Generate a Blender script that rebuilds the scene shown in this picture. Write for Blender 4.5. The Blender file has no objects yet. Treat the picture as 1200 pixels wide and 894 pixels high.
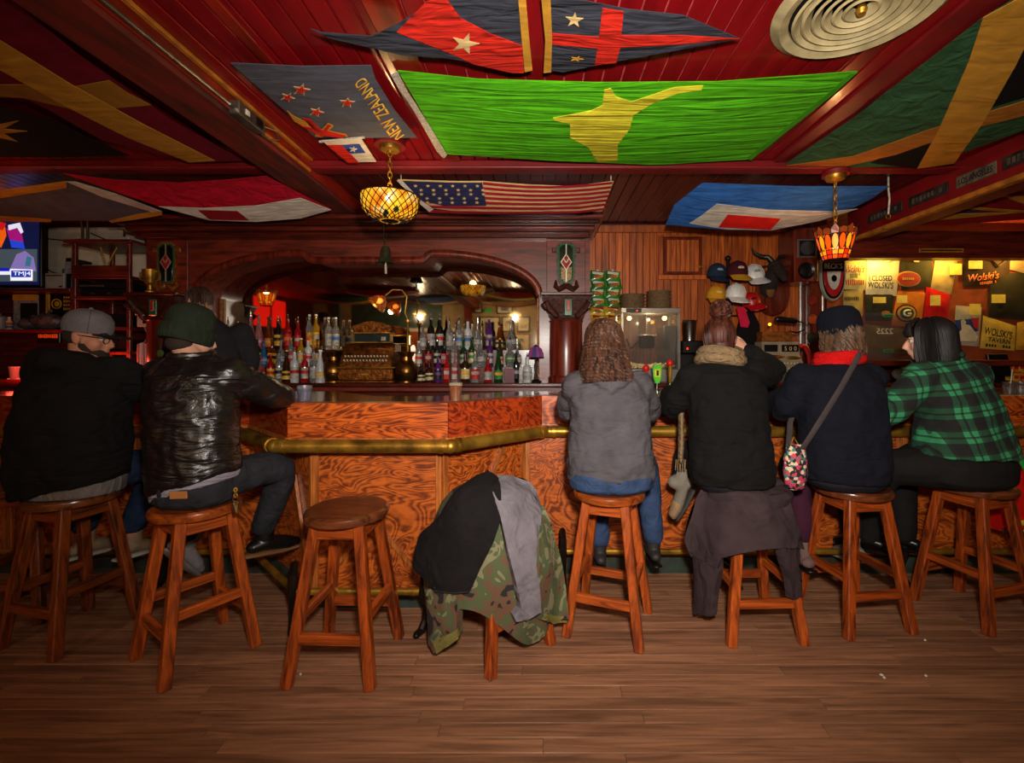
import bpy, bmesh, math, random
from mathutils import Vector, Matrix, Quaternion, noise
from math import pi, sin, cos, radians, sqrt, atan2
random.seed(7)
SC = bpy.context.scene
COL = SC.collection
V = Vector
# ------------------------------------------------------------------ camera
FPX, PCX, PCY, EYE = 535.0, 632.0, 418.0, 1.45     # focal length in px, principal point, eye height
cam_d = bpy.data.cameras.new('camera'); cam = bpy.data.objects.new('camera', cam_d); COL.objects.link(cam)
cam_d.sensor_width = 36; cam_d.lens = 36 * FPX / 1200
cam_d.shift_x = (600 - PCX) / 1200; cam_d.shift_y = -(447 - PCY) / 1200
cam.location = (0, 0, EYE); cam.rotation_euler = (pi / 2, 0, 0); cam_d.clip_start = 0.05
SC.camera = cam
# ------------------------------------------------------------------ world, flash, exposure
vs = SC.view_settings
vs.view_transform = 'Standard'; vs.look = 'None'; vs.gamma = 1; vs.use_curve_mapping = False; vs.exposure = 0.0
wd = bpy.data.worlds.new('world'); SC.world = wd; wd.use_nodes = True
wd.node_tree.nodes['Background'].inputs[0].default_value = (1.0, 0.72, 0.5, 1); wd.node_tree.nodes['Background'].inputs[1].default_value = 0.02
def light(name, kind, loc, power, col=(1, 1, 1), aim=None, size=0.1, angle=None, blend=1.0):
    d = bpy.data.lights.new(name, kind); o = bpy.data.objects.new(name, d); COL.objects.link(o)
    o.location = loc; d.energy = power; d.color = col
    if kind == 'AREA': d.size = size
    else: d.shadow_soft_size = size
    if kind == 'SPOT': d.spot_size = angle; d.spot_blend = blend
    if aim is not None: o.rotation_euler = (V(aim) - V(loc)).to_track_quat('-Z', 'Y').to_euler()
    return o
light('camera_flash', 'SPOT', (0.12, -0.05, 1.78), 480, (1.0, 0.93, 0.84), (0.32, 3.0, 1.86), 0.07, radians(126), 1.0)
REAR_FILL_LAMPS = ((-0.62, -1.9), (-3.0, -1.7), (1.6, -0.9))   # added lamps that brighten the rear room shown in the mirror
for lx, ly in REAR_FILL_LAMPS:
    light('rear_fill_lamp', 'POINT', (lx, ly, 2.45), 42, (1.0, 0.76, 0.48), size=0.05)
# ------------------------------------------------------------------ helpers
def C(r, g, b):
    f = lambda v: (v / 255 / 12.92) if v / 255 <= 0.04045 else ((v / 255 + 0.055) / 1.055) ** 2.4
    return (f(r), f(g), f(b), 1.0)
def P(u, v, Y):                               # the point at depth Y that stands at (u, v) of the 1200x894 frame
    return V(((u - PCX) / FPX * Y, Y, EYE - (v - PCY) / FPX * Y))
def PZ(u, v, z): return P(u, v, (z - EYE) * FPX / (PCY - v))
MC = {}
def nodes(name):
    m = bpy.data.materials.new(name); m.use_nodes = True
    nt = m.node_tree; b = nt.nodes['Principled BSDF']
    return m, nt, b
def N(nt, t, **k):
    n = nt.nodes.new(t)
    for a, v in k.items():
        if a.startswith('i_'): n.inputs[a[2:].replace('_', ' ')].default_value = v
        else: setattr(n, a, v)
    return n
def coords(nt, stretch=(1, 1, 1), rnd=True, kind='Object'):
    tc = N(nt, 'ShaderNodeTexCoord'); mp = N(nt, 'ShaderNodeMapping'); mp.inputs['Scale'].default_value = stretch
    nt.links.new(tc.outputs[kind], mp.inputs['Vector'])
    if rnd:
        oi = N(nt, 'ShaderNodeObjectInfo'); mu = N(nt, 'ShaderNodeMath', operation='MULTIPLY'); mu.inputs[1].default_value = 37.0
        nt.links.new(oi.outputs['Random'], mu.inputs[0]); nt.links.new(mu.outputs[0], mp.inputs['Location'])
        return mp.outputs[0], oi.outputs['Random']
    return mp.outputs[0], None
def bumpnode(nt, b, fac, strength, dist=0.01):
    bp = N(nt, 'ShaderNodeBump'); bp.inputs['Strength'].default_value = strength; bp.inputs['Distance'].default_value = dist
    nt.links.new(fac, bp.inputs['Height']); nt.links.new(bp.outputs[0], b.inputs['Normal'])
def mat(name, col, rough=0.5, metal=0.0, noise_=None, bump=None, coat=0.0, emit=None, trans=0.0, ior=1.45, alpha=1.0, stretch=(1, 1, 1), col2=None, sheen=0.0, spec=0.5):
    """plain procedural material: colour varied towards col2 by a noise, bump by another noise"""
    if name in MC: return MC[name]
    m, nt, b = nodes(name)
    b.inputs['Roughness'].default_value = rough; b.inputs['Metallic'].default_value = metal
    b.inputs['Coat Weight'].default_value = coat; b.inputs['Coat Roughness'].default_value = 0.12
    b.inputs['Transmission Weight'].default_value = trans; b.inputs['IOR'].default_value = ior; b.inputs['Alpha'].default_value = alpha
    b.inputs['Sheen Weight'].default_value = sheen; b.inputs['Specular IOR Level'].default_value = spec
    vec, rnd = coords(nt, stretch)
    sc, amt = noise_ or (9.0, 0.18)
    nz = N(nt, 'ShaderNodeTexNoise', i_Scale=sc, i_Detail=4.0); nt.links.new(vec, nz.inputs['Vector'])
    rp = N(nt, 'ShaderNodeValToRGB'); c2 = col2 or tuple(c * (1 - min(0.9, amt * 1.7)) for c in col[:3]) + (1,)
    rp.color_ramp.elements[0].position = 0.32; rp.color_ramp.elements[1].position = 0.62
    rp.color_ramp.elements[0].color = c2; rp.color_ramp.elements[1].color = col
    nt.links.new(nz.outputs['Fac'], rp.inputs[0]); nt.links.new(rp.outputs[0], b.inputs['Base Color'])
    if emit: b.inputs['Emission Color'].default_value = emit[0]; b.inputs['Emission Strength'].default_value = emit[1]
    if bump:
        n2 = N(nt, 'ShaderNodeTexNoise', i_Scale=bump[0], i_Detail=5.0); nt.links.new(vec, n2.inputs['Vector'])
        bumpnode(nt, b, n2.outputs['Fac'], bump[1], bump[2] if len(bump) > 2 else 0.01)
    MC[name] = m; return m
def wood(name, dark, light_, stretch=(1, 14, 14), rough=0.4, coat=0.25, rings=0.0, scale=3.0, bump=0.25, vary=0.35, spec=0.5):
    """grain along the axis whose stretch is small; rings > 0 adds wandering cathedral figure"""
    if name in MC: return MC[name]
    m, nt, b = nodes(name); L = nt.links.new
    b.inputs['Roughness'].default_value = rough; b.inputs['Coat Weight'].default_value = coat; b.inputs['Coat Roughness'].default_value = 0.2; b.inputs['Specular IOR Level'].default_value = spec
    vec, rnd = coords(nt, stretch)
    n1 = N(nt, 'ShaderNodeTexNoise', i_Scale=scale, i_Detail=7.0, i_Roughness=0.62, i_Distortion=0.6); L(vec, n1.inputs['Vector'])
    fac = n1.outputs['Fac']
    if rings:
        v2, _ = coords(nt, tuple(max(1.0, s * 0.32) for s in stretch))
        n0 = N(nt, 'ShaderNodeTexNoise', i_Scale=1.5, i_Detail=3.0, i_Distortion=0.9); L(v2, n0.inputs['Vector'])
        mu = N(nt, 'ShaderNodeMath', operation='MULTIPLY'); mu.inputs[1].default_value = rings; L(n0.outputs['Fac'], mu.inputs[0])
        sn = N(nt, 'ShaderNodeMath', operation='SINE'); L(mu.outputs[0], sn.inputs[0])
        mr = N(nt, 'ShaderNodeMapRange'); mr.inputs[1].default_value = -1; mr.inputs[2].default_value = 1; L(sn.outputs[0], mr.inputs[0])
        mx = N(nt, 'ShaderNodeMix'); mx.data_type = 'FLOAT'; mx.inputs[0].default_value = 0.22; L(fac, mx.inputs[2]); L(mr.outputs[0], mx.inputs[3])
        fac = mx.outputs[0]
    rp = N(nt, 'ShaderNodeValToRGB'); rp.color_ramp.elements[0].position = 0.36; rp.color_ramp.elements[1].position = 0.64
    rp.color_ramp.elements[0].color = dark; rp.color_ramp.elements[1].color = light_; L(fac, rp.inputs[0])
    hs = N(nt, 'ShaderNodeHueSaturation'); mrv = N(nt, 'ShaderNodeMapRange'); mrv.inputs[3].default_value = 1 - vary; mrv.inputs[4].default_value = 1 + vary * 0.6
    L(rnd, mrv.inputs[0]); L(mrv.outputs[0], hs.inputs['Value']); L(rp.outputs[0], hs.inputs['Color']); L(hs.outputs[0], b.inputs['Base Color'])
    if bump: bumpnode(nt, b, fac, bump, 0.004)
    MC[name] = m; return m
def cloth(name, col, weave=900.0, fold=None, rough=0.9, amt=0.12, sheen=0.15, foldd=0.07, col2=None):
    """woven cloth: fine weave bump plus, when asked, soft creases (scale xyz, strength)"""
    if name in MC: return MC[name]
    m, nt, b = nodes(name); L = nt.links.new
    b.inputs['Roughness'].default_value = rough; b.inputs['Specular IOR Level'].default_value = 0.15
    vec, rnd = coords(nt, (1, 1, 1))
    nz = N(nt, 'ShaderNodeTexNoise', i_Scale=11.0, i_Detail=5.0); L(vec, nz.inputs['Vector'])
    rp = N(nt, 'ShaderNodeValToRGB'); rp.color_ramp.elements[0].position = 0.3; rp.color_ramp.elements[1].position = 0.65
    rp.color_ramp.elements[0].color = col2 or tuple(c * (1 - amt * 2) for c in col[:3]) + (1,); rp.color_ramp.elements[1].color = col
    L(nz.outputs['Fac'], rp.inputs[0]); L(rp.outputs[0], b.inputs['Base Color'])
    w = N(nt, 'ShaderNodeTexNoise', i_Scale=weave, i_Detail=1.0); L(vec, w.inputs['Vector'])
    h = w.outputs['Fac']; st = 0.12; ds = 0.002
    if fold:
        v2, _ = coords(nt, fold[0])
        f = N(nt, 'ShaderNodeTexNoise', i_Scale=1.0, i_Detail=2.5, i_Distortion=0.8); L(v2, f.inputs['Vector'])
        ad = N(nt, 'ShaderNodeMath', operation='MULTIPLY_ADD'); ad.inputs[1].default_value = 0.04; L(h, ad.inputs[0]); L(f.outputs['Fac'], ad.inputs[2])
        h = ad.outputs[0]; st = fold[1]; ds = foldd
    bumpnode(nt, b, h, st, ds)
    MC[name] = m; return m
def emis(name, col, strength, base=None):
    if name in MC: return MC[name]
    return mat(name, base or col, 0.5, emit=(col, strength), noise_=(6, 0.05))
class B:
    """collects shapes in one bmesh"""
    def __init__(s): s.bm = bmesh.new()
    def box(s, c, size, rot=None, bev=0.0):
        r = bmesh.ops.create_cube(s.bm, size=1.0); vs_ = r['verts']
        M_ = Matrix.Translation(c) @ (rot.to_4x4() if rot is not None else Matrix.Identity(4)) @ Matrix.Diagonal((size[0], size[1], size[2], 1))
        bmesh.ops.transform(s.bm, matrix=M_, verts=vs_)
        if bev:
            ed = list({e for v in vs_ for e in v.link_edges})
            bmesh.ops.bevel(s.bm, geom=ed, offset=bev, segments=1, affect='EDGES', profile=0.5)
        return s
    def box2(s, lo, hi, bev=0.0):
        lo, hi = V(lo), V(hi); return s.box((lo + hi) / 2, hi - lo, None, bev)
    def beam(s, a, b, w, t, up=(0, 0, 1), bev=0.0):
        """bar of section w (across) x t (along up) from a to b"""
        a, b = V(a), V(b); d = (b - a); L = d.length; d.normalize()
        x = d.cross(V(up)); x = x.normalized() if x.length > 1e-6 else V((1, 0, 0)); z = x.cross(d)
        R = Matrix((x, d, z)).transposed()
        return s.box((a + b) / 2, (w, L, t), R, bev)
    def ring(s, pts): return [s.bm.verts.new(p) for p in pts]
    def loft(s, rings, close=True, caps=True):
        rs = [s.ring(r) for r in rings]; n = len(rs[0])
        for a, b in zip(rs, rs[1:]):
            for i in range(n if close else n - 1):
                j = (i + 1) % n
                s.bm.faces.new((a[i], a[j], b[j], b[i]))
        if caps and close:
            s.bm.faces.new(rs[0][::-1]); s.bm.faces.new(rs[-1])
        return s
    def tube(s, pts, r, n=10, round_=False, flat=None, up=None):
        """tube through pts; r number or list; flat=(a,b) scales the two cross axes (list allowed)"""
        pts = [V(p) for p in pts]; k = len(pts); rr = r if isinstance(r, (list, tuple)) else [r] * k
        T = []
        for i in range(k):
            t = pts[min(i + 1, k - 1)] - pts[max(i - 1, 0)]; T.append(t.normalized())
        u = V(up) if up is not None else (V((0, 0, 1)) if abs(T[0].z) < 0.9 else V((1, 0, 0)))
        u = (u - T[0] * u.dot(T[0])).normalized(); rings = []
        for i in range(k):
            u = (u - T[i] * u.dot(T[i])).normalized(); w = T[i].cross(u)
            fa, fb = (flat[i] if isinstance(flat, list) else flat) if flat else (1, 1)
            rings.append((pts[i], u, w, rr[i] * fa, rr[i] * fb, T[i]))
        out = []
        def mk(p, u, w, a, b): return [p + u * (a * cos(2 * pi * q / n)) + w * (b * sin(2 * pi * q / n)) for q in range(n)]
        if round_:
            p, u_, w_, a, b, t = rings[0]
            for f in (80, 50, 22): out.append(mk(p - t * (sin(radians(f)) * (a + b) / 2), u_, w_, a * cos(radians(f)), b * cos(radians(f))))
        for p, u_, w_, a, b, t in rings: out.append(mk(p, u_, w_, a, b))
        if round_:
            p, u_, w_, a, b, t = rings[-1]
            for f in (22, 50, 80): out.append(mk(p + t * (sin(radians(f)) * (a + b) / 2), u_, w_, a * cos(radians(f)), b * cos(radians(f))))
        return s.loft(out)
    def torus(s, c, R_, r, n=24, m=8, rot=None):
        rings = []
        for i in range(n):
            a = 2 * pi * i / n; ring = []
            for j in range(m):
                b = 2 * pi * j / m; p = V(((R_ + r * cos(b)) * cos(a), (R_ + r * cos(b)) * sin(a), r * sin(b)))
                ring.append(V(c) + (rot @ p if rot is not None else p))
            rings.append(ring)
        rs = [s.ring(q) for q in rings]
        for i in range(n):
            a, b = rs[i], rs[(i + 1) % n]
            for j in range(m): s.bm.faces.new((a[j], b[j], b[(j + 1) % m], a[(j + 1) % m]))
        return s
    def lathe(s, prof, n=24, c=(0, 0, 0), rot=None, arc=None):
        """profile [(r, z)] turned about z"""
        c = V(c); rings = []
        for r, z in prof:
            r = max(r, 0.0004)
            rings.append([c + (rot @ V((r * cos(2 * pi * q / n), r * sin(2 * pi * q / n), z)) if rot is not None else V((r * cos(2 * pi * q / n), r * sin(2 * pi * q / n), z))) for q in range(n)])
        return s.loft(rings)
    def ball(s, c, r, rot=None, seg=16):
        rx, ry, rz = r if isinstance(r, (list, tuple)) else (r, r, r)
        q = bmesh.ops.create_uvsphere(s.bm, u_segments=seg, v_segments=max(6, seg * 2 // 3), radius=1)
        bmesh.ops.transform(s.bm, matrix=Matrix.Translation(c) @ (rot.to_4x4() if rot is not None else Matrix.Identity(4)) @ Matrix.Diagonal((rx, ry, rz, 1)), verts=q['verts'])
        return s
    def prism(s, pts, a, b):
        """polygon pts (list of 2D) extruded: a, b are functions (x, y) -> Vector for the two faces"""
        va = [s.bm.verts.new(a(x, y)) for x, y in pts]; vb = [s.bm.verts.new(b(x, y)) for x, y in pts]; n = len(pts)
        s.bm.faces.new(va); s.bm.faces.new(vb[::-1])
        for i in range(n): s.bm.faces.new((va[i], vb[i], vb[(i + 1) % n], va[(i + 1) % n]))
        return s
    def poly_xz(s, pts, y0, y1): return s.prism(pts, lambda x, z: V((x, y0, z)), lambda x, z: V((x, y1, z)))
    def poly_xy(s, pts, z0, z1): return s.prism(pts, lambda x, y: V((x, y, z0)), lambda x, y: V((x, y, z1)))
    def mesh(s, name, material, smooth=35, M_=None):
        bm = s.bm
        if M_ is not None: bmesh.ops.transform(bm, matrix=M_, verts=bm.verts)
        bmesh.ops.recalc_face_normals(bm, faces=bm.faces)
        me = bpy.data.meshes.new(name); bm.to_mesh(me); bm.free()
        if smooth:
            for p in me.polygons: p.use_smooth = True
            me.set_sharp_from_angle(angle=radians(smooth))
        for x in (material if isinstance(material, (list, tuple)) else [material]): me.materials.append(x)
        return me
MW = {}
def fin(name, b, material, parent=None, w=False, smooth=35, label=None, kind=None):
    """link the shapes of b as ONE mesh object; w: they are in world space, parent is placed elsewhere"""
    inv = MW[parent.name].inverted() if (w and parent is not None and parent.name in MW) else None
    me = b.mesh(name, material, smooth, inv)
    o = bpy.data.objects.new(name, me); COL.objects.link(o)
    if parent is not None:
        o.parent = parent
        if parent.name in MW: MW[o.name] = MW[parent.name]
    if label: o['label'] = label
    if kind: o['kind'] = kind
    return o
def tag(o, label=None, cat=None, group=None, kind=None):
    for k, v in (('label', label), ('category', cat), ('group', group), ('kind', kind)):
        if v: o[k] = v
    return o
def thing(name, label, cat, loc=(0, 0, 0), rz=0.0, group=None):
    o = bpy.data.objects.new(name, None); COL.objects.link(o); o.empty_display_size = 0.05
    o.location = loc; o.rotation_euler = (0, 0, rz)
    MW[o.name] = Matrix.Translation(loc) @ Matrix.Rotation(rz, 4, 'Z')
    return tag(o, label, cat, group)
def struct(name, b, material, smooth=35):
    o = fin(name, b, material, smooth=smooth); o['kind'] = 'structure'; return o
def piece(name, me, parent, loc=(0, 0, 0), rot=(0, 0, 0), scale=(1, 1, 1)):
    """a further object that shares a mesh"""
    o = bpy.data.objects.new(name, me); COL.objects.link(o); o.parent = parent; o.location = loc; o.rotation_euler = rot; o.scale = scale; return o
def copy_tree(o, loc=None, rz=None, label=None, parent=None):
    c = o.copy(); COL.objects.link(c); c.parent = parent
    if loc is not None: c.location = loc
    if rz is not None: c.rotation_euler = (0, 0, rz)
    if label: c['label'] = label
    if parent is None: MW[c.name] = Matrix.Translation(c.location) @ Matrix.Rotation(c.rotation_euler[2], 4, 'Z')
    for ch in o.children: copy_tree(ch, parent=c)
    return c
def text_mesh(txt, size=1.0, extrude=0.0, shear=0.0, bold=0.0):
    """outline letters as a mesh, centred on (0, 0), reading along +x, standing up +y"""
    cu = bpy.data.curves.new('lettering', 'FONT'); cu.body = txt; cu.size = size; cu.extrude = extrude; cu.shear = shear; cu.offset = bold
    cu.align_x = 'CENTER'; cu.align_y = 'CENTER'; cu.resolution_u = 3
    o = bpy.data.objects.new('lettering', cu); tmp = bpy.data.scenes.new('lettering'); tmp.collection.objects.link(o)   # a scene of its own, evaluated quickly
    tmp.view_layers[0].update(); dg = tmp.view_layers[0].depsgraph
    me = bpy.data.meshes.new_from_object(o.evaluated_get(dg), depsgraph=dg)
    bpy.data.scenes.remove(tmp); bpy.data.objects.remove(o); bpy.data.curves.remove(cu); return me
def lettering(name, txt, material, parent, center, width, height, R=None, w=True, extrude=0.0006, shear=0.0, bold=0.0, fit=True, bend=0.0):
    """letters standing in the x-z plane, facing -y (towards the camera), scaled to width x height, turned by R"""
    me = text_mesh(txt, 1.0, 0.0, shear, bold); xs = [v.co.x for v in me.vertices]; ys = [v.co.y for v in me.vertices]
    W, Hh = max(xs) - min(xs), max(ys) - min(ys); cx, cy = (max(xs) + min(xs)) / 2, (max(ys) + min(ys)) / 2
    bm = bmesh.new(); bm.from_mesh(me); bpy.data.meshes.remove(me)
    ex = bmesh.ops.extrude_face_region(bm, geom=list(bm.faces))
    for v in [g for g in ex['geom'] if isinstance(g, bmesh.types.BMVert)]: v.co.z += 1.0
    for v in bm.verts:
        x = (v.co.x - cx) / W * width; z = (v.co.y - cy) / Hh * height
        z -= bend * (x / (width / 2)) ** 2
        p = V((x, -extrude * v.co.z, z)); v.co = V(center) + (R @ p if R is not None else p)
    b = B(); b.bm.free(); b.bm = bm
    return fin(name, b, material, parent, w=w, smooth=0)
def RZ(a): return Matrix.Rotation(a, 3, 'Z')
def RX(a): return Matrix.Rotation(a, 3, 'X')
def RY(a): return Matrix.Rotation(a, 3, 'Y')
def basis(x, y, z): return Matrix((x, y, z)).transposed()

def scribble(name, material, parent, center, width, height, R=None, n=9, w=True):
    """a line of print too small to read: uneven upright dashes"""
    b = B(); rg = random.Random(int(abs(center[0]) * 1000) + n); x = -width / 2; k = width / n
    for i in range(n):
        if rg.random() < 0.12: x += k; continue
        hh = height * rg.uniform(0.7, 1.0); c_ = V((x + k * 0.4, -0.0004, 0)); b.box(V(center) + (R @ c_ if R is not None else c_), (k * 0.62, 0.0008, hh), R); x += k
    return fin(name, b, material, parent, w=w, smooth=0, kind='stuff')
# ------------------------------------------------------------------ the room
CEIL = 2.90
m_floor = wood('floor_oak', C(112, 76, 54), C(160, 112, 82), (0.9, 16, 16), 0.55, 0.05, 0, 2.4, 0.25, 0.22, 0.3)
m_subfloor = wood('worn_floor', C(90, 62, 44), C(146, 104, 76), (0.9, 16, 16), 0.6, 0.0, 0, 2.4, 0.2, 0.1)
m_redboard = mat('red_gloss_paint', C(138, 14, 20), 0.3, noise_=(3.0, 0.22), bump=(14, 0.08), coat=0.3, stretch=(4, 0.6, 4))
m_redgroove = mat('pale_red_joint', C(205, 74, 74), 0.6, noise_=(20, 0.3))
m_darkboard = mat('dark_brown_red_paint', C(84, 22, 18), 0.35, noise_=(3.0, 0.3), bump=(14, 0.08), coat=0.2, stretch=(4, 0.6, 4))
m_beam = mat('worn_red_beam', C(112, 30, 18), 0.58, noise_=(5.0, 0.3), bump=(10, 0.25), coat=0.0, stretch=(3, 0.5, 3), col2=C(52, 26, 20))
m_beamred = mat('red_beam_side', C(150, 34, 16), 0.4, noise_=(5.0, 0.4), bump=(10, 0.2), coat=0.15, stretch=(3, 0.6, 3))
m_trim = mat('red_trim', C(122, 14, 18), 0.5, noise_=(4, 0.25), coat=0.05, bump=(30, 0.05))
m_gold = mat('gilt_strip', C(196, 120, 40), 0.45, metal=0.2, noise_=(12, 0.3))
m_bead = wood('beadboard_pine', C(120, 48, 8), C(196, 96, 24), (14, 14, 0.9), 0.42, 0.2, 0, 2.6, 0.2, 0.25)
m_wallred = mat('dark_red_wall', C(84, 14, 14), 0.55, noise_=(4, 0.3))
m_plaster = mat('cream_plaster', C(226, 210, 184), 0.8, noise_=(5, 0.12), bump=(40, 0.05))
m_green = mat('green_paint', C(58, 78, 62), 0.6, noise_=(6, 0.25))
m_dark = mat('near_black', C(16, 13, 12), 0.6)
m_black = mat('black_plastic', C(14, 14, 15), 0.35, noise_=(20, 0.1))

fl = struct('floor', B().box2((-6.4, -3.0, -0.05), (6.4, 5.2, -0.004)), m_subfloor)
rnd = random.Random(3); pm = {}
y = 1.02; wrow = 0.0685
while y < 3.12:
    x = -4.3 + rnd.uniform(-0.9, 0)
    while x < 4.2:
        L = rnd.choice((0.9, 1.2, 1.5, 1.9, 2.3))
        if L not in pm: pm[L] = B().box((0, 0, -0.011), (L - 0.0025, wrow - 0.0022, 0.022), None, 0.0012).mesh('floor_plank', m_floor, 0)
        piece('floor_plank', pm[L], fl, (x + L / 2, y, 0)); x += L
    y += wrow
struct('floor_behind_bar', B().box2((-6.3, 3.62, 0.0), (6.3, 5.0, 0.2)), m_subfloor)

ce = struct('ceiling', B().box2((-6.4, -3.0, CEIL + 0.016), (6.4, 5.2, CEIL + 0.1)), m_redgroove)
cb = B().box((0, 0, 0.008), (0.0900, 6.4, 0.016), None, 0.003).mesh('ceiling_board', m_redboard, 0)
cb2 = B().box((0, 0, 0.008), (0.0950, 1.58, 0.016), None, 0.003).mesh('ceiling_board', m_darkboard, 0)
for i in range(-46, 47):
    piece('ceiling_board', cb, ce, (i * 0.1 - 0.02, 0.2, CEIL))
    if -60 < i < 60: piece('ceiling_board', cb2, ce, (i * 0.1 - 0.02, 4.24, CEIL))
# beams and trims
bl = struct('trim_1', B().box2((-1.98, -2.9, 2.78), (-1.70, 4.42, CEIL), 0.012), m_beam)
fin('beam_cheek', B().box2((-1.70, -2.9, 2.80), (-1.685, 4.4, CEIL), 0.003), m_beamred, bl)
fin('gilt_moulding', B().box2((-1.684, 2.72, 2.80), (-1.668, 3.34, 2.822), 0.003), m_gold, bl)
fin('ceiling_moulding', B().box2((-1.684, -2.0, CEIL - 0.02), (-1.655, 3.34, CEIL), 0.004), m_gold, bl)
br = struct('trim_2', B().box2((3.10, -2.9, 2.60), (3.34, 4.6, CEIL), 0.012), m_trim)
fin('beam_lip', B().box2((3.06, 0.5, 2.58), (3.12, 4.6, 2.62), 0.006), m_gold, br)
xb = struct('trim_3', B().box2((-6.3, 3.36, 2.835), (6.3, 3.47, CEIL), 0.008), m_trim)
fin('bead_moulding', B().tube([(-6.3, 3.352, 2.843), (6.3, 3.352, 2.843)], 0.009, 8), m_trim, xb)
struct('trim_4', B().box2((1.72, -2.9, CEIL - 0.022), (1.88, 3.36, CEIL + 0.002), 0.006), m_trim)
struct('trim_5', B().box2((-1.36, -2.9, CEIL - 0.012), (-1.30, 3.36, CEIL + 0.002), 0.003), m_beamred)
struct('trim_6', B().box2((-0.72, 1.2, CEIL - 0.016), (-0.58, 3.36, CEIL + 0.002), 0.004), m_beamred)
# walls
wb = struct('wall_back', B().box2((-6.4, 5.0, 0), (6.4, 5.15, CEIL + 0.02)), m_wallred)
bb = B().box((0, 0, 0), (0.0715, 0.018, 1.86), None, 0.005).mesh('wall_board', m_bead, 0)
for i in range(35):
    piece('wall_board', bb, wb, (0.50 + 0.0745 * i, 4.992, 1.90))
fin('top_rail', B().box2((0.46, 4.95, 2.80), (3.1, 4.999, 2.88), 0.006), m_bead, wb)
fin('plaster_panel', B().box2((-5.35, 4.975, 2.12), (-4.05, 5.0, 2.86)), m_plaster, wb)
struct('wall_left', B().box2((-6.4, -3, 0), (-6.3, 5.1, CEIL + 0.02)), m_wallred)
struct('wall_right', B().box2((6.3, -3, 0), (6.4, 5.1, CEIL + 0.02)), m_wallred)
m_rear = mat('tan_rear_wall', C(168, 140, 96), 0.8, noise_=(3, 0.2))
wr = struct('wall_rear', B().box2((-6.4, -3.1, 0), (6.4, -2.95, CEIL + 0.02)), m_rear)
fin('wainscot', B().box2((-6.3, -2.955, 0), (6.3, -2.92, 1.25)), m_bead, wr)
fin('green_panel', B().box2((-5.2, -2.955, 1.25), (-2.7, -2.93, CEIL)), m_green, wr)

# ------------------------------------------------------------------ the bar
m_oak = wood('bar_oak_panel', C(106, 42, 11), C(196, 96, 30), (2.2, 6, 6), 0.4, 0.2, 190.0, 5.0, 0.10, 0.12)
m_oakf = wood('bar_oak_fascia', C(104, 36, 10), C(206, 96, 30), (1.1, 10, 10), 0.33, 0.3, 110.0, 3.0, 0.1, 0.12)
m_oakr = wood('bar_oak_dark_fascia', C(96, 26, 10), C(170, 62, 20), (1.1, 10, 10), 0.33, 0.3, 110.0, 3.0, 0.1, 0.12)
m_oaktrim = wood('bar_oak_trim', C(120, 60, 18), C(190, 108, 44), (14, 14, 1.2), 0.4, 0.2, 0, 3.0, 0.1, 0.15)
m_bartop = wood('bar_top_varnish', C(74, 30, 12), C(120, 54, 22), (1.0, 12, 12), 0.12, 0.9, 0, 3, 0.03, 0.1)
m_brass = mat('aged_brass', C(196, 146, 52), 0.40, metal=0.75, noise_=(7, 0.45), bump=(60, 0.04))
m_iron = mat('dark_iron', C(40, 28, 22), 0.45, metal=0.6, noise_=(15, 0.3))
m_teal = mat('worn_teal_paint', C(44, 62, 52), 0.6, noise_=(10, 0.4), bump=(30, 0.2), col2=C(46, 34, 26))
m_underbar = mat('underside_brown', C(44, 22, 12), 0.6)
O_ = [(-6.25, 3.10), (-1.97, 3.10), (-1.434, 2.60), (-0.52, 2.60), (0.017, 3.10), (6.25, 3.10)]
L_ = [(-6.25, 3.08), (-1.80, 3.08), (-1.317, 2.66), (-0.567, 2.66), (-0.097, 3.08), (6.25, 3.08)]
F_ = [(-6.25, 2.93), (-1.84, 2.93), (-1.30, 2.43), (-0.62, 2.43), (-0.12, 2.93), (6.25, 2.93)]
def off(pl, d):
    out = []; n = len(pl)
    for i in range(n):
        def nrm(a, b): t = (V(b) - V(a)).normalized(); return V((-t.y, t.x))
        a = nrm(pl[i - 1], pl[i]) if i > 0 else None; b = nrm(pl[i], pl[i + 1]) if i < n - 1 else None
        if a is None: o = b * d
        elif b is None: o = a * d
        else: m_ = (a + b).normalized(); o = m_ * (d / max(0.3, m_.dot(a)))
        out.append((pl[i][0] + o.x, pl[i][1] + o.y))
    return out
bar = thing('bar_counter', 'long oak bar counter with brass arm rail and angled nose in the middle', 'bar counter', (-0.977, 2.60, 0))
def strip(a, b, i, z0, z1):
    return B().poly_xy([a[i], a[i + 1], b[i + 1], b[i]], z0, z1)
Oi = off(O_, 0.055); Ot = off(O_, 0.16); Ob = [(-6.25, 3.86), (-1.72, 3.86), (-1.22, 3.40), (-0.73, 3.40), (-0.23, 3.86), (6.25, 3.86)]
Li = off(L_, 0.03); Lb = [(-6.25, 3.62), (-1.62, 3.62), (-1.20, 3.30), (-0.70, 3.30), (-0.28, 3.62), (6.25, 3.62)]
def split_pts(a, b, k, n):
    f = lambda t: (a[0] + (b[0] - a[0]) * t, a[1] + (b[1] - a[1]) * t); return f(k / n), f((k + 1) / n)
fas = [m_oakr, m_oakr, m_oakf, m_oakr, m_oakf]
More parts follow.
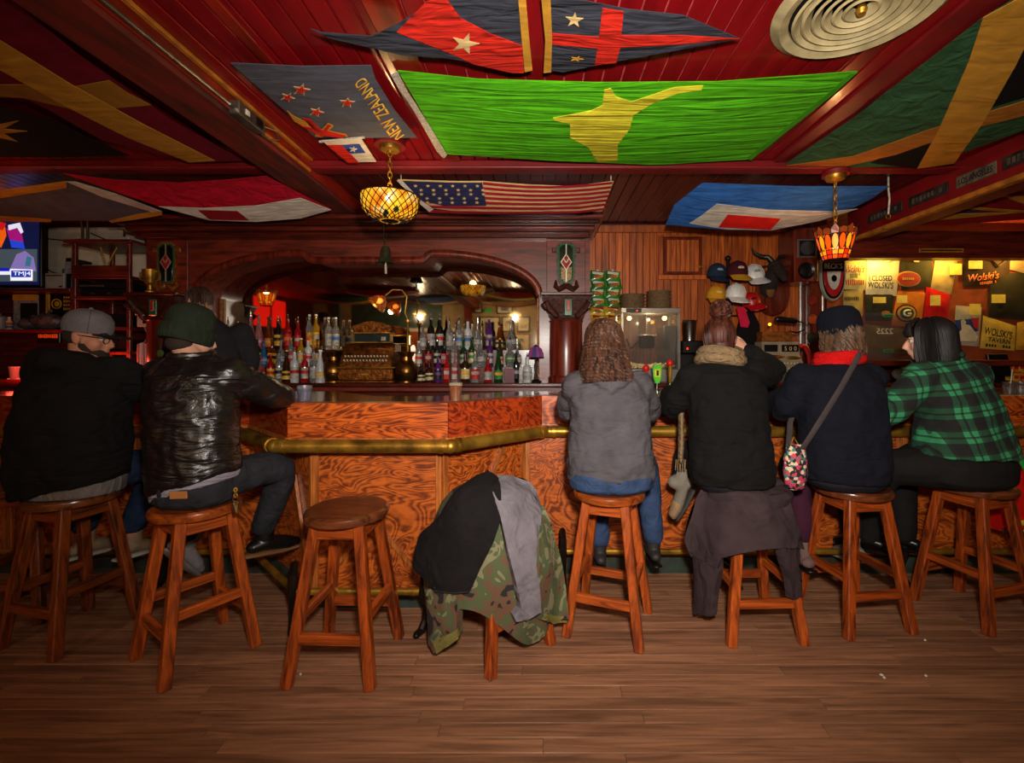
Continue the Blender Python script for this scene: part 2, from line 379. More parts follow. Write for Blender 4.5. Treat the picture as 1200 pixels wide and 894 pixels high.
for i in range(5):
    n = 3 if i in (0, 4) else 1
    for k in range(n):
        a0, a1 = split_pts(O_[i], O_[i + 1], k, n); b0, b1 = split_pts(Oi[i], Oi[i + 1], k, n)
        g = 0.0015
        fb = B(); A0, A1, B0, B1 = V(a0), V(a1), V(b0), V(b1); d = (A1 - A0).normalized() * g
        pts = [A0 + d, A1 - d, B1 - d, B0 + d]
        fb.prism([(q.x, q.y) for q in pts], lambda x, y: V((x, y, 0.985)), lambda x, y: V((x, y, 1.185)))
        fin('fascia_board', fb, fas[i], bar, w=True)
    fin('drip_moulding', strip(off(O_, -0.012), off(O_, 0.02), i, 0.968, 0.99), m_oaktrim, bar, w=True)
    fin('inner_curb', strip(Oi, Ot, i, 1.165, 1.180), m_oakf, bar, w=True)
    fin('bar_top', strip(Ot, Ob, i, 1.125, 1.158), m_bartop, bar, w=True)
    fin('underside', strip(Oi, Lb, i, 0.955, 1.12), m_underbar, bar, w=True)
    fin('carcass', strip(Li, Lb, i, 0.0, 0.955), m_underbar, bar, w=True)
    n = 5 if i in (0, 4) else 1
    for k in range(n):
        a0, a1 = split_pts(L_[i], L_[i + 1], k, n); b0, b1 = split_pts(Li[i], Li[i + 1], k, n)
        pb = B().prism([a0, a1, b1, b0], lambda x, y: V((x, y, 0.10)), lambda x, y: V((x, y, 0.955)))
        fin('front_panel', pb, m_oak, bar, w=True)
        for e in ((a0, a1),) if True else ():
            t = (V(a1) - V(a0)).normalized(); nn = V((t.y, -t.x))
            for q, s in ((V(a0) + t * 0.018, 1), (V(a1) - t * 0.018, -1)):
                c = q + nn * 0.006
                fin('panel_stile', B().box((c.x, c.y, 0.53), (0.032, 0.016, 0.85), RZ(atan2(t.y, t.x)), 0.002), m_oaktrim, bar, w=True)
    fin('kick_board', strip(off(L_, -0.022), off(L_, 0.0), i, 0.0, 0.105), m_teal, bar, w=True)
# diagonal battens on the nose panels
def batten(i, t0, z0, t1, z1):
    a, b = V(L_[i]), V(L_[i + 1]); t = (b - a).normalized(); nn = V((t.y, -t.x)) * 0.012
    p0 = a + (b - a) * t0 + nn; p1 = a + (b - a) * t1 + nn
    fin('diagonal_batten', B().beam((p0.x, p0.y, z0), (p1.x, p1.y, z1), 0.022, 0.018, (nn.x, nn.y, 0)), m_oaktrim, bar, w=True)
batten(2, 0.47, 0.50, 0.86, 0.16); batten(2, 0.47, 0.50, 0.10, 0.16)
batten(1, 0.62, 0.72, 0.96, 0.14); batten(3, 0.10, 0.14, 0.72, 0.90)
def rail(path, z, r, name, collars=True, n=14):
    pts = [V((x, y, z)) for x, y in path]
    for i in range(5):
        fin(name, B().tube([pts[i], pts[i + 1]], r, n), m_brass, bar, w=True)
    for p in pts[1:-1]: fin(name + '_elbow', B().ball(p, r * 1.06), m_brass, bar, w=True)
    if collars:
        for i in range(5):
            a, b = pts[i], pts[i + 1]; d = (b - a).normalized(); L = (b - a).length
            for s in ([0.05, L - 0.05] if L < 2 else [0.05, 1.2, 2.4, L - 0.05]):
                q = a + d * s; fin('rail_collar', B().tube([q - d * 0.012, q + d * 0.012], r * 1.12, n), m_brass, bar, w=True)
rail(off(O_, -0.075), 0.955, 0.037, 'arm_rail')
rail(F_, 0.20, 0.019, 'foot_rail', True, 10)
def rail_foot(x, y, ang):
    R = RZ(ang); c = V((x, y, 0)); q = lambda dx, dz: c + R @ V((0, dx, 0)) + V((0, 0, dz))
    fin('rail_bracket', B().tube([q(0.10, 0.30), q(0.04, 0.32), q(-0.02, 0.28), q(-0.03, 0.20), q(0.0, 0.12), q(-0.01, 0.05), q(-0.05, 0.012), q(-0.09, 0.012)], [0.016, 0.02, 0.023, 0.026, 0.022, 0.022, 0.022, 0.018], 8, True), m_iron, bar, w=True)
for x in (-3.3, -2.4, 0.15, 1.25, 2.32, 3.4): rail_foot(x, 2.93, 0)
rail_foot(-0.60, 2.44, -0.4); rail_foot(-1.32, 2.45, 0.4)

# ------------------------------------------------------------------ bar stools
stool_w = {}
def stool_mats(kind):
    if kind == 0: return wood('stool_orange_oak', C(104, 40, 10), C(186, 86, 26), (12, 12, 1.0), 0.38, 0.25, 0, 3.2, 0.12, 0.15), wood('stool_orange_seat', C(98, 40, 12), C(170, 82, 28), (1.4, 10, 10), 0.25, 0.6, 0, 2.6, 0.05, 0.1)
    if kind == 1: return wood('stool_brown_oak', C(62, 26, 10), C(142, 66, 22), (12, 12, 1.0), 0.4, 0.2, 0, 3.2, 0.12, 0.15), wood('stool_brown_seat', C(60, 30, 14), C(120, 66, 30), (1.4, 10, 10), 0.25, 0.6, 0, 2.6, 0.05, 0.1)
    return wood('stool_red_oak', C(78, 28, 8), C(170, 74, 20), (12, 12, 1.0), 0.36, 0.3, 0, 3.2, 0.12, 0.15), wood('stool_dark_seat', C(66, 30, 14), C(112, 58, 30), (1.4, 10, 10), 0.22, 0.7, 0, 2.6, 0.05, 0.1)
SEAT = 0.735
def make_stool(x, y, deg, kind, label, lift=0.0):
    t = thing('bar_stool', label, 'stool', (x, y, 0), radians(deg), 'round wooden bar stools along the bar')
    ml, ms = stool_mats(kind); cd, cl = ((C(104, 40, 10), C(186, 86, 26)), (C(62, 26, 10), C(142, 66, 22)), (C(78, 28, 8), C(170, 74, 20)))[kind]
    mx_, my_ = [wood('stool_rail_%d_%s' % (kind, ax), cd, cl, st, 0.38, 0.2, 0, 3.2, 0.12, 0.15) for ax, st in (('x', (1, 12, 12)), ('y', (12, 1, 12)))]
    fin('seat', B().lathe([(0.0, SEAT - 0.046), (0.172, SEAT - 0.046), (0.186, SEAT - 0.040), (0.192, SEAT - 0.022), (0.188, SEAT - 0.008), (0.176, SEAT), (0.12, SEAT - 0.003), (0.0, SEAT - 0.006)], 40), ms, t)
    for sx in (-1, 1):
        for sy in (-1, 1):
            fin('leg', B().beam((sx * 0.186, sy * 0.186, 0.0), (sx * 0.100, sy * 0.100, SEAT - 0.046), 0.046, 0.046, (0, 1, 0), 0.005), ml, t)
    at = lambda z: 0.186 - 0.086 * z / (SEAT - 0.046)
    for s in (-1, 1):
        a = at(0.645)
        fin('apron', B().box((0, s * a, 0.655), (2 * a - 0.03, 0.026, 0.066), None, 0.003), mx_, t)
        fin('apron', B().box((s * a, 0, 0.655), (0.026, 2 * a - 0.03, 0.066), None, 0.003), my_, t)
        z = 0.20; a = at(z); fin('stretcher', B().box((0, s * a, z), (2 * a - 0.03, 0.030, 0.044), None, 0.004), mx_, t)
        z = 0.285; a = at(z); fin('stretcher', B().box((s * a, 0, z), (0.030, 2 * a - 0.03, 0.044), None, 0.004), my_, t)
    return t
make_stool(-2.93, 2.62, 12, 1, 'dark brown stool cut off by the picture edge, beside the man in the grey cap')
make_stool(-2.45, 2.40, -13, 1, 'worn dark brown stool under the man in the grey cap')
make_stool(-1.68, 2.24, -34, 0, 'orange oak stool under the man in the leather jacket')
make_stool(-0.915, 2.18, -2, 2, 'empty round stool with bare polished seat before the bar nose')
make_stool(-0.205, 2.32, 42, 2, 'stool buried under the heap of black, grey and camouflage jackets')
make_stool(0.38, 2.48, -20, 0, 'orange oak stool under the woman in the grey hoodie')
make_stool(1.14, 2.475, 2, 0, 'stool with a dark brown jacket hung over its seat')
make_stool(1.745, 2.55, 8, 2, 'stool with glossy dark seat under the woman in the navy hat')
make_stool(2.47, 2.60, 15, 2, 'rightmost stool, under the woman in the green plaid shirt')
# ------------------------------------------------------------------ flags under the ceiling
def hit(u, v, zf, t0=0.9, t1=5.6):
    """where the sight line of (u, v) meets the cloth height field"""
    dx, dz = (u - PCX) / FPX, (PCY - v) / FPX
    f = lambda t: EYE + t * dz - zf(t * dx, t)
    a, b = t0, t1
    for _ in range(44):
        m_ = (a + b) / 2
        if f(m_) < 0: a = m_
        else: b = m_
    t = (a + b) / 2; return V((t * dx, t, EYE + t * dz))
def dens(pts, n=6):
    out = []
    for i, p in enumerate(pts):
        q = pts[(i + 1) % len(pts)]
        for k in range(n): out.append((p[0] + (q[0] - p[0]) * k / n, p[1] + (q[1] - p[1]) * k / n))
    return out
def sheet(name, polys, zf, material, parent, drop=0.0, step=0.06, thick=0.003, n=6, kind=None):
    """cloth piece whose outline is given by points of the picture, laid on the height field"""
    bm = bmesh.new()
    for pl in polys:
        pts = [hit(u, v, zf) for u, v in dens(pl, n)]
        vs_ = [bm.verts.new((p.x, p.y, 0)) for p in pts]
        try: bm.faces.new(vs_)
        except ValueError: continue
    bm.normal_update(); bmesh.ops.triangulate(bm, faces=bm.faces, ngon_method='EAR_CLIP')
    xs = [v.co.x for v in bm.verts]; ys = [v.co.y for v in bm.verts]
    for ax, lo, hi in ((0, min(xs), max(xs)), (1, min(ys), max(ys))):
        k = int((hi - lo) / step)
        for i in range(1, k + 1):
            co = [0, 0, 0]; no = [0, 0, 0]; co[ax] = lo + i * step; no[ax] = 1
            bmesh.ops.bisect_plane(bm, geom=list(bm.verts) + list(bm.edges) + list(bm.faces), plane_co=co, plane_no=no)
    for v in bm.verts: v.co.z = zf(v.co.x, v.co.y) - drop
    bmesh.ops.recalc_face_normals(bm, faces=bm.faces)
    up = sum(f.normal.z for f in bm.faces)
    if up > 0: bmesh.ops.reverse_faces(bm, faces=bm.faces)
    if thick:
        ex = bmesh.ops.extrude_face_region(bm, geom=list(bm.faces))
        for v in [g for g in ex['geom'] if isinstance(g, bmesh.types.BMVert)]: v.co.z -= thick
    b = B(); b.bm.free(); b.bm = bm
    return fin(name, b, material, parent, w=True, smooth=50, kind=kind)
def px_text(name, txt, p0, p1, h, zf, material, parent, drop=0.006, side=-1, bold=0.02):
    """letters laid on the cloth: baseline from p0 to p1 of the picture, h px tall"""
    me = text_mesh(txt, 1.0, 0, 0, bold); xs = [v.co.x for v in me.vertices]; ys = [v.co.y for v in me.vertices]
    x0, W, y0, Hh = min(xs), max(xs) - min(xs), min(ys), max(ys) - min(ys)
    d = V((p1[0] - p0[0], p1[1] - p0[1])); up = V((d.y, -d.x)).normalized()
    bm = bmesh.new(); bm.from_mesh(me); bpy.data.meshes.remove(me)
    ex = bmesh.ops.extrude_face_region(bm, geom=list(bm.faces)); top = {g for g in ex['geom'] if isinstance(g, bmesh.types.BMVert)}
    for v in bm.verts:
        q = V(p0) + d * ((v.co.x - x0) / W) + up * ((v.co.y - y0) / Hh * h)
        p = hit(q.x, q.y, zf); v.co = (p.x, p.y, p.z - drop - (0.001 if v in top else 0))
    b = B(); b.bm.free(); b.bm = bm
    return fin(name, b, material, parent, w=True, smooth=0)
def star(cx, cy, r, rot=0.0, inner=0.4, n=5, sq=1.0):
    return [(cx + (r if k % 2 == 0 else r * inner) * sin(rot + pi * k / n), cy - sq * (r if k % 2 == 0 else r * inner) * cos(rot + pi * k / n)) for k in range(2 * n)]
def zplane(z0, bx=None, sag=0.0, wave=0.003, fr=9.0, y0=None, slope=0.0, seed=0.0, diag=0.0):
    """height of a cloth: z0 sloping with y, sagging inside the box bx = (x0, x1, y0, y1), with small waves"""
    def f(x, y):
        z = z0
        if slope: z -= slope * (y - y0)
        if bx:
            a = min(1, max(0, (x - bx[0]) / (bx[1] - bx[0]))); b = min(1, max(0, (y - bx[2]) / (bx[3] - bx[2])))
            z -= sag * sin(pi * a) ** 0.8 * (0.35 + 0.65 * sin(pi * b))
        n = noise.noise(V((x * fr * 0.35 + diag * y * fr, y * fr + seed, seed)))
        return z + wave * n
    return f
def flag(label, outline, zf, material, group=None, name='flag'):
    c = hit(sum(p[0] for p in outline) / len(outline), sum(p[1] for p in outline) / len(outline), zf)
    t = thing(name, label, 'flag', c, 0, 'flags hung under the ceiling')
    sheet('field', [outline], zf, material, t); return t
c_slate = cloth('flag_slate', C(84, 86, 98), 700, ((3, 14, 3), 0.25)); c_navy = cloth('flag_navy', C(58, 60, 70), 700, ((4, 18, 4), 0.5))
c_red = cloth('flag_red', C(206, 40, 26), 700, ((4, 18, 4), 0.5)); c_cream = cloth('flag_cream', C(206, 176, 120), 700, ((4, 18, 4), 0.3))
c_green = cloth('flag_bright_green', C(88, 190, 20), 700, ((1.6, 16, 4), 0.6)); c_yel = cloth('flag_yellow', C(226, 214, 52), 700, ((1.6, 16, 4), 0.5))
c_mar = cloth('flag_maroon', C(116, 14, 36), 700, ((3, 8, 3), 0.2)); c_gold = cloth('flag_gold', C(196, 140, 46), 700, ((3, 8, 3), 0.3))
c_blk = cloth('flag_black', C(16, 14, 15), 700); c_crim = cloth('flag_crimson', C(190, 16, 44), 700, ((8, 8, 3), 0.6))
c_white = cloth('flag_white', C(208, 200, 186), 700, ((3, 14, 3), 0.3)); c_blue = cloth('flag_blue', C(50, 104, 180), 700, ((2.5, 12, 3), 0.45))
c_dgreen = cloth('flag_dark_green', C(52, 92, 58), 700, ((9, 9, 3), 0.6)); c_usn = cloth('flag_us_navy', C(40, 42, 78), 700, ((4, 18, 4), 0.3))
c_rope = mat('white_cord', C(206, 198, 180), 0.8, noise_=(60, 0.3), bump=(90, 0.4))

# red and dark blue pennant with a gold star
z = zplane(2.85, (-1.1, 0.05, 1.8, 2.35), 0.03, 0.006, 10)
t = flag('torn red flag with gold star and dark blue corners beside the red cross flag', [(364, 33), (375, 37), (436, 42), (470, 25), (520, -6), (606, -8), (612, 30), (618, 83), (600, 85), (560, 75), (528, 68), (470, 64), (420, 52), (385, 44)], z, c_navy)
sheet('red_band', [[(465, 36), (500, 0), (522, -5), (540, 20), (575, 38), (612, 52), (614, 84), (600, 84), (556, 74), (530, 62)]], z, c_red, t, 0.004)
sheet('gold_star', [star(545, 49, 17, 0.3, 0.38, 5, 0.75)], z, c_cream, t, 0.007, 0.2)
sheet('hoist_band', [[(607, -8), (616, -8), (620, 40), (624, 80), (615, 82), (611, 40)]], z, c_gold, t, 0.008)
# red cross on dark blue
z = zplane(2.85, (0.0, 0.9, 1.8, 2.2), 0.03, 0.006, 10, seed=5)
t = flag('dark blue flag with red cross and cream star beside the torn star flag', [(636, -8), (690, 1), (735, 10), (800, 17), (868, 45), (800, 57), (730, 70), (660, 84), (645, 82), (641, 40)], z, c_navy)
sheet('red_cross', [[(640, 37), (702, 42), (706, 8), (731, 12), (728, 40), (800, 40), (866, 44), (800, 50), (727, 54), (722, 72), (697, 75), (700, 55), (641, 50)]], z, c_red, t, 0.004)
sheet('cream_star', [star(673, 21, 11, 0.1, 0.38, 5, 0.85)], z, c_cream, t, 0.007, 0.2); sheet('cream_star', [star(676, 67, 8, 0.4, 0.38, 5, 0.4)], z, c_gold, t, 0.007, 0.2)
sheet('hoist_band', [[(634, -8), (645, -8), (647, 40), (646, 82), (637, 83), (639, 45)]], z, c_gold, t, 0.008)
# slate flag with lettering
z = zplane(2.86, (-1.5, -0.6, 2.2, 3.0), 0.025, 0.002, 5, seed=2)
t = flag('slate grey flag with red stars lettered along its side, left of the green flag', [(270, 73), (352, 77), (435, 76), (440, 92), (462, 128), (489, 161), (430, 161), (370, 161), (320, 117)], z, c_slate)
for (cx, cy, r, ro) in ((353, 104, 11, 0.25), (337, 113, 9, 0.5), (407, 119, 9.5, 0.1), (371, 130, 9, 0.4)):
    sheet('star_border', [star(cx, cy, r, ro, 0.42, 5, 0.7)], z, c_cream, t, 0.004, 0.2); sheet('red_star', [star(cx, cy, r * 0.72, ro, 0.42, 5, 0.7)], z, c_red, t, 0.007, 0.2)
for pl, m_ in (([(336, 128), (345, 135), (375, 150), (405, 156), (408, 159), (375, 156), (345, 141)], c_gold), ([(354, 136), (364, 138), (382, 156), (376, 158)], c_red), ([(369, 158), (384, 143), (391, 146), (377, 160)], c_gold), ([(374, 157), (385, 144), (388, 145), (377, 159)], c_red), ([(352, 145), (380, 151), (406, 157), (400, 160), (372, 156)], c_red)):
    sheet('corner_stripe', [pl], z, m_, t, 0.005 if m_ is c_gold else 0.008, 0.2)
px_text('lettering', 'NEW ZEALAND', (474, 157), (427, 88), 15.5, z, cloth('flag_letter_gold', C(232, 180, 66)), t, 0.006, bold=0.01)
# small flag with one star
z = zplane(2.83, None, 0, 0.001, 5)
t = flag('small red, white and blue flag with one star under the slate flag', [(377, 164), (424, 163), (441, 189), (408, 190)], z, c_white)
sheet('red_half', [[(383, 169), (401, 169), (421, 190), (408, 190)]], z, c_red, t, 0.004); sheet('blue_canton', [[(401, 169), (421, 168), (428, 178), (410, 179)]], z, cloth('flag_chile_blue', C(50, 72, 156)), t, 0.004)
sheet('white_star', [star(414, 173.5, 5, 0.2, 0.4, 5, 0.8)], z, c_white, t, 0.007, 0.2)
fin('flag_stick', B().tube([PZ(375, 166, 2.835), PZ(426, 161, 2.835)], 0.008, 8, True), c_rope, t, w=True)
# the big bright green flag
z = zplane(2.865, (-0.7, 1.6, 2.25, 3.35), 0.06, 0.007, 7, seed=9)
t = flag('bright green flag with a yellow emblem spread below the red ceiling', [(466, 82), (560, 92), (700, 96), (840, 95), (1005, 83), (975, 108), (880, 186), (770, 193), (650, 188), (520, 180), (500, 140)], z, c_green)
# the emblem is a plain rounded yellow device in place of the printed figure
sheet('yellow_device', [[(648, 137), (670, 133), (694, 128), (706, 122), (708, 104), (716, 102), (722, 112), (740, 118), (764, 110), (790, 101), (824, 99), (822, 104), (795, 108), (766, 119), (742, 134), (738, 150), (724, 168), (724, 188), (700, 189), (690, 172), (668, 160), (668, 144), (650, 140)]], z, c_yel, t, 0.004)
sheet('hoist_sleeve', [[(458, 86), (466, 82), (474, 100), (500, 140), (524, 180), (520, 185), (512, 176), (486, 130)]], z, c_rope, t, 0.006)
sheet('hem', [[(1005, 83), (978, 108), (880, 187), (876, 184), (970, 108), (996, 85)]], z, cloth('flag_green_hem', C(70, 160, 18)), t, 0.005)
# stars and stripes
z = zplane(2.83, (-1.15, 0.6, 3.5, 4.0), 0.07, 0.01, 4, 3.55, 0.34, 3)
OUT = [(466, 210), (530, 212), (566, 212), (620, 216), (670, 218), (719, 212), (714, 226), (706, 247), (640, 250), (560, 250), (508, 244), (480, 224)]
t = USF = flag('faded stars and stripes flag hung behind the bell lamp above the mirror', OUT, z, c_cream)
c_ured = cloth('flag_stripe_red', C(160, 28, 46), 700, ((4, 18, 4), 0.3)); y0_, y1_ = 211, 250
for k in range(7):
    a = k * 2 / 13; b_ = (k * 2 + 1) / 13
    def row(f, x0): 
        xs = [x0 + (1 - i / 6.0) * 0 + (718 - x0) * i / 6.0 for i in range(7)]
        return [(x, 212 + 5.5 * sin(pi * min(1, max(0, (x - 560) / 160))) * (1 - f) + f * (36 + 2 * sin(pi * (x - 480) / 240)) - (f * 3 if x > 700 else 0)) for x in xs]
    x0 = 566 if b_ < 0.54 else 482 + 22 * a
    r0, r1 = row(a, x0), row(b_, x0)
    pl = [(x - (x - 640) / 80 * a * 9 if x > 640 else x, yy) for x, yy in r0] + [(x - (x - 640) / 80 * b_ * 9 if x > 640 else x, yy) for x, yy in r1[::-1]]
    sheet('red_stripe', [pl], z, c_ured, t, 0.004, n=2)
sheet('navy_canton', [[(472, 211), (530, 213), (565, 213), (570, 240), (520, 240), (494, 234)]], z, c_usn, t, 0.006)
for r in range(5):
    for k in range(6):
        cx = 487 + k * 14.5 + r * 3.5 + (3 if r % 2 else 0); cy = 216.5 + r * 4.9
        if cx < 566 + r: sheet('white_star', [star(cx, cy, 2.6, 0.1, 0.42, 5, 0.8)], z, c_cream, t, 0.009, 0.3, n=1, thick=0.001)
sheet('hoist_band', [[(465, 210), (472, 211), (494, 234), (508, 244), (503, 247), (486, 232)]], z, c_white, t, 0.008)
# blue flag with white frame and red centre
z = zplane(2.82, (0.8, 2.9, 3.5, 4.5), 0.12, 0.006, 4, 3.6, 0.22, 7)
t = flag('blue flag with white bars and red centre hanging by the crown lamp', [(823, 214), (930, 218), (1042, 218), (1022, 232), (1000, 243), (945, 259), (905, 270), (850, 269), (780, 263), (790, 240)], z, c_blue)
sheet('white_bar', [[(840, 238), (900, 245), (975, 247), (1005, 244), (960, 258), (905, 269), (852, 268), (808, 261), (822, 252)]], z, c_white, t, 0.004)
sheet('blue_bar', [[(832, 245), (880, 248), (940, 251), (990, 248), (960, 253), (880, 252), (834, 249)]], z, c_white, t, 0.006)
sheet('red_centre', [[(853, 250), (915, 255), (903, 268), (842, 265)]], z, cloth('flag_scarlet', C(226, 32, 22)), t, 0.008)
# dark green, black and gold flag
z = zplane(2.86, (1.9, 3.6, 1.7, 3.4), 0.08, 0.008, 6, seed=11, diag=0.3)
t = flag('dark green and black flag with gold diagonal bands at the upper right', [(1152, 20), (1185, 0), (1210, -20), (1320, -20), (1320, 110), (1262, 140), (1200, 152), (1130, 178), (1084, 194), (1000, 196), (920, 192), (1000, 138)], z, c_dgreen)
sheet('black_wedge', [[(1222, 20), (1320, 20), (1320, 40), (1230, 104), (1160, 125), (1188, 70)]], z, c_blk, t, 0.004); sheet('black_wedge', [[(1092, 166), (1060, 172), (1020, 190), (1074, 196)]], z, c_blk, t, 0.004)
sheet('gold_band', [[(1152, 18), (1185, 0), (1215, -22), (1222, 10), (1190, 75), (1150, 145), (1118, 190), (1075, 196), (1100, 150), (1135, 70)]], z, c_gold, t, 0.008)
sheet('gold_band', [[(1320, 80), (1320, 96), (1200, 134), (1130, 152), (1050, 180), (990, 194), (922, 193), (1000, 182), (1090, 150), (1200, 117)]], z, cloth('flag_dull_gold', C(170, 108, 36), 700, ((3, 8, 3), 0.3)), t, 0.005)
# maroon flag with gold cross
z = zplane(2.865, (-3.4, -1.9, 1.3, 3.3), 0.07, 0.004, 3, seed=4)
t = flag('maroon flag with wide gold cross beside the left ceiling beam', [(-140, -20), (8, -6), (90, 62), (200, 140), (285, 188), (232, 190), (120, 164), (60, 130), (0, 100), (-140, 40)], z, c_mar)
sheet('gold_band', [[(-120, -20), (0, 45), (85, 98), (170, 145), (252, 187), (222, 189), (150, 160), (75, 122), (0, 80), (-120, 16)]], z, c_gold, t, 0.006)
sheet('gold_band', [[(-60, 98), (0, 98), (60, 98), (90, 100), (128, 93), (150, 108), (177, 122), (130, 126), (80, 126), (30, 114), (-60, 108)]], z, cloth('flag_old_gold', C(160, 110, 36), 700), t, 0.003)
# black flag with sun rays
z = zplane(2.86, (-5, -2.6, 2.4, 3.3), 0.04, 0.004, 3, seed=6)
t = flag('black flag with gold sun rays at the left edge', [(-150, 90), (-20, 118), (60, 140), (152, 182), (60, 184), (-150, 182)], z, c_blk)
sheet('sun_rays', [star(-14, 152, 46, 0.2, 0.42, 9, 0.42)], z, c_gold, t, 0.005, 0.2)
# crimson flag with white band
z = zplane(2.80, (-4.6, -1.7, 3.5, 4.4), 0.12, 0.012, 4, 3.55, 0.16, 8)
t = flag('crimson satin flag with white lower band above the wooden rack', [(74, 203), (130, 210), (210, 214), (270, 210), (312, 206), (350, 226), (388, 245), (352, 255), (300, 259), (245, 257), (190, 243), (130, 222)], z, c_crim)
sheet('white_band', [[(186, 241), (240, 243), (300, 240), (352, 231), (388, 245), (352, 255), (300, 259), (245, 257)]], z, c_white, t, 0.005)
sheet('red_badge', [[(232, 245), (278, 246), (292, 257), (246, 256)]], z, cloth('flag_badge_red', C(140, 20, 30)), t, 0.008, 0.2)
# grey flag with gold fringe
z = zplane(2.74, (-5.2, -3.4, 3.6, 4.5), 0.10, 0.004, 3, 3.7, 0.16, 12)
t = flag('grey flag edged with gold fringe above the television', [(-90, 235), (0, 227), (78, 212), (112, 226), (190, 249), (132, 258), (60, 258), (-90, 256)], z, cloth('flag_grey', C(92, 88, 96), 700))
sheet('gold_fringe', [[(-90, 228), (0, 222), (78, 211), (78, 219), (0, 231), (-90, 236)]], z, c_gold, t, 0.006); sheet('gold_fringe', [[(128, 258), (160, 250), (190, 246), (190, 251), (160, 256), (130, 260)]], z, c_gold, t, 0.006)
sheet('gold_fringe', [[(-90, 253), (0, 252), (60, 256), (60, 259), (-90, 257)]], z, c_gold, t, 0.006); sheet('white_edging', [[(78, 212), (88, 212), (135, 226), (190, 247), (186, 250), (120, 230)]], z, c_white, t, 0.004)
# red, gold and dark flag behind the right beam
z = zplane(2.72, (3.2, 5.2, 3.5, 4.4), 0.08, 0.005, 3, 3.6, 0.10, 13)
t = flag('red flag with gold and dark wedges hanging behind the right ceiling beam', [(1045, 262), (1100, 240), (1180, 226), (1330, 222), (1330, 250), (1180, 258), (1110, 264)], z, cloth('flag_deep_red', C(150, 26, 22)))
sheet('gold_stripe', [[(1048, 262), (1110, 250), (1190, 248), (1120, 243), (1130, 241), (1210, 247), (1112, 256)]], z, c_gold, t, 0.004); sheet('dark_wedge', [[(1090, 249), (1120, 243), (1160, 248)]], z, c_usn, t, 0.006, 0.3); sheet('gold_stripe', [[(1172, 228), (1330, 236), (1330, 242), (1200, 238)]], z, c_gold, t, 0.004)

# ------------------------------------------------------------------ things on the ceiling
m_vent = mat('cream_enamel', C(196, 178, 130), 0.4, noise_=(8, 0.3), coat=0.2)
t = thing('ceiling_vent', 'round cream air vent with concentric rings in the red ceiling', 'vent', (1.32, 1.87, CEIL))
fin('rim', B().lathe([(0.325, -0.001), (0.335, -0.012), (0.30, -0.035), (0.265, -0.02), (0.265, -0.001)], 48), m_vent, t)
for k in range(6):
    r = 0.235 - k * 0.037
    fin('vane_ring', B().lathe([(r - 0.012, -0.002), (r + 0.018, -0.03), (r + 0.008, -0.036), (r - 0.022, -0.004)], 44), m_vent, t)
fin('throat', B().lathe([(0.26, -0.0015), (0.26, -0.001), (0.0, -0.001)], 40), m_dark, t)
fin('hub', B().lathe([(0.0, -0.05), (0.015, -0.048), (0.022, -0.03), (0.012, -0.002)], 16), m_brass, t)
m_galv = mat('galvanised_steel', C(150, 144, 132), 0.35, metal=0.9, noise_=(20, 0.25))
t = thing('outlet_box', 'metal outlet box at the end of a conduit on the left beam', 'outlet box', (-1.66, 2.60, 2.80))
fin('box_body', B().box((0, 0, 0.01), (0.06, 0.24, 0.075), None, 0.005), m_galv, t); fin('switch', B().box((0.032, -0.05, 0.012), (0.006, 0.035, 0.03), None, 0.002), c_white, t)
fin('receptacle', B().box((0.032, 0.06, 0.01), (0.006, 0.06, 0.05), None, 0.002), m_black, t); fin('cable_loop', B().tube([(0.02, 0.12, 0.02), (0.05, 0.19, 0.03), (0.04, 0.24, 0.0), (0.0, 0.20, -0.02), (0.0, 0.12, -0.02)], 0.006, 8), m_galv, t)
t = tag(fin('conduit', B().tube([(-1.672, 0.4, 2.815), (-1.672, 2.46, 2.815)], 0.011, 10), m_galv), 'thin steel conduit along the left ceiling beam', 'conduit')
m_plate = mat('dull_plate', C(120, 112, 96), 0.5, metal=0.4, noise_=(14, 0.4)); m_plated = mat('dark_plate', C(66, 58, 56), 0.5, metal=0.4, noise_=(14, 0.4))
for (u0, u1, txt, m_, lb) in ((1122, 1169, 'LOS ANGELES', m_plate, 'worn metal plate lettered in capitals on the right ceiling beam'), (1066, 1112, None, m_plated, 'dark metal plate in the middle of the right ceiling beam'), (1018, 1058, None, m_plated, 'darkest plate nearest the crown lamp on the right beam'), (1176, 1240, None, m_plated, 'plate at the picture edge on the right ceiling beam')):
    X = 3.10; Y0, Y1 = X * FPX / (u1 - PCX), X * FPX / (u0 - PCX); yc = (Y0 + Y1) / 2
    t = thing('name_plate', lb, 'plate', (X, yc, 2.735), 0, 'metal plates on the right beam')
    fin('plate', B().box((-0.006, 0, 0), (0.01, Y1 - Y0, 0.085), None, 0.002), m_, t)
    if txt: lettering('lettering', txt, m_dark, t, (-0.0115, 0, 0), (Y1 - Y0) * 0.85, 0.045, RZ(-pi / 2), w=False, bold=0.02)
    else: scribble('worn_print', m_plate, t, (-0.0115, 0, 0), (Y1 - Y0) * 0.8, 0.045, RZ(-pi / 2), 8, False)
for (u, v, zz) in ((470, 210, 2.83), (716, 212, 2.83)):
    q = hit(u, v, lambda x, y: zz - 0.0); fin('tie_cord', B().tube([q, V((q.x, q.y, CEIL))], 0.004, 6), c_rope, USF, w=True)
t = thing('cord_hook', 'white cord with ring dangling from the flag at the right beam', 'cord', PZ(1041, 219, 2.82))
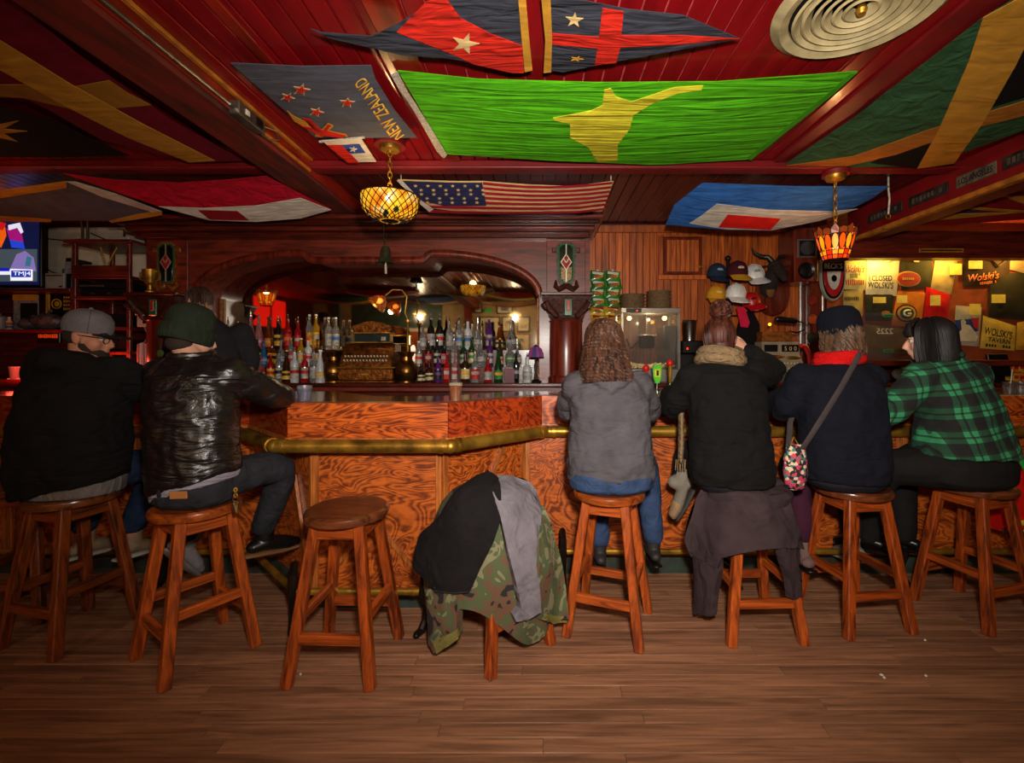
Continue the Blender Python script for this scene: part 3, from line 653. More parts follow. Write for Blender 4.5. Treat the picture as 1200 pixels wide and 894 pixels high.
p0 = hit(1041, 219, lambda x, y: 2.82); fin('cord', B().tube([V((p0.x, p0.y, CEIL)), p0, p0 + V((0.01, 0, -0.1)), p0 + V((0.0, 0, -0.22))], 0.007, 8), c_rope, t, w=True); fin('ring', B().torus(p0 + V((0, 0, -0.24)), 0.018, 0.004, 16, 6, RX(pi / 2)), m_brass, t, w=True)

# ------------------------------------------------------------------ hanging lamps
m_lead = mat('lamp_lead', C(40, 26, 16), 0.5, metal=0.7)
amb = [mat('amber_glass_%d' % k, c, 0.25, emit=(c, e), noise_=(14, 0.3), coat=0.4) for k, (c, e) in enumerate(((C(240, 150, 24), 0.55), (C(248, 178, 40), 0.75), (C(226, 118, 16), 0.5), (C(244, 196, 110), 0.5)))]
grn = mat('green_leaf_glass', C(36, 70, 40), 0.3, coat=0.4); 
redg = [mat('red_glass_%d' % k, c, 0.25, emit=(c, e), noise_=(14, 0.3), coat=0.4) for k, (c, e) in enumerate(((C(255, 84, 10), 0.8), (C(240, 40, 12), 0.7), (C(255, 150, 20), 1.0), (C(150, 60, 20), 0.35)))]
def chain(t, top, bot, n, r=0.013):
    for k in range(n):
        p = V(top).lerp(V(bot), (k + 0.5) / n); L = (V(top) - V(bot)).length / n
        R = (RZ(pi / 2 * (k % 2) + 0.5) @ RX(pi / 2)); bm_ = B().torus((0, 0, 0), r, 0.0035, 14, 6)
        bmesh.ops.transform(bm_.bm, matrix=Matrix.Translation(p) @ (R @ Matrix.Diagonal((1, L * 0.62 / r, 1))).to_4x4(), verts=bm_.bm.verts)
        fin('chain_link', bm_, m_brass, t)
def curve_at(prof, s):
    k = s * (len(prof) - 1); i = min(int(k), len(prof) - 2); f = k - i
    return (prof[i][0] + (prof[i + 1][0] - prof[i][0]) * f, prof[i][1] + (prof[i + 1][1] - prof[i][1]) * f)
def lattice_lamp(loc, label, full=True, z_top=None):
    t = thing('bowl_lamp', label, 'lamp', loc)
    prof = [(0.060 + 0.128 * sin(a) ** 0.75, -0.155 * cos(a)) for a in [pi / 2 * k / 12 for k in range(13)]]       # bottom to rim
    prof[0] = (0.05, -0.158); pt = lambda th, s, o=0.0: V(((curve_at(prof, s)[0] + o) * cos(th), (curve_at(prof, s)[0] + o) * sin(th), curve_at(prof, s)[1]))
    sh = fin('shade', B().lathe([(0.192, 0.003), (0.194, -0.004), (0.186, -0.004), (0.186, 0.003)], 36), m_lead, t)
    n = 22; rows = 7; rg = random.Random(5)
    lb = B()
    for k in range(n):
        for d in (-1, 1):
            lb.tube([pt(2 * pi * k / n + d * 2 * pi / n * rows / 2 * s_ * 1.0, 0.03 + 0.97 * s_, 0.002) for s_ in [q / 12 for q in range(13)]], 0.0028, 5)
    fin('lead_lattice', lb, m_lead, sh, kind='stuff')
    for r in range(rows + 1):
        s0, s1, s2 = (r - 1) / rows, r / rows, (r + 1) / rows
        for k in range(n):
            a = 2 * pi * (k + 0.5 * (r % 2)) / n; h = pi / n
            pts = [pt(a, max(0.0, s0)), pt(a + h, s1), pt(a, min(1.0, s2)), pt(a - h, s1)]
            if r == 0: pts = pts[1:]
            if r == rows: pts = [pts[0], pts[1], pts[3]]
            pb = B(); out = [p + V((p.x, p.y, 0)).normalized() * 0.0 for p in pts]; inn = [p - V((p.x, p.y, 0)).normalized() * 0.003 for p in pts]
            va = [pb.bm.verts.new(p) for p in out]; vb = [pb.bm.verts.new(p) for p in inn]
            pb.bm.faces.new(va); pb.bm.faces.new(vb[::-1])
            for i in range(len(va)): pb.bm.faces.new((va[i], vb[i], vb[(i + 1) % len(va)], va[(i + 1) % len(va)]))
            leaf = r in (1, 2, 3) and (k * 7 + r * 3) % 5 == 0
            fin('glass_pane', pb, grn if leaf else amb[rg.choice((0, 0, 1, 1, 2, 3))], sh, smooth=0)
    fin('bottom_cap', B().lathe([(0.0, -0.172), (0.012, -0.17), (0.02, -0.162), (0.055, -0.158), (0.05, -0.153), (0.0, -0.153)], 20), m_lead, t)
    fin('bulb', B().ball((0, 0, -0.05), (0.03, 0.03, 0.042)), emis('lamp_bulb', C(255, 190, 90), 12), t)
    if z_top is not None:
        zt = z_top - loc[2]
        fin('stem', B().tube([(0, 0, -0.155), (0, 0, 0.07)], 0.005, 8), m_brass, t)
        chain(t, (0, 0, zt - 0.03), (0, 0, 0.06), 7)
        fin('canopy', B().lathe([(0.0, zt - 0.045), (0.012, zt - 0.043), (0.02, zt - 0.03), (0.06, zt - 0.025), (0.066, zt - 0.005), (0.066, zt)], 28), m_brass, t)
        fin('ceiling_block', B().lathe([(0.0, zt), (0.1, zt), (0.1, zt + 0.03), (0.09, CEIL - loc[2] - 0.001), (0.0, CEIL - loc[2] - 0.001)], 28), m_trim, t)
    return t
lp = P(457, 231, 3.0)
lattice_lamp(lp, 'amber lattice glass bowl lamp hanging on a chain above the bar nose', z_top=2.83)
light('bowl_lamp_light', 'POINT', lp + V((0, 0, 0.03)), 7, (1, 0.62, 0.25), size=0.04)
def crown_lamp(loc, label, z_top, zc=CEIL):
    t = thing('crown_lamp', label, 'lamp', loc)
    rb, rt, h = 0.080, 0.146, 0.235; n = 16
    pt = lambda th, f: V(((rb + (rt - rb) * f ** 0.9) * cos(th), (rb + (rt - rb) * f ** 0.9) * sin(th), h * f - h))
    sh = fin('shade', B().lathe([(rb, -h - 0.004), (rb + 0.004, -h), (rb, -h + 0.004), (rb - 0.005, -h)], 28), m_lead, t)
    def pane(a0, a1, f0, f1, m_, oval=False, peak=0.0):
        if oval: pts = [pt((a0 + a1) / 2 + (a1 - a0) / 2 * 0.92 * sin(q), (f0 + f1) / 2 - (f1 - f0) / 2 * cos(q)) for q in [2 * pi * i / 12 for i in range(12)]]
        else: pts = [pt(a0, f0), pt(a1, f0), pt(a1, f1), pt((a0 + a1) / 2, f1 + peak), pt(a0, f1)]
        pb = B(); va = [pb.bm.verts.new(p) for p in pts]; vb = [pb.bm.verts.new(p * 0.985 - V((0, 0, 0.0))) for p in pts]
        pb.bm.faces.new(va); pb.bm.faces.new(vb[::-1])
        for i in range(len(va)): pb.bm.faces.new((va[i], vb[i], vb[(i + 1) % len(va)], va[(i + 1) % len(va)]))
        fin('glass_pane', pb, m_, sh, smooth=0)
    g = 0.012
    for k in range(n):
        a0, a1 = 2 * pi * k / n + g, 2 * pi * (k + 1) / n - g
        pane(a0, a1, 0.02, 0.12, redg[k % 2]); pane(a0, a1, 0.14, 0.26, redg[2 if k % 3 else 1])
        pane(a0, a1, 0.28, 0.74, redg[0 if k % 2 else 2], True)
        pane(a0, a1, 0.76, 0.88, redg[3], False, 0.16 if k % 2 == 0 else 0.06)
    lb = B()
    for k in range(n): lb.tube([pt(2 * pi * k / n, f) * 1.004 for f in (0, 0.13, 0.27, 0.5, 0.75, 0.9)], 0.0035, 5)
    for f in (0.0, 0.13, 0.27): lb.tube([pt(2 * pi * k / 28, f) * 1.004 for k in range(29)], 0.003, 5)
    for k in range(n):
        a = 2 * pi * k / n; b_ = 2 * pi * (k + 1) / n
        lb.tube([pt(a, 0.9), pt((a + b_) / 2, 1.04 if k % 2 == 0 else 0.95), pt(b_, 0.9)], 0.003, 5)
        for sg in (1, -1): lb.tube([pt((a + b_) / 2 + (b_ - a) / 2 * 0.95 * sin(q), 0.51 - 0.24 * cos(q)) * 1.004 for q in [sg * pi * i / 6 for i in range(7)]], 0.0028, 5)
    fin('lead_frame', lb, m_lead, sh, kind='stuff')
    fin('bulb', B().ball((0, 0, -0.09), 0.028), emis('lamp_bulb', C(255, 190, 90), 12), t)
    zt = z_top - loc[2]; chain(t, (0, 0, zt - 0.04), (0, 0, -0.02), 8)
    fin('spider', B().tube([(-rt, 0, -0.02), (0, 0, -0.01), (rt, 0, -0.02)], 0.004, 6), m_brass, t); fin('spider', B().tube([(0, -rt, -0.02), (0, 0, -0.01), (0, rt, -0.02)], 0.004, 6), m_brass, t)
    fin('canopy', B().lathe([(0.0, zt - 0.05), (0.012, zt - 0.048), (0.06, zt - 0.03), (0.072, zt - 0.008), (0.072, zt)], 24), m_brass, t)
    fin('ceiling_block', B().lathe([(0.0, zt), (0.09, zt), (0.092, zt + 0.03), (0.085, zc - loc[2] - 0.001), (0.0, zc - loc[2] - 0.001)], 24), m_trim, t)
    light('crown_lamp_light', 'POINT', V(loc) + V((0, 0, -0.03)), 5, (1, 0.5, 0.18), size=0.03)
    return t
crown_lamp(P(979, 268, 3.41), 'red and orange glass crown lamp hanging at the right beam', 2.80, 2.834)
crown_lamp(V((-4.1, 2.9, 2.45)), 'crown lamp at the left end, seen only in the mirror', 2.80)
# bell
t = thing('hanging_bell', 'green patinated bell hanging before the mirror', 'bell', P(452, 300, 4.34))
m_pat = mat('bell_patina', C(92, 92, 62), 0.4, metal=0.7, noise_=(14, 0.35))
fin('bell_body', B().lathe([(0.0, 0.09), (0.03, 0.088), (0.045, 0.06), (0.052, 0.0), (0.068, -0.05), (0.085, -0.072), (0.08, -0.074), (0.06, -0.05), (0.045, 0.0), (0.0, 0.07)], 28), m_pat, t)
fin('clapper', B().tube([(0, 0, 0.05), (0, 0, -0.09)], 0.006, 8, True), c_rope, t); fin('pull_cord', B().tube([(0, 0, -0.09), (0.002, 0, -0.16)], 0.011, 8, True), c_rope, t)
fin('hanger', B().tube([(0, 0, 0.085), (0.0, 0, 0.13), (-0.02, 0, 0.18), (-0.015, 0, 0.30)], 0.007, 8), m_pat, t)
# ------------------------------------------------------------------ the back bar
m_mah = wood('mahogany', C(64, 18, 10), C(122, 40, 22), (1.0, 10, 10), 0.4, 0.15, 0, 2.4, 0.06, 0.12)
m_mahv = wood('mahogany_upright', C(64, 18, 10), C(118, 40, 22), (10, 10, 0.9), 0.28, 0.5, 0, 2.4, 0.06, 0.1)
m_mahd = wood('mahogany_dark', C(44, 14, 9), C(86, 28, 16), (1.0, 10, 10), 0.25, 0.6, 0, 2.4, 0.05, 0.1)
m_mirror = mat('old_mirror', C(206, 200, 186), 0.03, metal=1.0, noise_=(2, 0.04))
m_gilt = mat('carved_gilt', C(150, 84, 26), 0.45, metal=0.3, noise_=(30, 0.4), bump=(60, 0.3))
m_carve = mat('carved_mahogany', C(70, 28, 16), 0.4, noise_=(30, 0.4), bump=(50, 0.4), coat=0.2)
m_stain_g = mat('stained_green', C(30, 92, 56), 0.2, coat=0.5); m_stain_r = mat('stained_red', C(168, 38, 26), 0.2, coat=0.5); m_stain_k = mat('stained_black', C(14, 16, 18), 0.15, coat=0.6); m_came = mat('lead_came', C(186, 180, 166), 0.4, metal=0.5)
m_speck = mat('speckled_gold_glass', C(176, 140, 70), 0.3, noise_=(60, 0.6), coat=0.4)
cn = thing('back_counter', 'dark mahogany back counter running behind the bar', 'counter', (0, 4.62, 0.2))
for k in range(6):
    x0 = -6.25 + k * 12.5 / 6; x1 = x0 + 12.5 / 6
    fin('cabinet_front', B().box2((x0 + 0.004, 4.42, 0.2), (x1 - 0.004, 4.96, 1.12), 0.004), m_mahd, cn, w=True)
fin('counter_top', B().box2((-6.25, 4.34, 1.162), (6.25, 4.94, 1.20), 0.008), m_mahd, cn, w=True)
fin('edge_moulding', B().box2((-6.25, 4.36, 1.115), (6.25, 4.93, 1.161), 0.008), m_mah, cn, w=True)
bk = thing('back_bar', 'carved mahogany back bar with arched mirror, columns and heavy cornice', 'back bar', (-1.7, 4.7, 1.2))
OL, OR_, ZT = -3.87, 0.50, 2.66
arch = [(0.0, 1.2)]
for k in range(13):
    a = pi / 2 * k / 12; arch.append((-1.02 + 1.02 * cos(a), 2.06 + 0.41 * sin(a)))
arch += [(-1.06, 2.47), (-1.10, 2.45), (-1.13, 2.415), (-1.18, 2.40), (-2.22, 2.40), (-2.27, 2.415), (-2.30, 2.45), (-2.34, 2.47)]
for k in range(13):
    a = pi / 2 * k / 12; arch.append((-2.38 - 1.02 * sin(a), 2.06 + 0.41 * cos(a)))
arch.append((-3.40, 1.2))
fin('arched_surround', B().poly_xz([(OL, 1.2), (OL, ZT), (OR_, ZT), (OR_, 1.2)] + arch, 4.50, 4.88), m_mah, bk, w=True)
fin('arch_moulding', B().tube([V((x, 4.498, z_)) for x, z_ in arch[1:-1]], 0.024, 8, False, (0.6, 1.5), up=(0, 1, 0)), m_mahv, bk, w=True)
fin('mirror', B().box2((-3.42, 4.88, 1.2), (0.02, 4.905, 2.5)), m_mirror, bk, w=True, label='large silvered mirror')
for x in (-3.385, -0.015): fin('mirror_bead', B().box2((x - 0.012, 4.84, 1.2), (x + 0.012, 4.879, 2.07), 0.004), m_gilt, bk, w=True)
for k, (y0, y1, z0, z1, o) in enumerate(((4.42, 4.9, 2.60, 2.66, 0.05), (4.36, 4.9, 2.66, 2.70, 0.09), (4.28, 4.9, 2.70, 2.735, 0.13), (4.23, 4.9, 2.735, 2.775, 0.16))):
    fin('cornice_tier', B().box2((-3.87 - o, y0, z0), (0.44 + o, y1, z1), 0.008), m_mah if k % 2 else m_mahd, bk, w=True)
fin('gallery_rail', B().tube([(-1.7, 4.45, 2.86), (0.40, 4.45, 2.86)], 0.008, 8), m_trim, bk, w=True)
for x in (-1.65, -0.9, -0.15, 0.36): fin('gallery_post', B().tube([(x, 4.45, 2.776), (x, 4.45, 2.86)], 0.007, 8), m_trim, bk, w=True)
for s, x in ((0, -3.64), (1, 0.262)):
    fin('pilaster_panel', B().box2((x - 0.19, 4.478, 2.06), (x + 0.19, 4.50, 2.59), 0.004), m_mah, bk, w=True)
    fin('capital_shelf', B().box2((x - 0.25, 4.26, 2.025), (x + 0.25, 4.5, 2.055), 0.006), m_mahd, bk, w=True)
    cap = fin('capital', B().loft([[V((x + sx * w_, 4.5 if sy > 0 else 4.5 - d, z_)) for sx, sy in ((-1, -1), (1, -1), (1, 1), (-1, 1))] for z_, w_, d in ((1.80, 0.15, 0.15), (1.84, 0.17, 0.17), (1.90, 0.18, 0.18), (1.96, 0.215, 0.21), (2.02, 0.235, 0.23))]), m_carve, bk, w=True)
    for sx in (-1, 1):
        fin('acanthus_scroll', B().tube([(x + sx * 0.10, 4.31, 1.84), (x + sx * 0.16, 4.30, 1.90), (x + sx * 0.20, 4.28, 1.97), (x + sx * 0.225, 4.27, 1.94), (x + sx * 0.20, 4.27, 1.905)], [0.03, 0.035, 0.03, 0.025, 0.012], 8, True), m_carve, bk, w=True)
    fin('capital_jewel', B().box((x + 0.01, 4.29, 1.92), (0.075, 0.02, 0.17), None, 0.006), m_stain_g, bk, w=True); fin('capital_jewel_core', B().box((x + 0.01, 4.277, 1.93), (0.035, 0.01, 0.10), None, 0.004), m_stain_r, bk, w=True)
    fin('column_shaft', B().lathe([(0.175, 1.2), (0.175, 1.25), (0.16, 1.27), (0.163, 1.5), (0.158, 1.78), (0.17, 1.80)], 32, (x, 4.47, 0)), m_mahv, bk, w=True)
    # stained glass ornament
    oz = lambda f: 2.13 + 0.44 * f
    body = [(x - 0.085, oz(0.15)), (x - 0.06, oz(0.06)), (x + 0.06, oz(0.06)), (x + 0.085, oz(0.15)), (x + 0.095, oz(0.6)), (x + 0.095, oz(0.92)), (x + 0.05, oz(1.0)), (x - 0.05, oz(1.0)), (x - 0.095, oz(0.92)), (x - 0.095, oz(0.6))]
    fr = m_gilt if s == 0 else m_carve
    orn = fin('ornament_frame', B().poly_xz(body, 4.455, 4.479), fr, bk, w=True)
    for sx in (-1, 1):
        fin('ornament_ear', B().box((x + sx * 0.115, 4.465, oz(0.82)), (0.045, 0.02, 0.05), None, 0.006), fr, bk, w=True)
        fin('ornament_scroll', B().tube([(x + sx * 0.02, 4.46, oz(0.02)), (x + sx * 0.07, 4.455, oz(-0.05)), (x + sx * 0.105, 4.455, oz(0.02)), (x + sx * 0.10, 4.46, oz(0.13))], [0.03, 0.028, 0.024, 0.012], 8, True), fr, bk, w=True)
    for sc, m_, yy in ((0.84, m_stain_g, 4.452), (0.68, m_stain_k, 4.449)):
        cz = oz(0.53); fin('ornament_glass', B().poly_xz([(x + (px_ - x) * sc, cz + (pz_ - cz) * (0.5 + sc * 0.5)) for px_, pz_ in body], yy, yy + 0.004), m_, bk, w=True)
    if s == 1: fin('ornament_glass', B().poly_xz([(x - 0.05, oz(0.18)), (x, oz(0.10)), (x + 0.05, oz(0.18)), (x + 0.055, oz(0.45)), (x, oz(0.40)), (x - 0.055, oz(0.45))], 4.446, 4.449), m_speck, bk, w=True)
    dz = oz(0.55)
    fin('ornament_diamond', B().poly_xz([(x - 0.056, dz), (x, dz - 0.085), (x + 0.056, dz), (x, dz + 0.085)], 4.445, 4.449), m_came, bk, w=True)
    fin('ornament_diamond', B().poly_xz([(x - 0.046, dz), (x, dz - 0.07), (x + 0.046, dz), (x, dz + 0.07)], 4.442, 4.446), m_stain_r, bk, w=True)
    fin('lead_line', B().box2((x - 0.005, 4.444, dz + 0.08), (x + 0.005, 4.449, oz(0.95))), m_came, bk, w=True); fin('lead_line', B().box2((x - 0.005, 4.444, oz(0.12)), (x + 0.005, 4.449, dz - 0.08)), m_came, bk, w=True)
    for sx in (-1, 1): fin('lead_line', B().beam((x, 4.442, dz - 0.01), (x + sx * 0.024, 4.442, dz + 0.032), 0.008, 0.004, (0, -1, 0)), m_came, bk, w=True)
fin('wall_above', B().box2((-3.95, 4.6, 2.776), (0.46, 4.9, 2.895)), m_dark, bk, w=True)
for z0, y0 in ((1.35, 4.56), (1.52, 4.70)):
    for xa, xb in ((-3.38, -2.12), (-1.20, -0.02)):
        fin('bottle_step', B().box2((xa, y0 - 0.075, 1.2), (xb, y0 + 0.075, z0), 0.004), m_mahd, bk, w=True)
# ------------------------------------------------------------------ bottles
def glass(name, col, trans=0.9, rough=0.04): return mat('glass_' + name, col, rough, noise_=(4, 0.05), trans=trans, ior=1.45, coat=0.2)
GL = {'clear': glass('clear', C(235, 238, 236)), 'amber': glass('amber', C(196, 98, 20)), 'brown': glass('brown', C(74, 34, 12), 0.6), 'green': glass('green', C(46, 104, 50), 0.8), 'dark': glass('dark', C(18, 20, 18), 0.2), 'red': glass('red', C(196, 24, 26), 0.6), 'pink': glass('pink', C(240, 168, 170), 0.8), 'purple': glass('purple', C(96, 40, 120), 0.5), 'blue': glass('blue', C(60, 140, 196), 0.7), 'yellow': glass('yellow', C(226, 176, 40), 0.7), 'frost': glass('frost', C(222, 224, 226), 0.5, 0.35)}
def paper(n, c): return mat('paper_' + n, c, 0.6, noise_=(30, 0.35))
PP = {'white': paper('white', C(178, 170, 158)), 'cream': paper('cream', C(212, 190, 140)), 'black': paper('black', C(22, 20, 20)), 'red': paper('red', C(190, 26, 30)), 'yellow': paper('yellow', C(226, 172, 36)), 'green': paper('green', C(60, 124, 52)), 'orange': paper('orange', C(226, 110, 26)), 'blue': paper('blue', C(56, 110, 180)), 'pink': paper('pink', C(220, 60, 110)), 'grey': paper('grey', C(150, 150, 154)), 'purple': paper('purple', C(110, 60, 130))}
CP = {'black': m_black, 'silver': mat('pour_steel', C(200, 198, 192), 0.2, metal=1.0), 'white': mat('cap_white', C(226, 224, 220), 0.4), 'red': mat('cap_red', C(180, 20, 24), 0.35), 'gold': mat('cap_gold', C(196, 150, 60), 0.3, metal=0.8), 'blue': mat('cap_blue', C(40, 90, 170), 0.35), 'green': mat('cap_green', C(40, 110, 50), 0.35)}
BP = {}
def bottle_meshes(shape, h, r):
    k = (shape, h, r)
    if k in BP: return BP[k]
    if shape == 'tall': pr = [(0, 0), (r * 0.92, 0), (r, 0.012), (r, h * 0.60), (r * 0.9, h * 0.67), (r * 0.42, h * 0.76), (r * 0.36, h * 0.95), (r * 0.40, h * 0.955), (r * 0.40, h * 0.97), (0, h * 0.97)]; lz = (0.14, 0.50)
    elif shape == 'squat': pr = [(0, 0), (r * 0.95, 0), (r, 0.01), (r, h * 0.50), (r * 0.85, h * 0.62), (r * 0.36, h * 0.70), (r * 0.32, h * 0.93), (r * 0.37, h * 0.94), (r * 0.37, h * 0.97), (0, h * 0.97)]; lz = (0.12, 0.44)
    elif shape == 'round': pr = [(0, 0), (r * 0.6, 0), (r * 0.95, h * 0.12), (r, h * 0.28), (r * 0.9, h * 0.46), (r * 0.4, h * 0.60), (r * 0.28, h * 0.70), (r * 0.28, h * 0.94), (r * 0.34, h * 0.95), (0, h * 0.97)]; lz = (0.2, 0.36)
    elif shape == 'slope': pr = [(0, 0), (r * 0.95, 0), (r, 0.01), (r * 0.96, h * 0.40), (r * 0.62, h * 0.62), (r * 0.36, h * 0.80), (r * 0.33, h * 0.95), (r * 0.38, h * 0.96), (0, h * 0.97)]; lz = (0.1, 0.36)
    else: pr = [(0, 0), (r * 1.0, 0), (r * 1.08, 0.01), (r * 1.08, h * 0.62), (r * 0.95, h * 0.66), (r * 0.42, h * 0.70), (r * 0.38, h * 0.95), (0, h * 0.97)]; lz = (0.12, 0.5)
    n = 4 if shape == 'square' else 18
    b = B().lathe(pr, n, (0, 0, 0), RZ(pi / 4) if n == 4 else None); sm = 35
    if n == 4: bmesh.ops.bevel(b.bm, geom=[e for e in b.bm.edges if abs(e.verts[0].co.z - e.verts[1].co.z) > 0.05], offset=0.006, segments=2, affect='EDGES')
    g = b.mesh('glass_body', [], sm)
    rr = (r if n != 4 else r * 1.08) * 1.012
    lb = B().lathe([(rr, h * lz[0]), (rr, h * lz[1]), (rr * 0.985, h * lz[1]), (rr * 0.985, h * lz[0])], n, (0, 0, 0), RZ(pi / 4) if n == 4 else None).mesh('label_band', [], sm)
    st = B().lathe([(rr * 1.006, h * (lz[0] + (lz[1] - lz[0]) * 0.45)), (rr * 1.006, h * (lz[0] + (lz[1] - lz[0]) * 0.75)), (rr * 0.99, h * (lz[0] + (lz[1] - lz[0]) * 0.75)), (rr * 0.99, h * (lz[0] + (lz[1] - lz[0]) * 0.45))], n, (0, 0, 0), RZ(pi / 4) if n == 4 else None).mesh('label_stripe', [], sm)
    nr = r * 0.42
    cp = B().lathe([(0, h * 0.97), (nr, h * 0.97), (nr, h), (nr * 0.9, h + 0.006), (0, h + 0.006)], 12).mesh('cap', [], sm)
    sp = B().lathe([(0, h * 0.97), (nr * 0.8, h * 0.97), (nr * 0.8, h), (nr * 0.3, h + 0.012), (nr * 0.28, h + 0.04), (0, h + 0.042)], 10).mesh('pour_spout', [], sm)
    BP[k] = (g, lb, st, cp, sp); return BP[k]
def bottle(x, y, z_, shape, gl, lab, stripe, cap, h, r, label, spout=False, group='bottles on the back bar'):
    t = thing('bottle', label, 'bottle', (x, y, z_), random.uniform(-0.4, 0.4) if shape != 'square' else random.uniform(-0.1, 0.1), group)
    g, lb, st, cp, sp = bottle_meshes(shape, h, r)
    def put(nm, me, m_):
        o = bpy.data.objects.new(nm, me); 
        if not me.materials: me.materials.append(None)
        COL.objects.link(o); o.parent = t; o.material_slots[0].link = 'OBJECT'; o.material_slots[0].material = m_
    put('glass_body', g, GL[gl])
    if lab: put('label_band', lb, PP[lab])
    if stripe: put('label_stripe', st, PP[stripe])
    put('pour_spout' if spout else 'cap', sp if spout else cp, CP[cap]); return t
ROWS = [
 # (side, row words, y, z, u list, specs)
 ('left', 'front row', 4.425, 1.2, (276, 290, 304, 318, 327, 335, 346, 357, 367, 376), [('squat', 'clear', 'red', 'white', 'white', .25, .042), ('squat', 'clear', 'red', 'pink', 'white', .24, .045), ('square', 'pink', 'red', 'white', 'red', .25, .040), ('tall', 'red', 'yellow', 'red', 'red', .27, .036), ('tall', 'clear', 'white', 'black', 'black', .29, .034), ('slope', 'brown', 'yellow', 'black', 'yellow', .31, .044), ('tall', 'frost', 'white', 'red', 'silver', .30, .042), ('tall', 'red', 'white', 'red', 'silver', .29, .036), ('tall', 'clear', 'white', 'grey', 'silver', .30, .040), ('slope', 'frost', 'white', 'yellow', 'white', .31, .046)]),
 ('left', 'middle row', 4.56, 1.35, (262, 276, 289, 302, 309, 318, 330, 341, 352, 362, 372), [('squat', 'red', 'red', 'white', 'gold', .24, .040), ('tall', 'clear', 'orange', 'red', 'white', .27, .04), ('squat', 'pink', 'white', 'red', 'red', .25, .042), ('tall', 'green', 'yellow', 'green', 'green', .28, .038), ('slope', 'blue', 'blue', 'white', 'blue', .26, .036), ('square', 'amber', 'yellow', 'black', 'black', .27, .038), ('round', 'clear', 'white', 'blue', 'silver', .28, .044), ('tall', 'clear', 'red', 'white', 'gold', .28, .036), ('tall', 'yellow', 'white', 'yellow', 'white', .28, .038), ('tall', 'frost', 'white', 'red', 'red', .27, .038), ('square', 'amber', 'white', 'yellow', 'black', .27, .036)]),
 ('left', 'top row', 4.70, 1.52, (268, 279, 293, 304, 315, 325, 338, 349, 362, 371, 385, 393), [('tall', 'clear', 'white', 'grey', 'silver', .30, .034), ('tall', 'dark', 'red', 'yellow', 'gold', .29, .036), ('slope', 'pink', 'pink', 'white', 'silver', .36, .046), ('slope', 'pink', 'pink', 'white', 'silver', .34, .044), ('slope', 'amber', 'orange', 'yellow', 'black', .33, .040), ('tall', 'dark', 'yellow', 'black', 'silver', .31, .038), ('tall', 'red', 'red', 'orange', 'silver', .32, .038), ('tall', 'red', 'red', 'white', 'silver', .30, .036), ('tall', 'clear', 'yellow', 'orange', 'white', .36, .034), ('tall', 'yellow', 'yellow', 'white', 'white', .36, .034), ('tall', 'clear', 'white', 'grey', 'white', .33, .036), ('tall', 'clear', 'white', 'blue', 'white', .33, .036)]),
 ('right', 'front row', 4.425, 1.2, (494, 503, 513, 524, 533, 545, 557, 572, 584, 605, 618), [('squat', 'dark', 'cream', 'black', 'black', .17, .040), ('squat', 'brown', 'cream', 'black', 'black', .21, .040), ('tall', 'purple', 'black', 'purple', 'purple', .24, .034), ('square', 'red', 'red', 'white', 'red', .28, .033), ('square', 'pink', 'white', 'red', 'silver', .29, .033), ('squat', 'brown', 'cream', 'yellow', 'black', .30, .046), ('squat', 'clear', 'red', 'white', 'silver', .30, .042), ('squat', 'red', 'white', 'grey', 'silver', .24, .040), ('slope', 'green', 'green', 'yellow', 'black', .33, .044), ('tall', 'dark', 'black', 'grey', 'black', .29, .030), ('squat', 'frost', 'grey', 'white', 'silver', .25, .046)]),
 ('right', 'middle row', 4.56, 1.35, (491, 502, 512, 521, 532, 543, 553, 564, 574, 586, 598, 606), [('tall', 'clear', 'white', 'red', 'white', .25, .036), ('tall', 'brown', 'red', 'white', 'red', .26, .034), ('tall', 'dark', 'white', 'black', 'silver', .27, .036), ('square', 'dark', 'red', 'grey', 'black', .26, .036), ('tall', 'clear', 'white', 'grey', 'silver', .28, .034), ('squat', 'green', 'white', 'green', 'silver', .28, .04), ('tall', 'green', 'cream', 'green', 'black', .28, .034), ('round', 'clear', 'white', 'grey', 'silver', .27, .046), ('tall', 'purple', 'white', 'purple', 'black', .27, .034), ('slope', 'brown', 'cream', 'red', 'gold', .28, .04), ('round', 'clear', 'green', 'white', 'silver', .28, .052), ('round', 'clear', 'white', 'grey', 'silver', .24, .048)]),
 ('right', 'top row', 4.70, 1.52, (496, 505, 515, 527, 538, 548, 560, 573, 585, 599), [('tall', 'clear', 'white', 'grey', 'silver', .24, .036), ('tall', 'dark', 'white', 'grey', 'silver', .33, .040), ('tall', 'dark', 'white', 'red', 'silver', .33, .040), ('tall', 'clear', 'white', 'grey', 'silver', .30, .038), ('tall', 'clear', 'white', 'blue', 'silver', .31, .038), ('tall', 'frost', 'white', 'blue', 'silver', .30, .038), ('round', 'clear', 'white', 'grey', 'silver', .29, .048), ('tall', 'purple', 'white', 'purple', 'purple', .31, .036), ('slope', 'amber', 'cream', 'black', 'black', .28, .040), ('round', 'clear', 'grey', 'white', 'silver', .30, .056)]),
]
SH = {'tall': 'tall slim', 'squat': 'broad-shouldered', 'square': 'square', 'round': 'round-bellied', 'slope': 'sloping-shouldered'}; GW = {'frost': 'frosted', 'dark': 'near-black'}
CP['yellow'] = CP['gold']; CP['purple'] = mat('cap_purple', C(80, 40, 110), 0.4)
ORD = ['first', 'second', 'third', 'fourth', 'fifth', 'sixth', 'seventh', 'eighth', 'ninth', 'tenth', 'eleventh', 'twelfth']
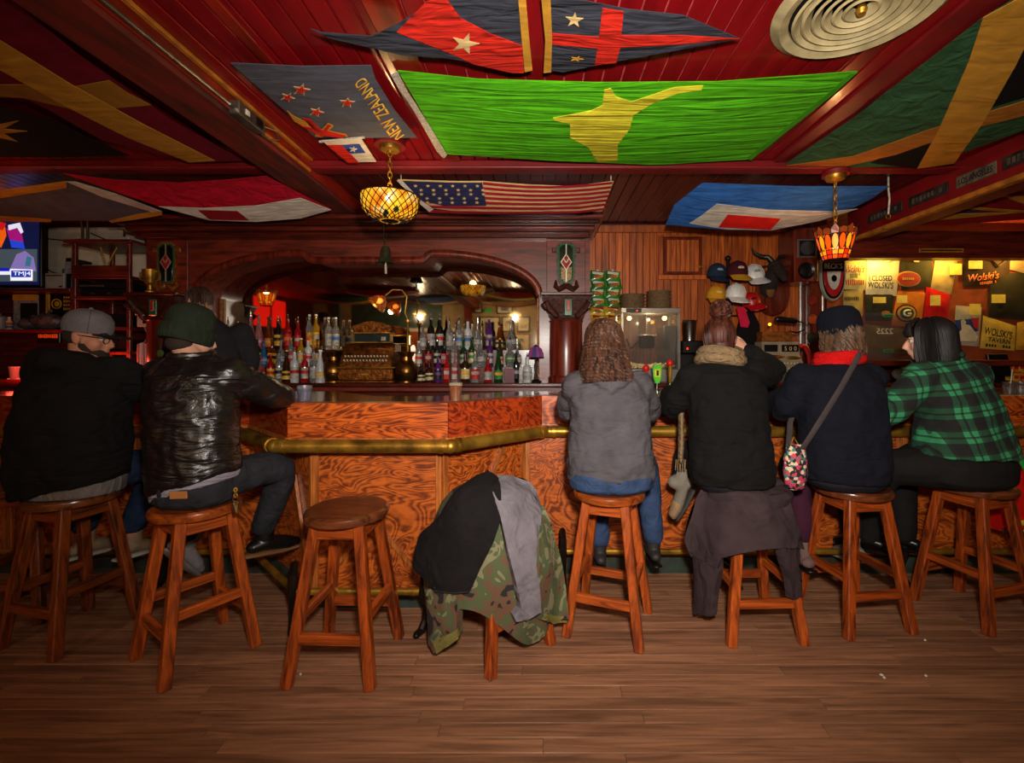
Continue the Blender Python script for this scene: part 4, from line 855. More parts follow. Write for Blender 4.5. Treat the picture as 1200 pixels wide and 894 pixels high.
for side, rw, yy, zz, us, sp in ROWS:
    for k, (u, s) in enumerate(zip(us, sp)):
        lb = '%s %s bottle, %s label, %s from left in %s, %s mirror end' % (SH[s[0]], GW.get(s[1], s[1]), s[2], ORD[k], rw, side)
        bottle((u - PCX) / FPX * yy, yy + 0.012 * ((k * 7) % 3 - 1), zz, s[0], s[1], s[2], s[3], s[4], s[5], s[6] * 0.94, lb, spout=s[4] == 'silver')
t = tag(fin('carton', B().box(P(597, 440, 4.42) + V((0, 0, -0.005)), (0.10, 0.07, 0.145), RZ(0.05), 0.003), mat('plum_card', C(110, 60, 76), 0.6)), 'plum coloured carton standing among the front row bottles right of the mirror', 'carton')
t.location = (0, 0, 0)
# cash register
t = thing('cash_register', 'ornate antique brass cash register between two brass urns', 'cash register', (-1.675, 4.56, 1.2))
m_emb = mat('embossed_brass', C(150, 88, 34), 0.38, metal=0.85, noise_=(24, 0.45), bump=(45, 0.6))
m_keys = mat('ivory_key', C(186, 170, 140), 0.4)
fin('base', B().box2((-0.275, -0.17, 0.0), (0.275, 0.17, 0.02), 0.004), m_emb, t)
dr = fin('drawer', B().box2((-0.265, -0.165, 0.022), (0.265, 0.16, 0.135), 0.006), m_emb, t); fin('drawer_pull', B().box((0, -0.17, 0.08), (0.08, 0.015, 0.02), None, 0.004), m_brass, dr)
fin('ledge', B().box2((-0.285, -0.175, 0.137), (0.285, 0.165, 0.152), 0.004), m_brass, t)
pr = [(-0.165, 0.153), (-0.165, 0.175), (-0.12, 0.26), (-0.07, 0.33), (-0.02, 0.375), (0.05, 0.385), (0.14, 0.36), (0.15, 0.153)]
fin('case', B().prism(pr, lambda a, b: V((-0.25, a, b)), lambda a, b: V((0.25, a, b))), m_emb, t)
for r in range(2):
    for k in range(14):
        x = -0.20 + 0.031 * k; yk, zk = -0.175 + r * 0.028, 0.215 + r * 0.04
        fin('key', B().tube([(x, yk + 0.03, zk - 0.015), (x, yk, zk)], 0.0035, 6).ball((x, yk - 0.002, zk + 0.001), (0.010, 0.005, 0.010), None, 8), m_keys, t)
fin('window_frame', B().box2((-0.20, -0.03, 0.386), (0.20, 0.06, 0.40), 0.003), m_brass, t)
for x in (-0.192, 0.192): fin('window_post', B().box((x, 0.015, 0.44), (0.016, 0.06, 0.08), None, 0.003), m_brass, t)
fin('window_glass', B().box((0, 0.01, 0.44), (0.36, 0.006, 0.075)), mat('window_pane', C(40, 46, 44), 0.08, coat=0.6), t)
fin('amount_card', B().box((0.12, -0.004, 0.43), (0.045, 0.004, 0.04)), PP['white'], t)
fin('window_top', B().box2((-0.205, -0.03, 0.48), (0.205, 0.06, 0.492), 0.003), m_brass, t)
fin('crest', B().poly_xz([(-0.17, 0.493), (-0.18, 0.56), (-0.13, 0.575), (-0.08, 0.595), (0, 0.605), (0.08, 0.595), (0.13, 0.575), (0.18, 0.56), (0.17, 0.493)], 0.0, 0.025), m_emb, t)
for x in (-0.17, 0.17): fin('crest_scroll', B().torus((x, 0.012, 0.535), 0.022, 0.012, 16, 6, RX(pi / 2)), m_emb, t)
# urns
m_urn = mat('urn_brass', C(140, 96, 44), 0.32, metal=0.95, noise_=(6, 0.35), bump=(50, 0.05))
for u, lb in ((391, 'brass spittoon urn on the left of the cash register'), (476, 'brass spittoon urn at the right of the register, under the brass lamp')):
    t = thing('brass_urn', lb, 'urn', V(((u - PCX) / FPX * 4.50, 4.50, 1.2)), 0, 'brass urns beside the register')
    fin('urn_body', B().lathe([(0.0, 0.0), (0.07, 0.0), (0.085, 0.012), (0.112, 0.06), (0.118, 0.11), (0.108, 0.16), (0.078, 0.20), (0.062, 0.215), (0.06, 0.25), (0.085, 0.285), (0.105, 0.30), (0.10, 0.302), (0.055, 0.25), (0.05, 0.22), (0.0, 0.2)], 36), m_urn, t)
    fin('belly_band', B().lathe([(0.1185, 0.085), (0.121, 0.09), (0.1185, 0.095)], 36), m_urn, t); fin('foot_ring', B().lathe([(0.072, 0.0), (0.09, 0.0), (0.088, 0.012), (0.072, 0.012)], 36), m_urn, t)
# brass lamp with one glass shade
t = thing('brass_lamp', 'tall brass lamp with amber glass shade bent over the cash register', 'lamp', V(((478 - PCX) / FPX * 4.66, 4.66, 1.2)))
fin('base', B().lathe([(0.0, 0.0), (0.08, 0.0), (0.085, 0.012), (0.03, 0.03), (0.012, 0.05), (0.0, 0.05)], 24), m_brass, t)
fin('stem', B().tube([(0, 0, 0.04), (0, 0, 0.62)], 0.012, 10), m_brass, t); fin('collar', B().lathe([(0.0, 0.60), (0.03, 0.605), (0.03, 0.625), (0.0, 0.63)], 16), m_brass, t)
fin('arm', B().tube([(0.0, 0, 0.62), (-0.03, 0, 0.70), (-0.01, 0, 0.86), (-0.06, 0, 0.93), (-0.15, -0.02, 0.93), (-0.22, -0.03, 0.87)], 0.008, 8), m_brass, t)
shd = B().lathe([(0.022, 0.0), (0.035, -0.01), (0.07, -0.05), (0.10, -0.11), (0.105, -0.125), (0.10, -0.122), (0.066, -0.05), (0.03, -0.012), (0.018, -0.004)], 28, (-0.23, -0.03, 0.86), RY(-2.35 + pi))
fin('shade', shd, mat('amber_ribbed_glass', C(186, 120, 60), 0.12, trans=0.55, noise_=(30, 0.3), bump=(80, 0.3), coat=0.4), t)
fin('bulb', B().ball(V((-0.23, -0.03, 0.86)) + RY(-2.35 + pi) @ V((0, 0, -0.06)), 0.026), emis('warm_bulb', C(255, 214, 140), 20), t)
light('brass_lamp_light', 'POINT', V(((478 - PCX) / FPX * 4.66, 4.66, 1.2)) + V((-0.23, -0.05, 0.86)) + RY(-2.35 + pi) @ V((0, 0, -0.14)), 3, (1, 0.72, 0.38), size=0.03)
# small dome lamp by the column
t = thing('dome_lamp', 'small table lamp with purple leaded dome beside the right column', 'lamp', V(((628 - PCX) / FPX * 4.46, 4.46, 1.2)))
fin('base', B().lathe([(0.0, 0.0), (0.055, 0.0), (0.058, 0.012), (0.02, 0.03), (0.014, 0.1), (0.02, 0.16), (0.01, 0.2), (0.01, 0.26), (0.0, 0.26)], 20), m_iron, t)
dm = [mat('dome_glass_%d' % k, c, 0.2, emit=(c, 0.18), coat=0.4) for k, c in enumerate((C(120, 70, 130), C(150, 60, 110), C(70, 60, 110)))]
sh = fin('shade', B().lathe([(0.078, 0.238), (0.082, 0.242), (0.078, 0.246), (0.074, 0.242)], 24), m_lead, t)
for k in range(12):
    a0, a1 = 2 * pi * k / 12 + 0.03, 2 * pi * (k + 1) / 12 - 0.03; q = B()
    q.loft([[V((r_ * cos(a), r_ * sin(a), z_)) for r_ in (rr_, rr_ - 0.003) for a in ((a0, a1) if r_ == rr_ else (a1, a0))] for rr_, z_ in ((0.078, 0.245), (0.074, 0.285), (0.058, 0.325), (0.03, 0.35))])
    fin('glass_pane', q, dm[k % 3], sh)
fin('finial', B().lathe([(0.0, 0.37), (0.008, 0.365), (0.03, 0.35), (0.0, 0.348)], 14), m_lead, t)
# ------------------------------------------------------------------ glasses on the bar
m_glass = glass('tumbler', C(240, 240, 238), 0.97, 0.02)
t = thing('beer_glass', 'pint glass of amber beer with white foam on the bar nose', 'glass', P(534, 474.5, 2.82)); t.location[2] = 1.1585; MW[t.name] = Matrix.Translation(t.location)
fin('glass', B().lathe([(0.0, 0.0), (0.030, 0.0), (0.042, 0.135), (0.040, 0.135), (0.029, 0.008), (0.0, 0.008)], 24), m_glass, t)
fin('beer', B().lathe([(0.0, 0.0085), (0.0285, 0.0085), (0.0385, 0.115), (0.0, 0.115)], 24), mat('beer', C(206, 110, 12), 0.1, emit=(C(200, 100, 10), 0.05), trans=0.4, ior=1.33), t)
fin('foam', B().lathe([(0.0, 0.1155), (0.0386, 0.1155), (0.0398, 0.13), (0.0, 0.133)], 24), mat('foam', C(236, 222, 190), 0.8, bump=(90, 0.3)), t)
t = thing('plastic_cup', 'clear plastic cup of purple drink beside the leather sleeve', 'cup', (-1.46, 2.84, 1.1585))
fin('cup', B().lathe([(0.0, 0.0), (0.034, 0.0), (0.046, 0.11), (0.048, 0.112), (0.044, 0.11), (0.032, 0.004), (0.0, 0.004)], 24), glass('cup', C(226, 226, 232), 0.9, 0.15), t); fin('drink', B().lathe([(0.0, 0.005), (0.031, 0.005), (0.042, 0.09), (0.0, 0.09)], 24), mat('purple_drink', C(96, 84, 150), 0.2, trans=0.3), t)
for k, (u, lb) in enumerate(((1183, 'clear tumbler with a straw on the bar near the picture edge'), (1196, 'second clear tumbler, at the picture edge on the bar'))):
    t = thing('tumbler', lb, 'glass', ((u - PCX) / FPX * 3.3, 3.3, 1.1585), 0, 'tumblers on the bar')
    fin('glass', B().lathe([(0.0, 0.0), (0.034, 0.0), (0.040, 0.11), (0.038, 0.11), (0.032, 0.008), (0.0, 0.008)], 20), m_glass, t)
    fin('ice_water', B().lathe([(0.0, 0.009), (0.0315, 0.009), (0.036, 0.075), (0.0, 0.075)], 20), glass('water', C(230, 234, 236), 0.9, 0.1), t)
    if k == 0: fin('straw', B().tube([(0.0, 0, 0.012), (0.03, 0.01, 0.20)], 0.003, 6), c_white, t)
# ------------------------------------------------------------------ right hand wall: snacks, popcorn, caps, trophy head
m_alu = mat('brushed_aluminium', C(176, 172, 166), 0.3, metal=0.9, noise_=(30, 0.2), stretch=(1, 1, 10)); m_steel = CP['silver']
WY = 4.98                                              # face of the wall boards
def rect(u0, v0, u1, v1, Y):
    a, b = P(u0, max(v0, v1), Y), P(u1, min(v0, v1), Y); return a.x, a.z, b.x, b.z
# small wall cupboard
x0, z0, x1, z1 = rect(771, 328, 827, 276, WY)
t = thing('wall_cupboard', 'small boarded cupboard door with brass latch in the pine wall', 'cupboard', ((x0 + x1) / 2, WY, z0))
for nm, lo, hi in (('frame_rail', (x0, WY - 0.03, z0), (x1, WY, z0 + 0.05)), ('frame_rail', (x0, WY - 0.03, z1 - 0.02), (x1, WY, z1)), ('frame_stile', (x0, WY - 0.03, z0 + 0.05), (x0 + 0.05, WY, z1 - 0.02)), ('frame_stile', (x1 - 0.05, WY - 0.03, z0 + 0.05), (x1, WY, z1 - 0.02))):
    fin(nm, B().box2(lo, hi, 0.004), m_bead, t, w=True)
dx0, dx1, dz0, dz1 = x0 + 0.055, x1 - 0.055, z0 + 0.055, z1 - 0.025
dr = fin('door', B().box2((dx0, WY - 0.03, dz0), (dx1, WY - 0.012, dz1), 0.008), m_mahv, t, w=True)
for k in range(7):
    w_ = (dx1 - dx0 - 0.06) / 7; fin('door_board', B().box2((dx0 + 0.03 + k * w_ + 0.002, WY - 0.036, dz0 + 0.03), (dx0 + 0.03 + (k + 1) * w_ - 0.002, WY - 0.029, dz1 - 0.03), 0.002), m_bead, dr, w=True)
fin('latch', B().box((dx1 - 0.02, WY - 0.045, dz0 + 0.08), (0.06, 0.02, 0.018), None, 0.004).ball((dx1 - 0.03, WY - 0.05, dz0 + 0.08), 0.016), m_brass, t, w=True)
# crisp packets on two clip strips
def packet_mesh(w_, h_):
    b = B(); n, m_ = 8, 8; g = [[None] * (n + 1) for _ in range(m_ + 1)]
    for s in (1, -1):
        for j in range(m_ + 1):
            for i in range(n + 1):
                a, c = i / n * 2 - 1, j / m_ * 2 - 1
                bul = 0.024 * max(0, 1 - abs(a) ** 3) * max(0, 1 - abs(c) ** 4) + 0.0012
                edge = i in (0, n) or j in (0, m_)
                if s == -1 and edge: continue
                g[j][i] = (b.bm.verts.new((a * w_ / 2 * (1 - 0.05 * (1 - c * c)), -s * bul, c * h_ / 2))) if not (s == -1 and edge) else g[j][i]
        if s == 1: first = [r[:] for r in g]
        else: g = [[first[j][i] if (i in (0, n) or j in (0, m_)) else g[j][i] for i in range(n + 1)] for j in range(m_ + 1)]
        for j in range(m_):
            for i in range(n): b.bm.faces.new((g[j][i], g[j][i + 1], g[j + 1][i + 1], g[j + 1][i]))
    return b
foil = {'green': mat('green_foil', C(40, 124, 44), 0.3, coat=0.4, noise_=(10, 0.3)), 'yellow': mat('yellow_foil', C(206, 170, 30), 0.3, coat=0.4, noise_=(10, 0.3)), 'red': mat('red_foil', C(160, 28, 30), 0.3, coat=0.4, noise_=(10, 0.3))}
crisp = mat('crisp_picture', C(190, 120, 50), 0.5, noise_=(40, 0.5)); whitefoil = mat('white_foil', C(214, 210, 200), 0.35)
for c, u in ((0, 700), (1, 718)):
    t = thing('clip_strip', 'narrow clip strip holding crisp packets, %s of the two' % ('left' if c == 0 else 'right'), 'clip strip', P(u, 318, WY - 0.01))
    a, b_ = P(u, 316, WY - 0.006), P(u, 376, WY - 0.006); fin('strip', B().box2((a.x - 0.012, WY - 0.008, b_.z), (a.x + 0.012, WY - 0.004, a.z), 0.001), c_white, t, w=True)
    for k in range(6):
        v = 322 + k * 10; kind = 'green' if k < 4 else 'yellow'
        p = P(u + (k % 2) * 1.5, v + 1.5, WY - 0.045 + 0.006 * (k % 2))
        t = thing('crisp_packet', '%s crisp packet, %s from the top on the %s clip strip' % ('green and yellow' if k < 4 else 'yellow and red', ORD[k], 'left' if c == 0 else 'right'), 'crisp packet', p, 0, 'crisp packets on clip strips')
        rt = Matrix.Rotation(0.12 * (-1) ** k, 3, 'Y') @ RX(-0.35)
        def put(nm, b, m_): bmesh.ops.transform(b.bm, matrix=rt.to_4x4(), verts=b.bm.verts); fin(nm, b, m_, t)
        put('packet', packet_mesh(0.165, 0.125), foil[kind])
        put('printed_band', B().box((0, -0.0245, 0.022), (0.12, 0.003, 0.03), None, 0.001), whitefoil if k < 4 else foil['red']); put('crisp_picture', B().ball((0, -0.022, -0.02), (0.05, 0.006, 0.024)), crisp)
        put('corner_print', B().box((0.03, -0.0235, 0.0), (0.06, 0.003, 0.02), RY(0.5), 0.001), foil['yellow'] if k < 4 else whitefoil)
# popcorn machine
PY = 4.52; x0, z0, x1, z1 = rect(727, 452, 796, 361, PY); z0 = 1.2; pw = x1 - x0; xc = (x0 + x1) / 2
t = thing('popcorn_machine', 'glass popcorn machine with steel frame and hanging black kettle', 'popcorn machine', (xc, PY + 0.14, 1.2))
D0, D1 = PY - 0.04, PY + 0.32; zb, zt = P(0, 432, PY).z, P(0, 367, PY).z
fin('base_cabinet', B().box2((x0, D0, 1.2), (x1, D1, zb), 0.006), m_alu, t, w=True); fin('roof', B().box2((x0, D0, zt), (x1, D1, z1), 0.005), m_alu, t, w=True)
fin('switch_panel', B().box2((x0 + 0.05, D0 - 0.006, zt + 0.006), (x0 + 0.2, D0, z1 - 0.008), 0.002), m_black, t, w=True); fin('red_switch', B().box((x0 + 0.155, D0 - 0.009, zt + 0.02), (0.014, 0.006, 0.012)), emis('red_led', C(255, 40, 20), 2.0), t, w=True)
for x in (x0 + 0.012, x1 - 0.012):
    for y in (D0 + 0.012, D1 - 0.012): fin('corner_post', B().box2((x - 0.012, y - 0.012, zb), (x + 0.012, y + 0.012, zt), 0.002), m_alu, t, w=True)
for y in (D0 + 0.012, D1 - 0.012): fin('glass_panel', B().box2((x0 + 0.025, y - 0.002, zb), (x1 - 0.025, y + 0.002, zt)), m_glass, t, w=True)
for x in (x0 + 0.012, x1 - 0.012): fin('glass_panel', B().box2((x - 0.002, D0 + 0.025, zb), (x + 0.002, D1 - 0.025, zt)), m_glass, t, w=True)
fin('steel_side', B().box2((x1 - 0.15, D0 + 0.05, zb + 0.04), (x1 - 0.03, D1 - 0.05, zt - 0.12), 0.01), m_steel, t, w=True)
kx = xc - 0.0; fin('kettle', B().lathe([(0.0, -0.08), (0.07, -0.075), (0.085, -0.05), (0.085, 0.05), (0.078, 0.05), (0.0, 0.045)], 24, (kx, PY + 0.14, zb + 0.28)), m_iron, t, w=True)
fin('kettle_rod', B().tube([(kx, PY + 0.14, zb + 0.32), (kx, PY + 0.14, zt)], 0.009, 8), m_steel, t, w=True); fin('kettle_lid', B().box((kx, PY + 0.14, zb + 0.335), (0.18, 0.15, 0.012), None, 0.003), m_steel, t, w=True)
fin('scoop_handle', B().tube([(x0 + 0.08, PY + 0.1, zb + 0.30), (x0 + 0.12, PY + 0.1, zb + 0.2), (kx - 0.08, PY + 0.12, zb + 0.28)], 0.010, 8), m_iron, t, w=True)
for x in (x0 + 0.10, x1 - 0.13): fin('bulb', B().ball((x, PY + 0.06, zt - 0.045), 0.022), emis('popcorn_bulb', C(255, 190, 90), 14), t, w=True)
light('popcorn_light', 'POINT', (xc, PY + 0.05, zt - 0.06), 7, (1, 0.74, 0.42), size=0.012)
rg = random.Random(2); pc = B()
for k in range(420):
    x = rg.uniform(x0 + 0.04, x1 - 0.05); y = rg.uniform(D0 + 0.03, D1 - 0.04); f = abs((x - xc) / (pw / 2))
    pc.ball((x, y, zb + 0.008 + rg.uniform(0, 0.05) * (0.4 + f)), rg.uniform(0.008, 0.014), None, 6)
fin('popcorn', pc, mat('popcorn', C(236, 214, 160), 0.8), t, w=True, kind='stuff')
# wicker basket stacks
m_wick = mat('wicker', C(120, 92, 58), 0.7, noise_=(60, 0.4), bump=(90, 0.8), stretch=(1, 1, 2.5))
for u, n, r, lb in ((741, 4, 0.125, 'left'), (772, 5, 0.125, 'right')):
    for k in range(n):
        p = V(((u - PCX) / FPX * (PY + 0.14), PY + 0.14, z1 + 0.002 + 0.0335 * k))
        t = thing('wicker_basket', 'shallow round wicker basket, %s from the bottom of the %s stack' % (ORD[k], lb), 'basket', p, 0, 'wicker baskets stacked on the popcorn machine')
        fin('bowl', B().lathe([(0.0, 0.0), (r * 0.82, 0.0), (r * 0.97, 0.044), (r * 0.94, 0.044), (r * 0.80, 0.006), (0.0, 0.006)], 28), m_wick, t); fin('rim_braid', B().torus((0, 0, 0.043), r * 0.97, 0.006, 30, 6), m_wick, t)
# blender cup and black coffee maker
p = P(813, 412, 4.55)
t = thing('coffee_maker', 'black coffee maker with red light beside the popcorn machine', 'coffee maker', (p.x, 4.60, 1.2))
fin('body', B().box2((-0.12, -0.09, 0.0), (0.13, 0.12, 0.06), 0.01), m_black, t); fin('column', B().box2((-0.11, 0.02, 0.06), (0.12, 0.12, 0.30), 0.006), m_black, t); fin('brew_head', B().box2((-0.13, -0.10, 0.28), (0.14, 0.12, 0.41), 0.012), m_black, t)
fin('red_light', B().box((-0.08, -0.103, 0.33), (0.014, 0.006, 0.02)), emis('red_led', C(255, 40, 20), 2.0), t); fin('jug', B().lathe([(0.0, 0.065), (0.06, 0.065), (0.075, 0.10), (0.06, 0.17), (0.05, 0.19), (0.0, 0.19)], 24, (0, -0.03, 0)), glass('jug', C(40, 26, 20), 0.4), t)
t = thing('steel_shaker', 'tall steel shaker cup standing on the coffee maker', 'shaker', (p.x - 0.02, 4.62, 1.612))
fin('cup', B().lathe([(0.0, 0.0), (0.058, 0.0), (0.072, 0.20), (0.075, 0.205), (0.07, 0.20), (0.055, 0.006), (0.0, 0.006)], 28), m_steel, t); fin('rim', B().torus((0, 0, 0.203), 0.073, 0.004, 28, 6), m_steel, t)
# cap rack and caps
cr = thing('cap_rack', 'dark turned peg pole hung with baseball caps on the pine wall', 'rack', P(853, 400, 4.9))
a, b_ = P(853, 305, 4.93), P(853, 405, 4.93); fin('pole', B().tube([a, b_], 0.02, 10, True), m_iron, cr, w=True); fin('knob', B().ball(a + V((0, 0, 0.02)), 0.032), m_iron, cr, w=True)
for v in (318, 345, 370): q = P(853, v, 4.93); fin('peg', B().tube([q + V((-0.1, -0.0, 0)), q + V((0.12, 0, 0))], 0.008, 6), m_iron, cr, w=True)
def cap_(u, v, Y, crown, bill, label, patch=None, tilt=0.0, sc=1.0):
    t = thing('baseball_cap', label, 'cap', P(u, v, Y), 0, 'caps on the wall rack'); R_ = RY(tilt)
    cm = cloth('cap_' + crown[0], crown[1], 600, ((30, 30, 30), 0.05)); bm_ = cloth('cap_' + bill[0], bill[1], 600)
    def tr(b): bmesh.ops.transform(b.bm, matrix=(R_ @ Matrix.Scale(sc, 3)).to_4x4(), verts=b.bm.verts); return b
    prof = [(0.098, -0.045), (0.100, -0.02), (0.094, 0.03), (0.075, 0.072), (0.042, 0.096), (0.0, 0.104)]
    cw = fin('crown', tr(B().lathe(prof, 28)), cm, t); fin('button', tr(B().ball((0, 0, 0.105), (0.010, 0.010, 0.006))), cm, cw)
    bl = B(); n = 12
    rings = []
    for k in range(n + 1):
        th = pi * (0.12 + 0.76 * k / n); a0 = V((-0.094 * cos(th), -0.094 * sin(th), -0.045)); a1 = V((-0.105 * cos(th), -0.10 - 0.085 * sin(th), -0.085 - 0.03 * sin(th)))
        rings.append([a0, a1, a1 + V((0, 0, -0.004)), a0 + V((0, 0, -0.004))])
    fin('bill', tr(bl.loft(rings)), bm_, t)
    if patch: fin('badge', tr(B().ball((0, -0.086, 0.022), (0.034, 0.012, 0.018))), cloth('badge_' + patch[0], patch[1]), t)
    for k in range(3):
        a = pi * (0.2 + 0.3 * k); fin('seam', tr(B().tube([V((r_ * 1.01 * cos(a + pi), r_ * 1.01 * -abs(sin(a)), z_)) for r_, z_ in prof[1:]], 0.0022, 5)), cm, cw)
wh, na, ma, mu, rd = ('white', C(180, 176, 172)), ('navy', C(34, 48, 66)), ('maroon', C(70, 22, 30)), ('mustard', C(206, 148, 34)), ('red', C(186, 22, 44))
cap_(840, 320, 4.84, na, na, 'navy baseball cap with pale badge, upper left on the cap rack', ('pale', C(130, 150, 170)), 0.1)
cap_(883, 322, 4.84, wh, wh, 'light grey baseball cap at the right of the cap rack', ('grey', C(150, 146, 144)), -0.15, 1.06)
cap_(864, 318, 4.72, ma, mu, 'maroon baseball cap with mustard bill at the rack top', ('cream', C(206, 176, 150)), 0.0, 1.04)
cap_(839, 346, 4.80, mu, mu, 'mustard yellow baseball cap low on the left of the rack', ('tan', C(226, 186, 110)), 0.12)
cap_(862, 344, 4.62, wh, wh, 'white baseball cap hanging under the maroon one', None, 0.05, 0.98)
cap_(880, 353, 4.76, rd, rd, 'red baseball cap at the lower right of the rack', ('dark', C(60, 10, 20)), -0.3, 0.9)
t = thing('hanging_apron', 'black cloth bag with pink strap hanging under the caps', 'bag', P(877, 410, 4.82))
def pxgrid(outl, Y, th=0.02, amp=0.012, fr=9): 
    b = B(); c = [P(u, v, Y) for u, v in outl]
    b.prism([(q.x, q.z) for q in c], lambda x, z_: V((x, Y - th / 2, z_)), lambda x, z_: V((x, Y + th / 2, z_)))
    return b
fin('bag', pxgrid([(868, 370), (880, 362), (889, 380), (891, 412), (886, 420), (864, 418), (862, 395)], 4.82, 0.05), c_blk, t, w=True); fin('strap', pxgrid([(863, 361), (872, 359), (878, 378), (876, 384), (868, 383)], 4.79, 0.02), cloth('pink_nylon', C(206, 30, 66)), t, w=True)
# mounted antelope head
m_fur = mat('dark_fur', C(44, 30, 22), 0.9, noise_=(30, 0.4), bump=(120, 0.5)); m_horn = mat('horn', C(34, 26, 22), 0.4, noise_=(20, 0.3), bump=(60, 0.4))
hc = P(907, 318, 4.80)
t = thing('mounted_antelope_head', 'stuffed antelope head with curved horns on an oval wooden plaque', 'trophy head', hc)
pl = P(906, 343, 4.95); fin('plaque', B().lathe([(0.0, 0.0), (0.20, 0.0), (0.205, -0.01), (0.185, -0.03), (0.0, -0.032)], 36, (0, 0, 0), RX(-pi / 2)), m_mahv, t)
po = t.children[-1]; po.location = pl - hc + V((0, 0.02, 0)); po.scale = (0.95, 1, 1.25)
hb = B(); hb.tube([(0, 0.14, -0.16), (0, 0.06, -0.06), (0, -0.02, 0.02)], [0.10, 0.085, 0.07], 14, True, (1, 0.9)); hb.tube([(0, -0.01, 0.05), (0, -0.09, 0.0), (0, -0.17, -0.075), (0, -0.20, -0.11)], [0.066, 0.056, 0.040, 0.034], 14, True); hb.ball((0, -0.03, 0.06), (0.068, 0.06, 0.05))
for s in (-1, 1): hb.ball((s * 0.052, -0.06, 0.035), (0.016, 0.018, 0.014), None, 8)
ho = fin('head', hb, m_fur, t); rm = ho.modifiers.new('r', 'REMESH'); rm.mode = 'VOXEL'; rm.voxel_size = 0.008; sm_ = ho.modifiers.new('s', 'SMOOTH'); sm_.iterations = 4
for s in (-1, 1):
    fin('horn', B().tube([(s * 0.03, -0.02, 0.10), (s * 0.06, 0.0, 0.15), (s * 0.13, 0.01, 0.16), (s * 0.20, 0.0, 0.19), (s * 0.235, -0.01, 0.25)], [0.026, 0.025, 0.022, 0.015, 0.004], 10, True), m_horn, t)
    fin('ear', B().tube([(s * 0.06, 0.0, 0.06), (s * 0.12, 0.01, 0.05), (s * 0.155, 0.01, 0.015)], [0.014, 0.032, 0.006], 10, True, (0.35, 1)), m_fur, t)
    fin('glass_eye', B().ball((s * 0.056, -0.072, 0.036), 0.010), m_stain_k, t)
fin('bib', B().ball((0, 0.07, -0.17), (0.05, 0.03, 0.10)), mat('tan_fur', C(120, 78, 36), 0.9, bump=(120, 0.5)), t)
# wall loudspeaker
x0, z0, x1, z1 = rect(931, 330, 959, 266, 4.62); xc = (x0 + x1) / 2
t = thing('wall_speaker', 'dark wooden loudspeaker with square tweeter on the wall by the crown lamp', 'speaker', (xc, 4.75, z0))
fin('cabinet', B().box2((x0, 4.62, z0), (x1, 4.94, z1), 0.008), m_mahv, t, w=True)
fin('tweeter_frame', B().box2((x0 + 0.025, 4.608, z0 + 0.24), (x1 - 0.02, 4.62, z0 + 0.43), 0.003), m_alu, t, w=True); fin('tweeter_horn', B().box2((x0 + 0.042, 4.603, z0 + 0.257), (x1 - 0.037, 4.61, z0 + 0.413), 0.003), m_black, t, w=True)
fin('tweeter_cone', B().lathe([(0.0, 0.0), (0.02, 0.002), (0.065, 0.012), (0.07, 0.0)], 24, ((x0 + x1) / 2, 4.603, z0 + 0.335), RX(pi / 2)), mat('grey_cone', C(60, 60, 62), 0.4), t, w=True)
fin('woofer', B().lathe([(0.0, 0.01), (0.03, 0.006), (0.06, 0.0), (0.08, 0.012), (0.086, 0.0)], 28, ((x0 + x1) / 2, 4.62, z0 + 0.11), RX(pi / 2)), m_black, t, w=True)
fin('wall_bracket', B().box2((xc - 0.03, 4.9, z0 + 0.1), (xc + 0.03, 4.999, z0 + 0.3)), m_iron, t, w=True)
tag(fin('wall_pipe', B().tube([P(938, 331, 4.93), P(938, 404, 4.93)], 0.014, 10), m_alu), 'pale vertical pipe below the wall loudspeaker', 'pipe')
# dark post with round badges, framing the shirt display
wp = struct('trim_7', B().box2((P(943, 0, 4.9).x, 4.80, 1.2), (P(962, 0, 4.9).x, 4.99, CEIL)), m_mahv)
for v, c in ((352, C(150, 40, 22)), (374, C(176, 74, 30)), (396, C(60, 60, 40))):
    t = thing('round_badge', {352: 'upper dark red round badge on the post by the pennant sign', 374: 'middle orange round badge on the post by the pennant sign', 396: 'lowest olive round badge on the post by the pennant sign'}[v], 'badge', P(952, v, 4.795), 0, 'round badges on the post')
    fin('disc', B().lathe([(0.0, 0.0), (0.055, 0.0), (0.055, 0.006), (0.0, 0.010)], 24, (0, 0, 0), RX(pi / 2)), mat('badge_%d' % v, c, 0.4, noise_=(30, 0.4)), t); fin('badge_rim', B().torus((0, -0.004, 0), 0.054, 0.004, 24, 6, RX(pi / 2)), m_dark, t)
t = tag(fin('edge_pipe', B().tube([P(964, 335, 4.76), P(964, 412, 4.76)], 0.014, 10), m_alu), 'bright vertical metal edge right of the badge post', 'pipe')
# brewery shield sign
t = thing('brewery_sign', 'black oval brewery shield with red lettered ring under the crown lamp', 'sign', P(975, 352, 4.55))
def ell(cx, cz, a, b, n=28, lo=-1.0): return [(cx + a * sin(2 * pi * k / n), cz + b * cos(2 * pi * k / n)) for k in range(n)]
sc_ = P(975, 322, 4.55); 
fin('shield', B().poly_xz([(sc_.x - 0.115, sc_.z + 0.15), (sc_.x + 0.125, sc_.z + 0.15)] + [(sc_.x + 0.005 + 0.125 * cos(a), sc_.z - 0.02 - 0.24 * sin(a)) for a in [pi * k / 16 for k in range(17)]], 4.54, 4.57), m_came, t, w=True)
fin('black_field', B().poly_xz([(sc_.x - 0.10, sc_.z + 0.135), (sc_.x + 0.11, sc_.z + 0.135)] + [(sc_.x + 0.005 + 0.11 * cos(a), sc_.z - 0.02 - 0.22 * sin(a)) for a in [pi * k / 16 for k in range(17)]], 4.535, 4.54), m_stain_k, t, w=True)
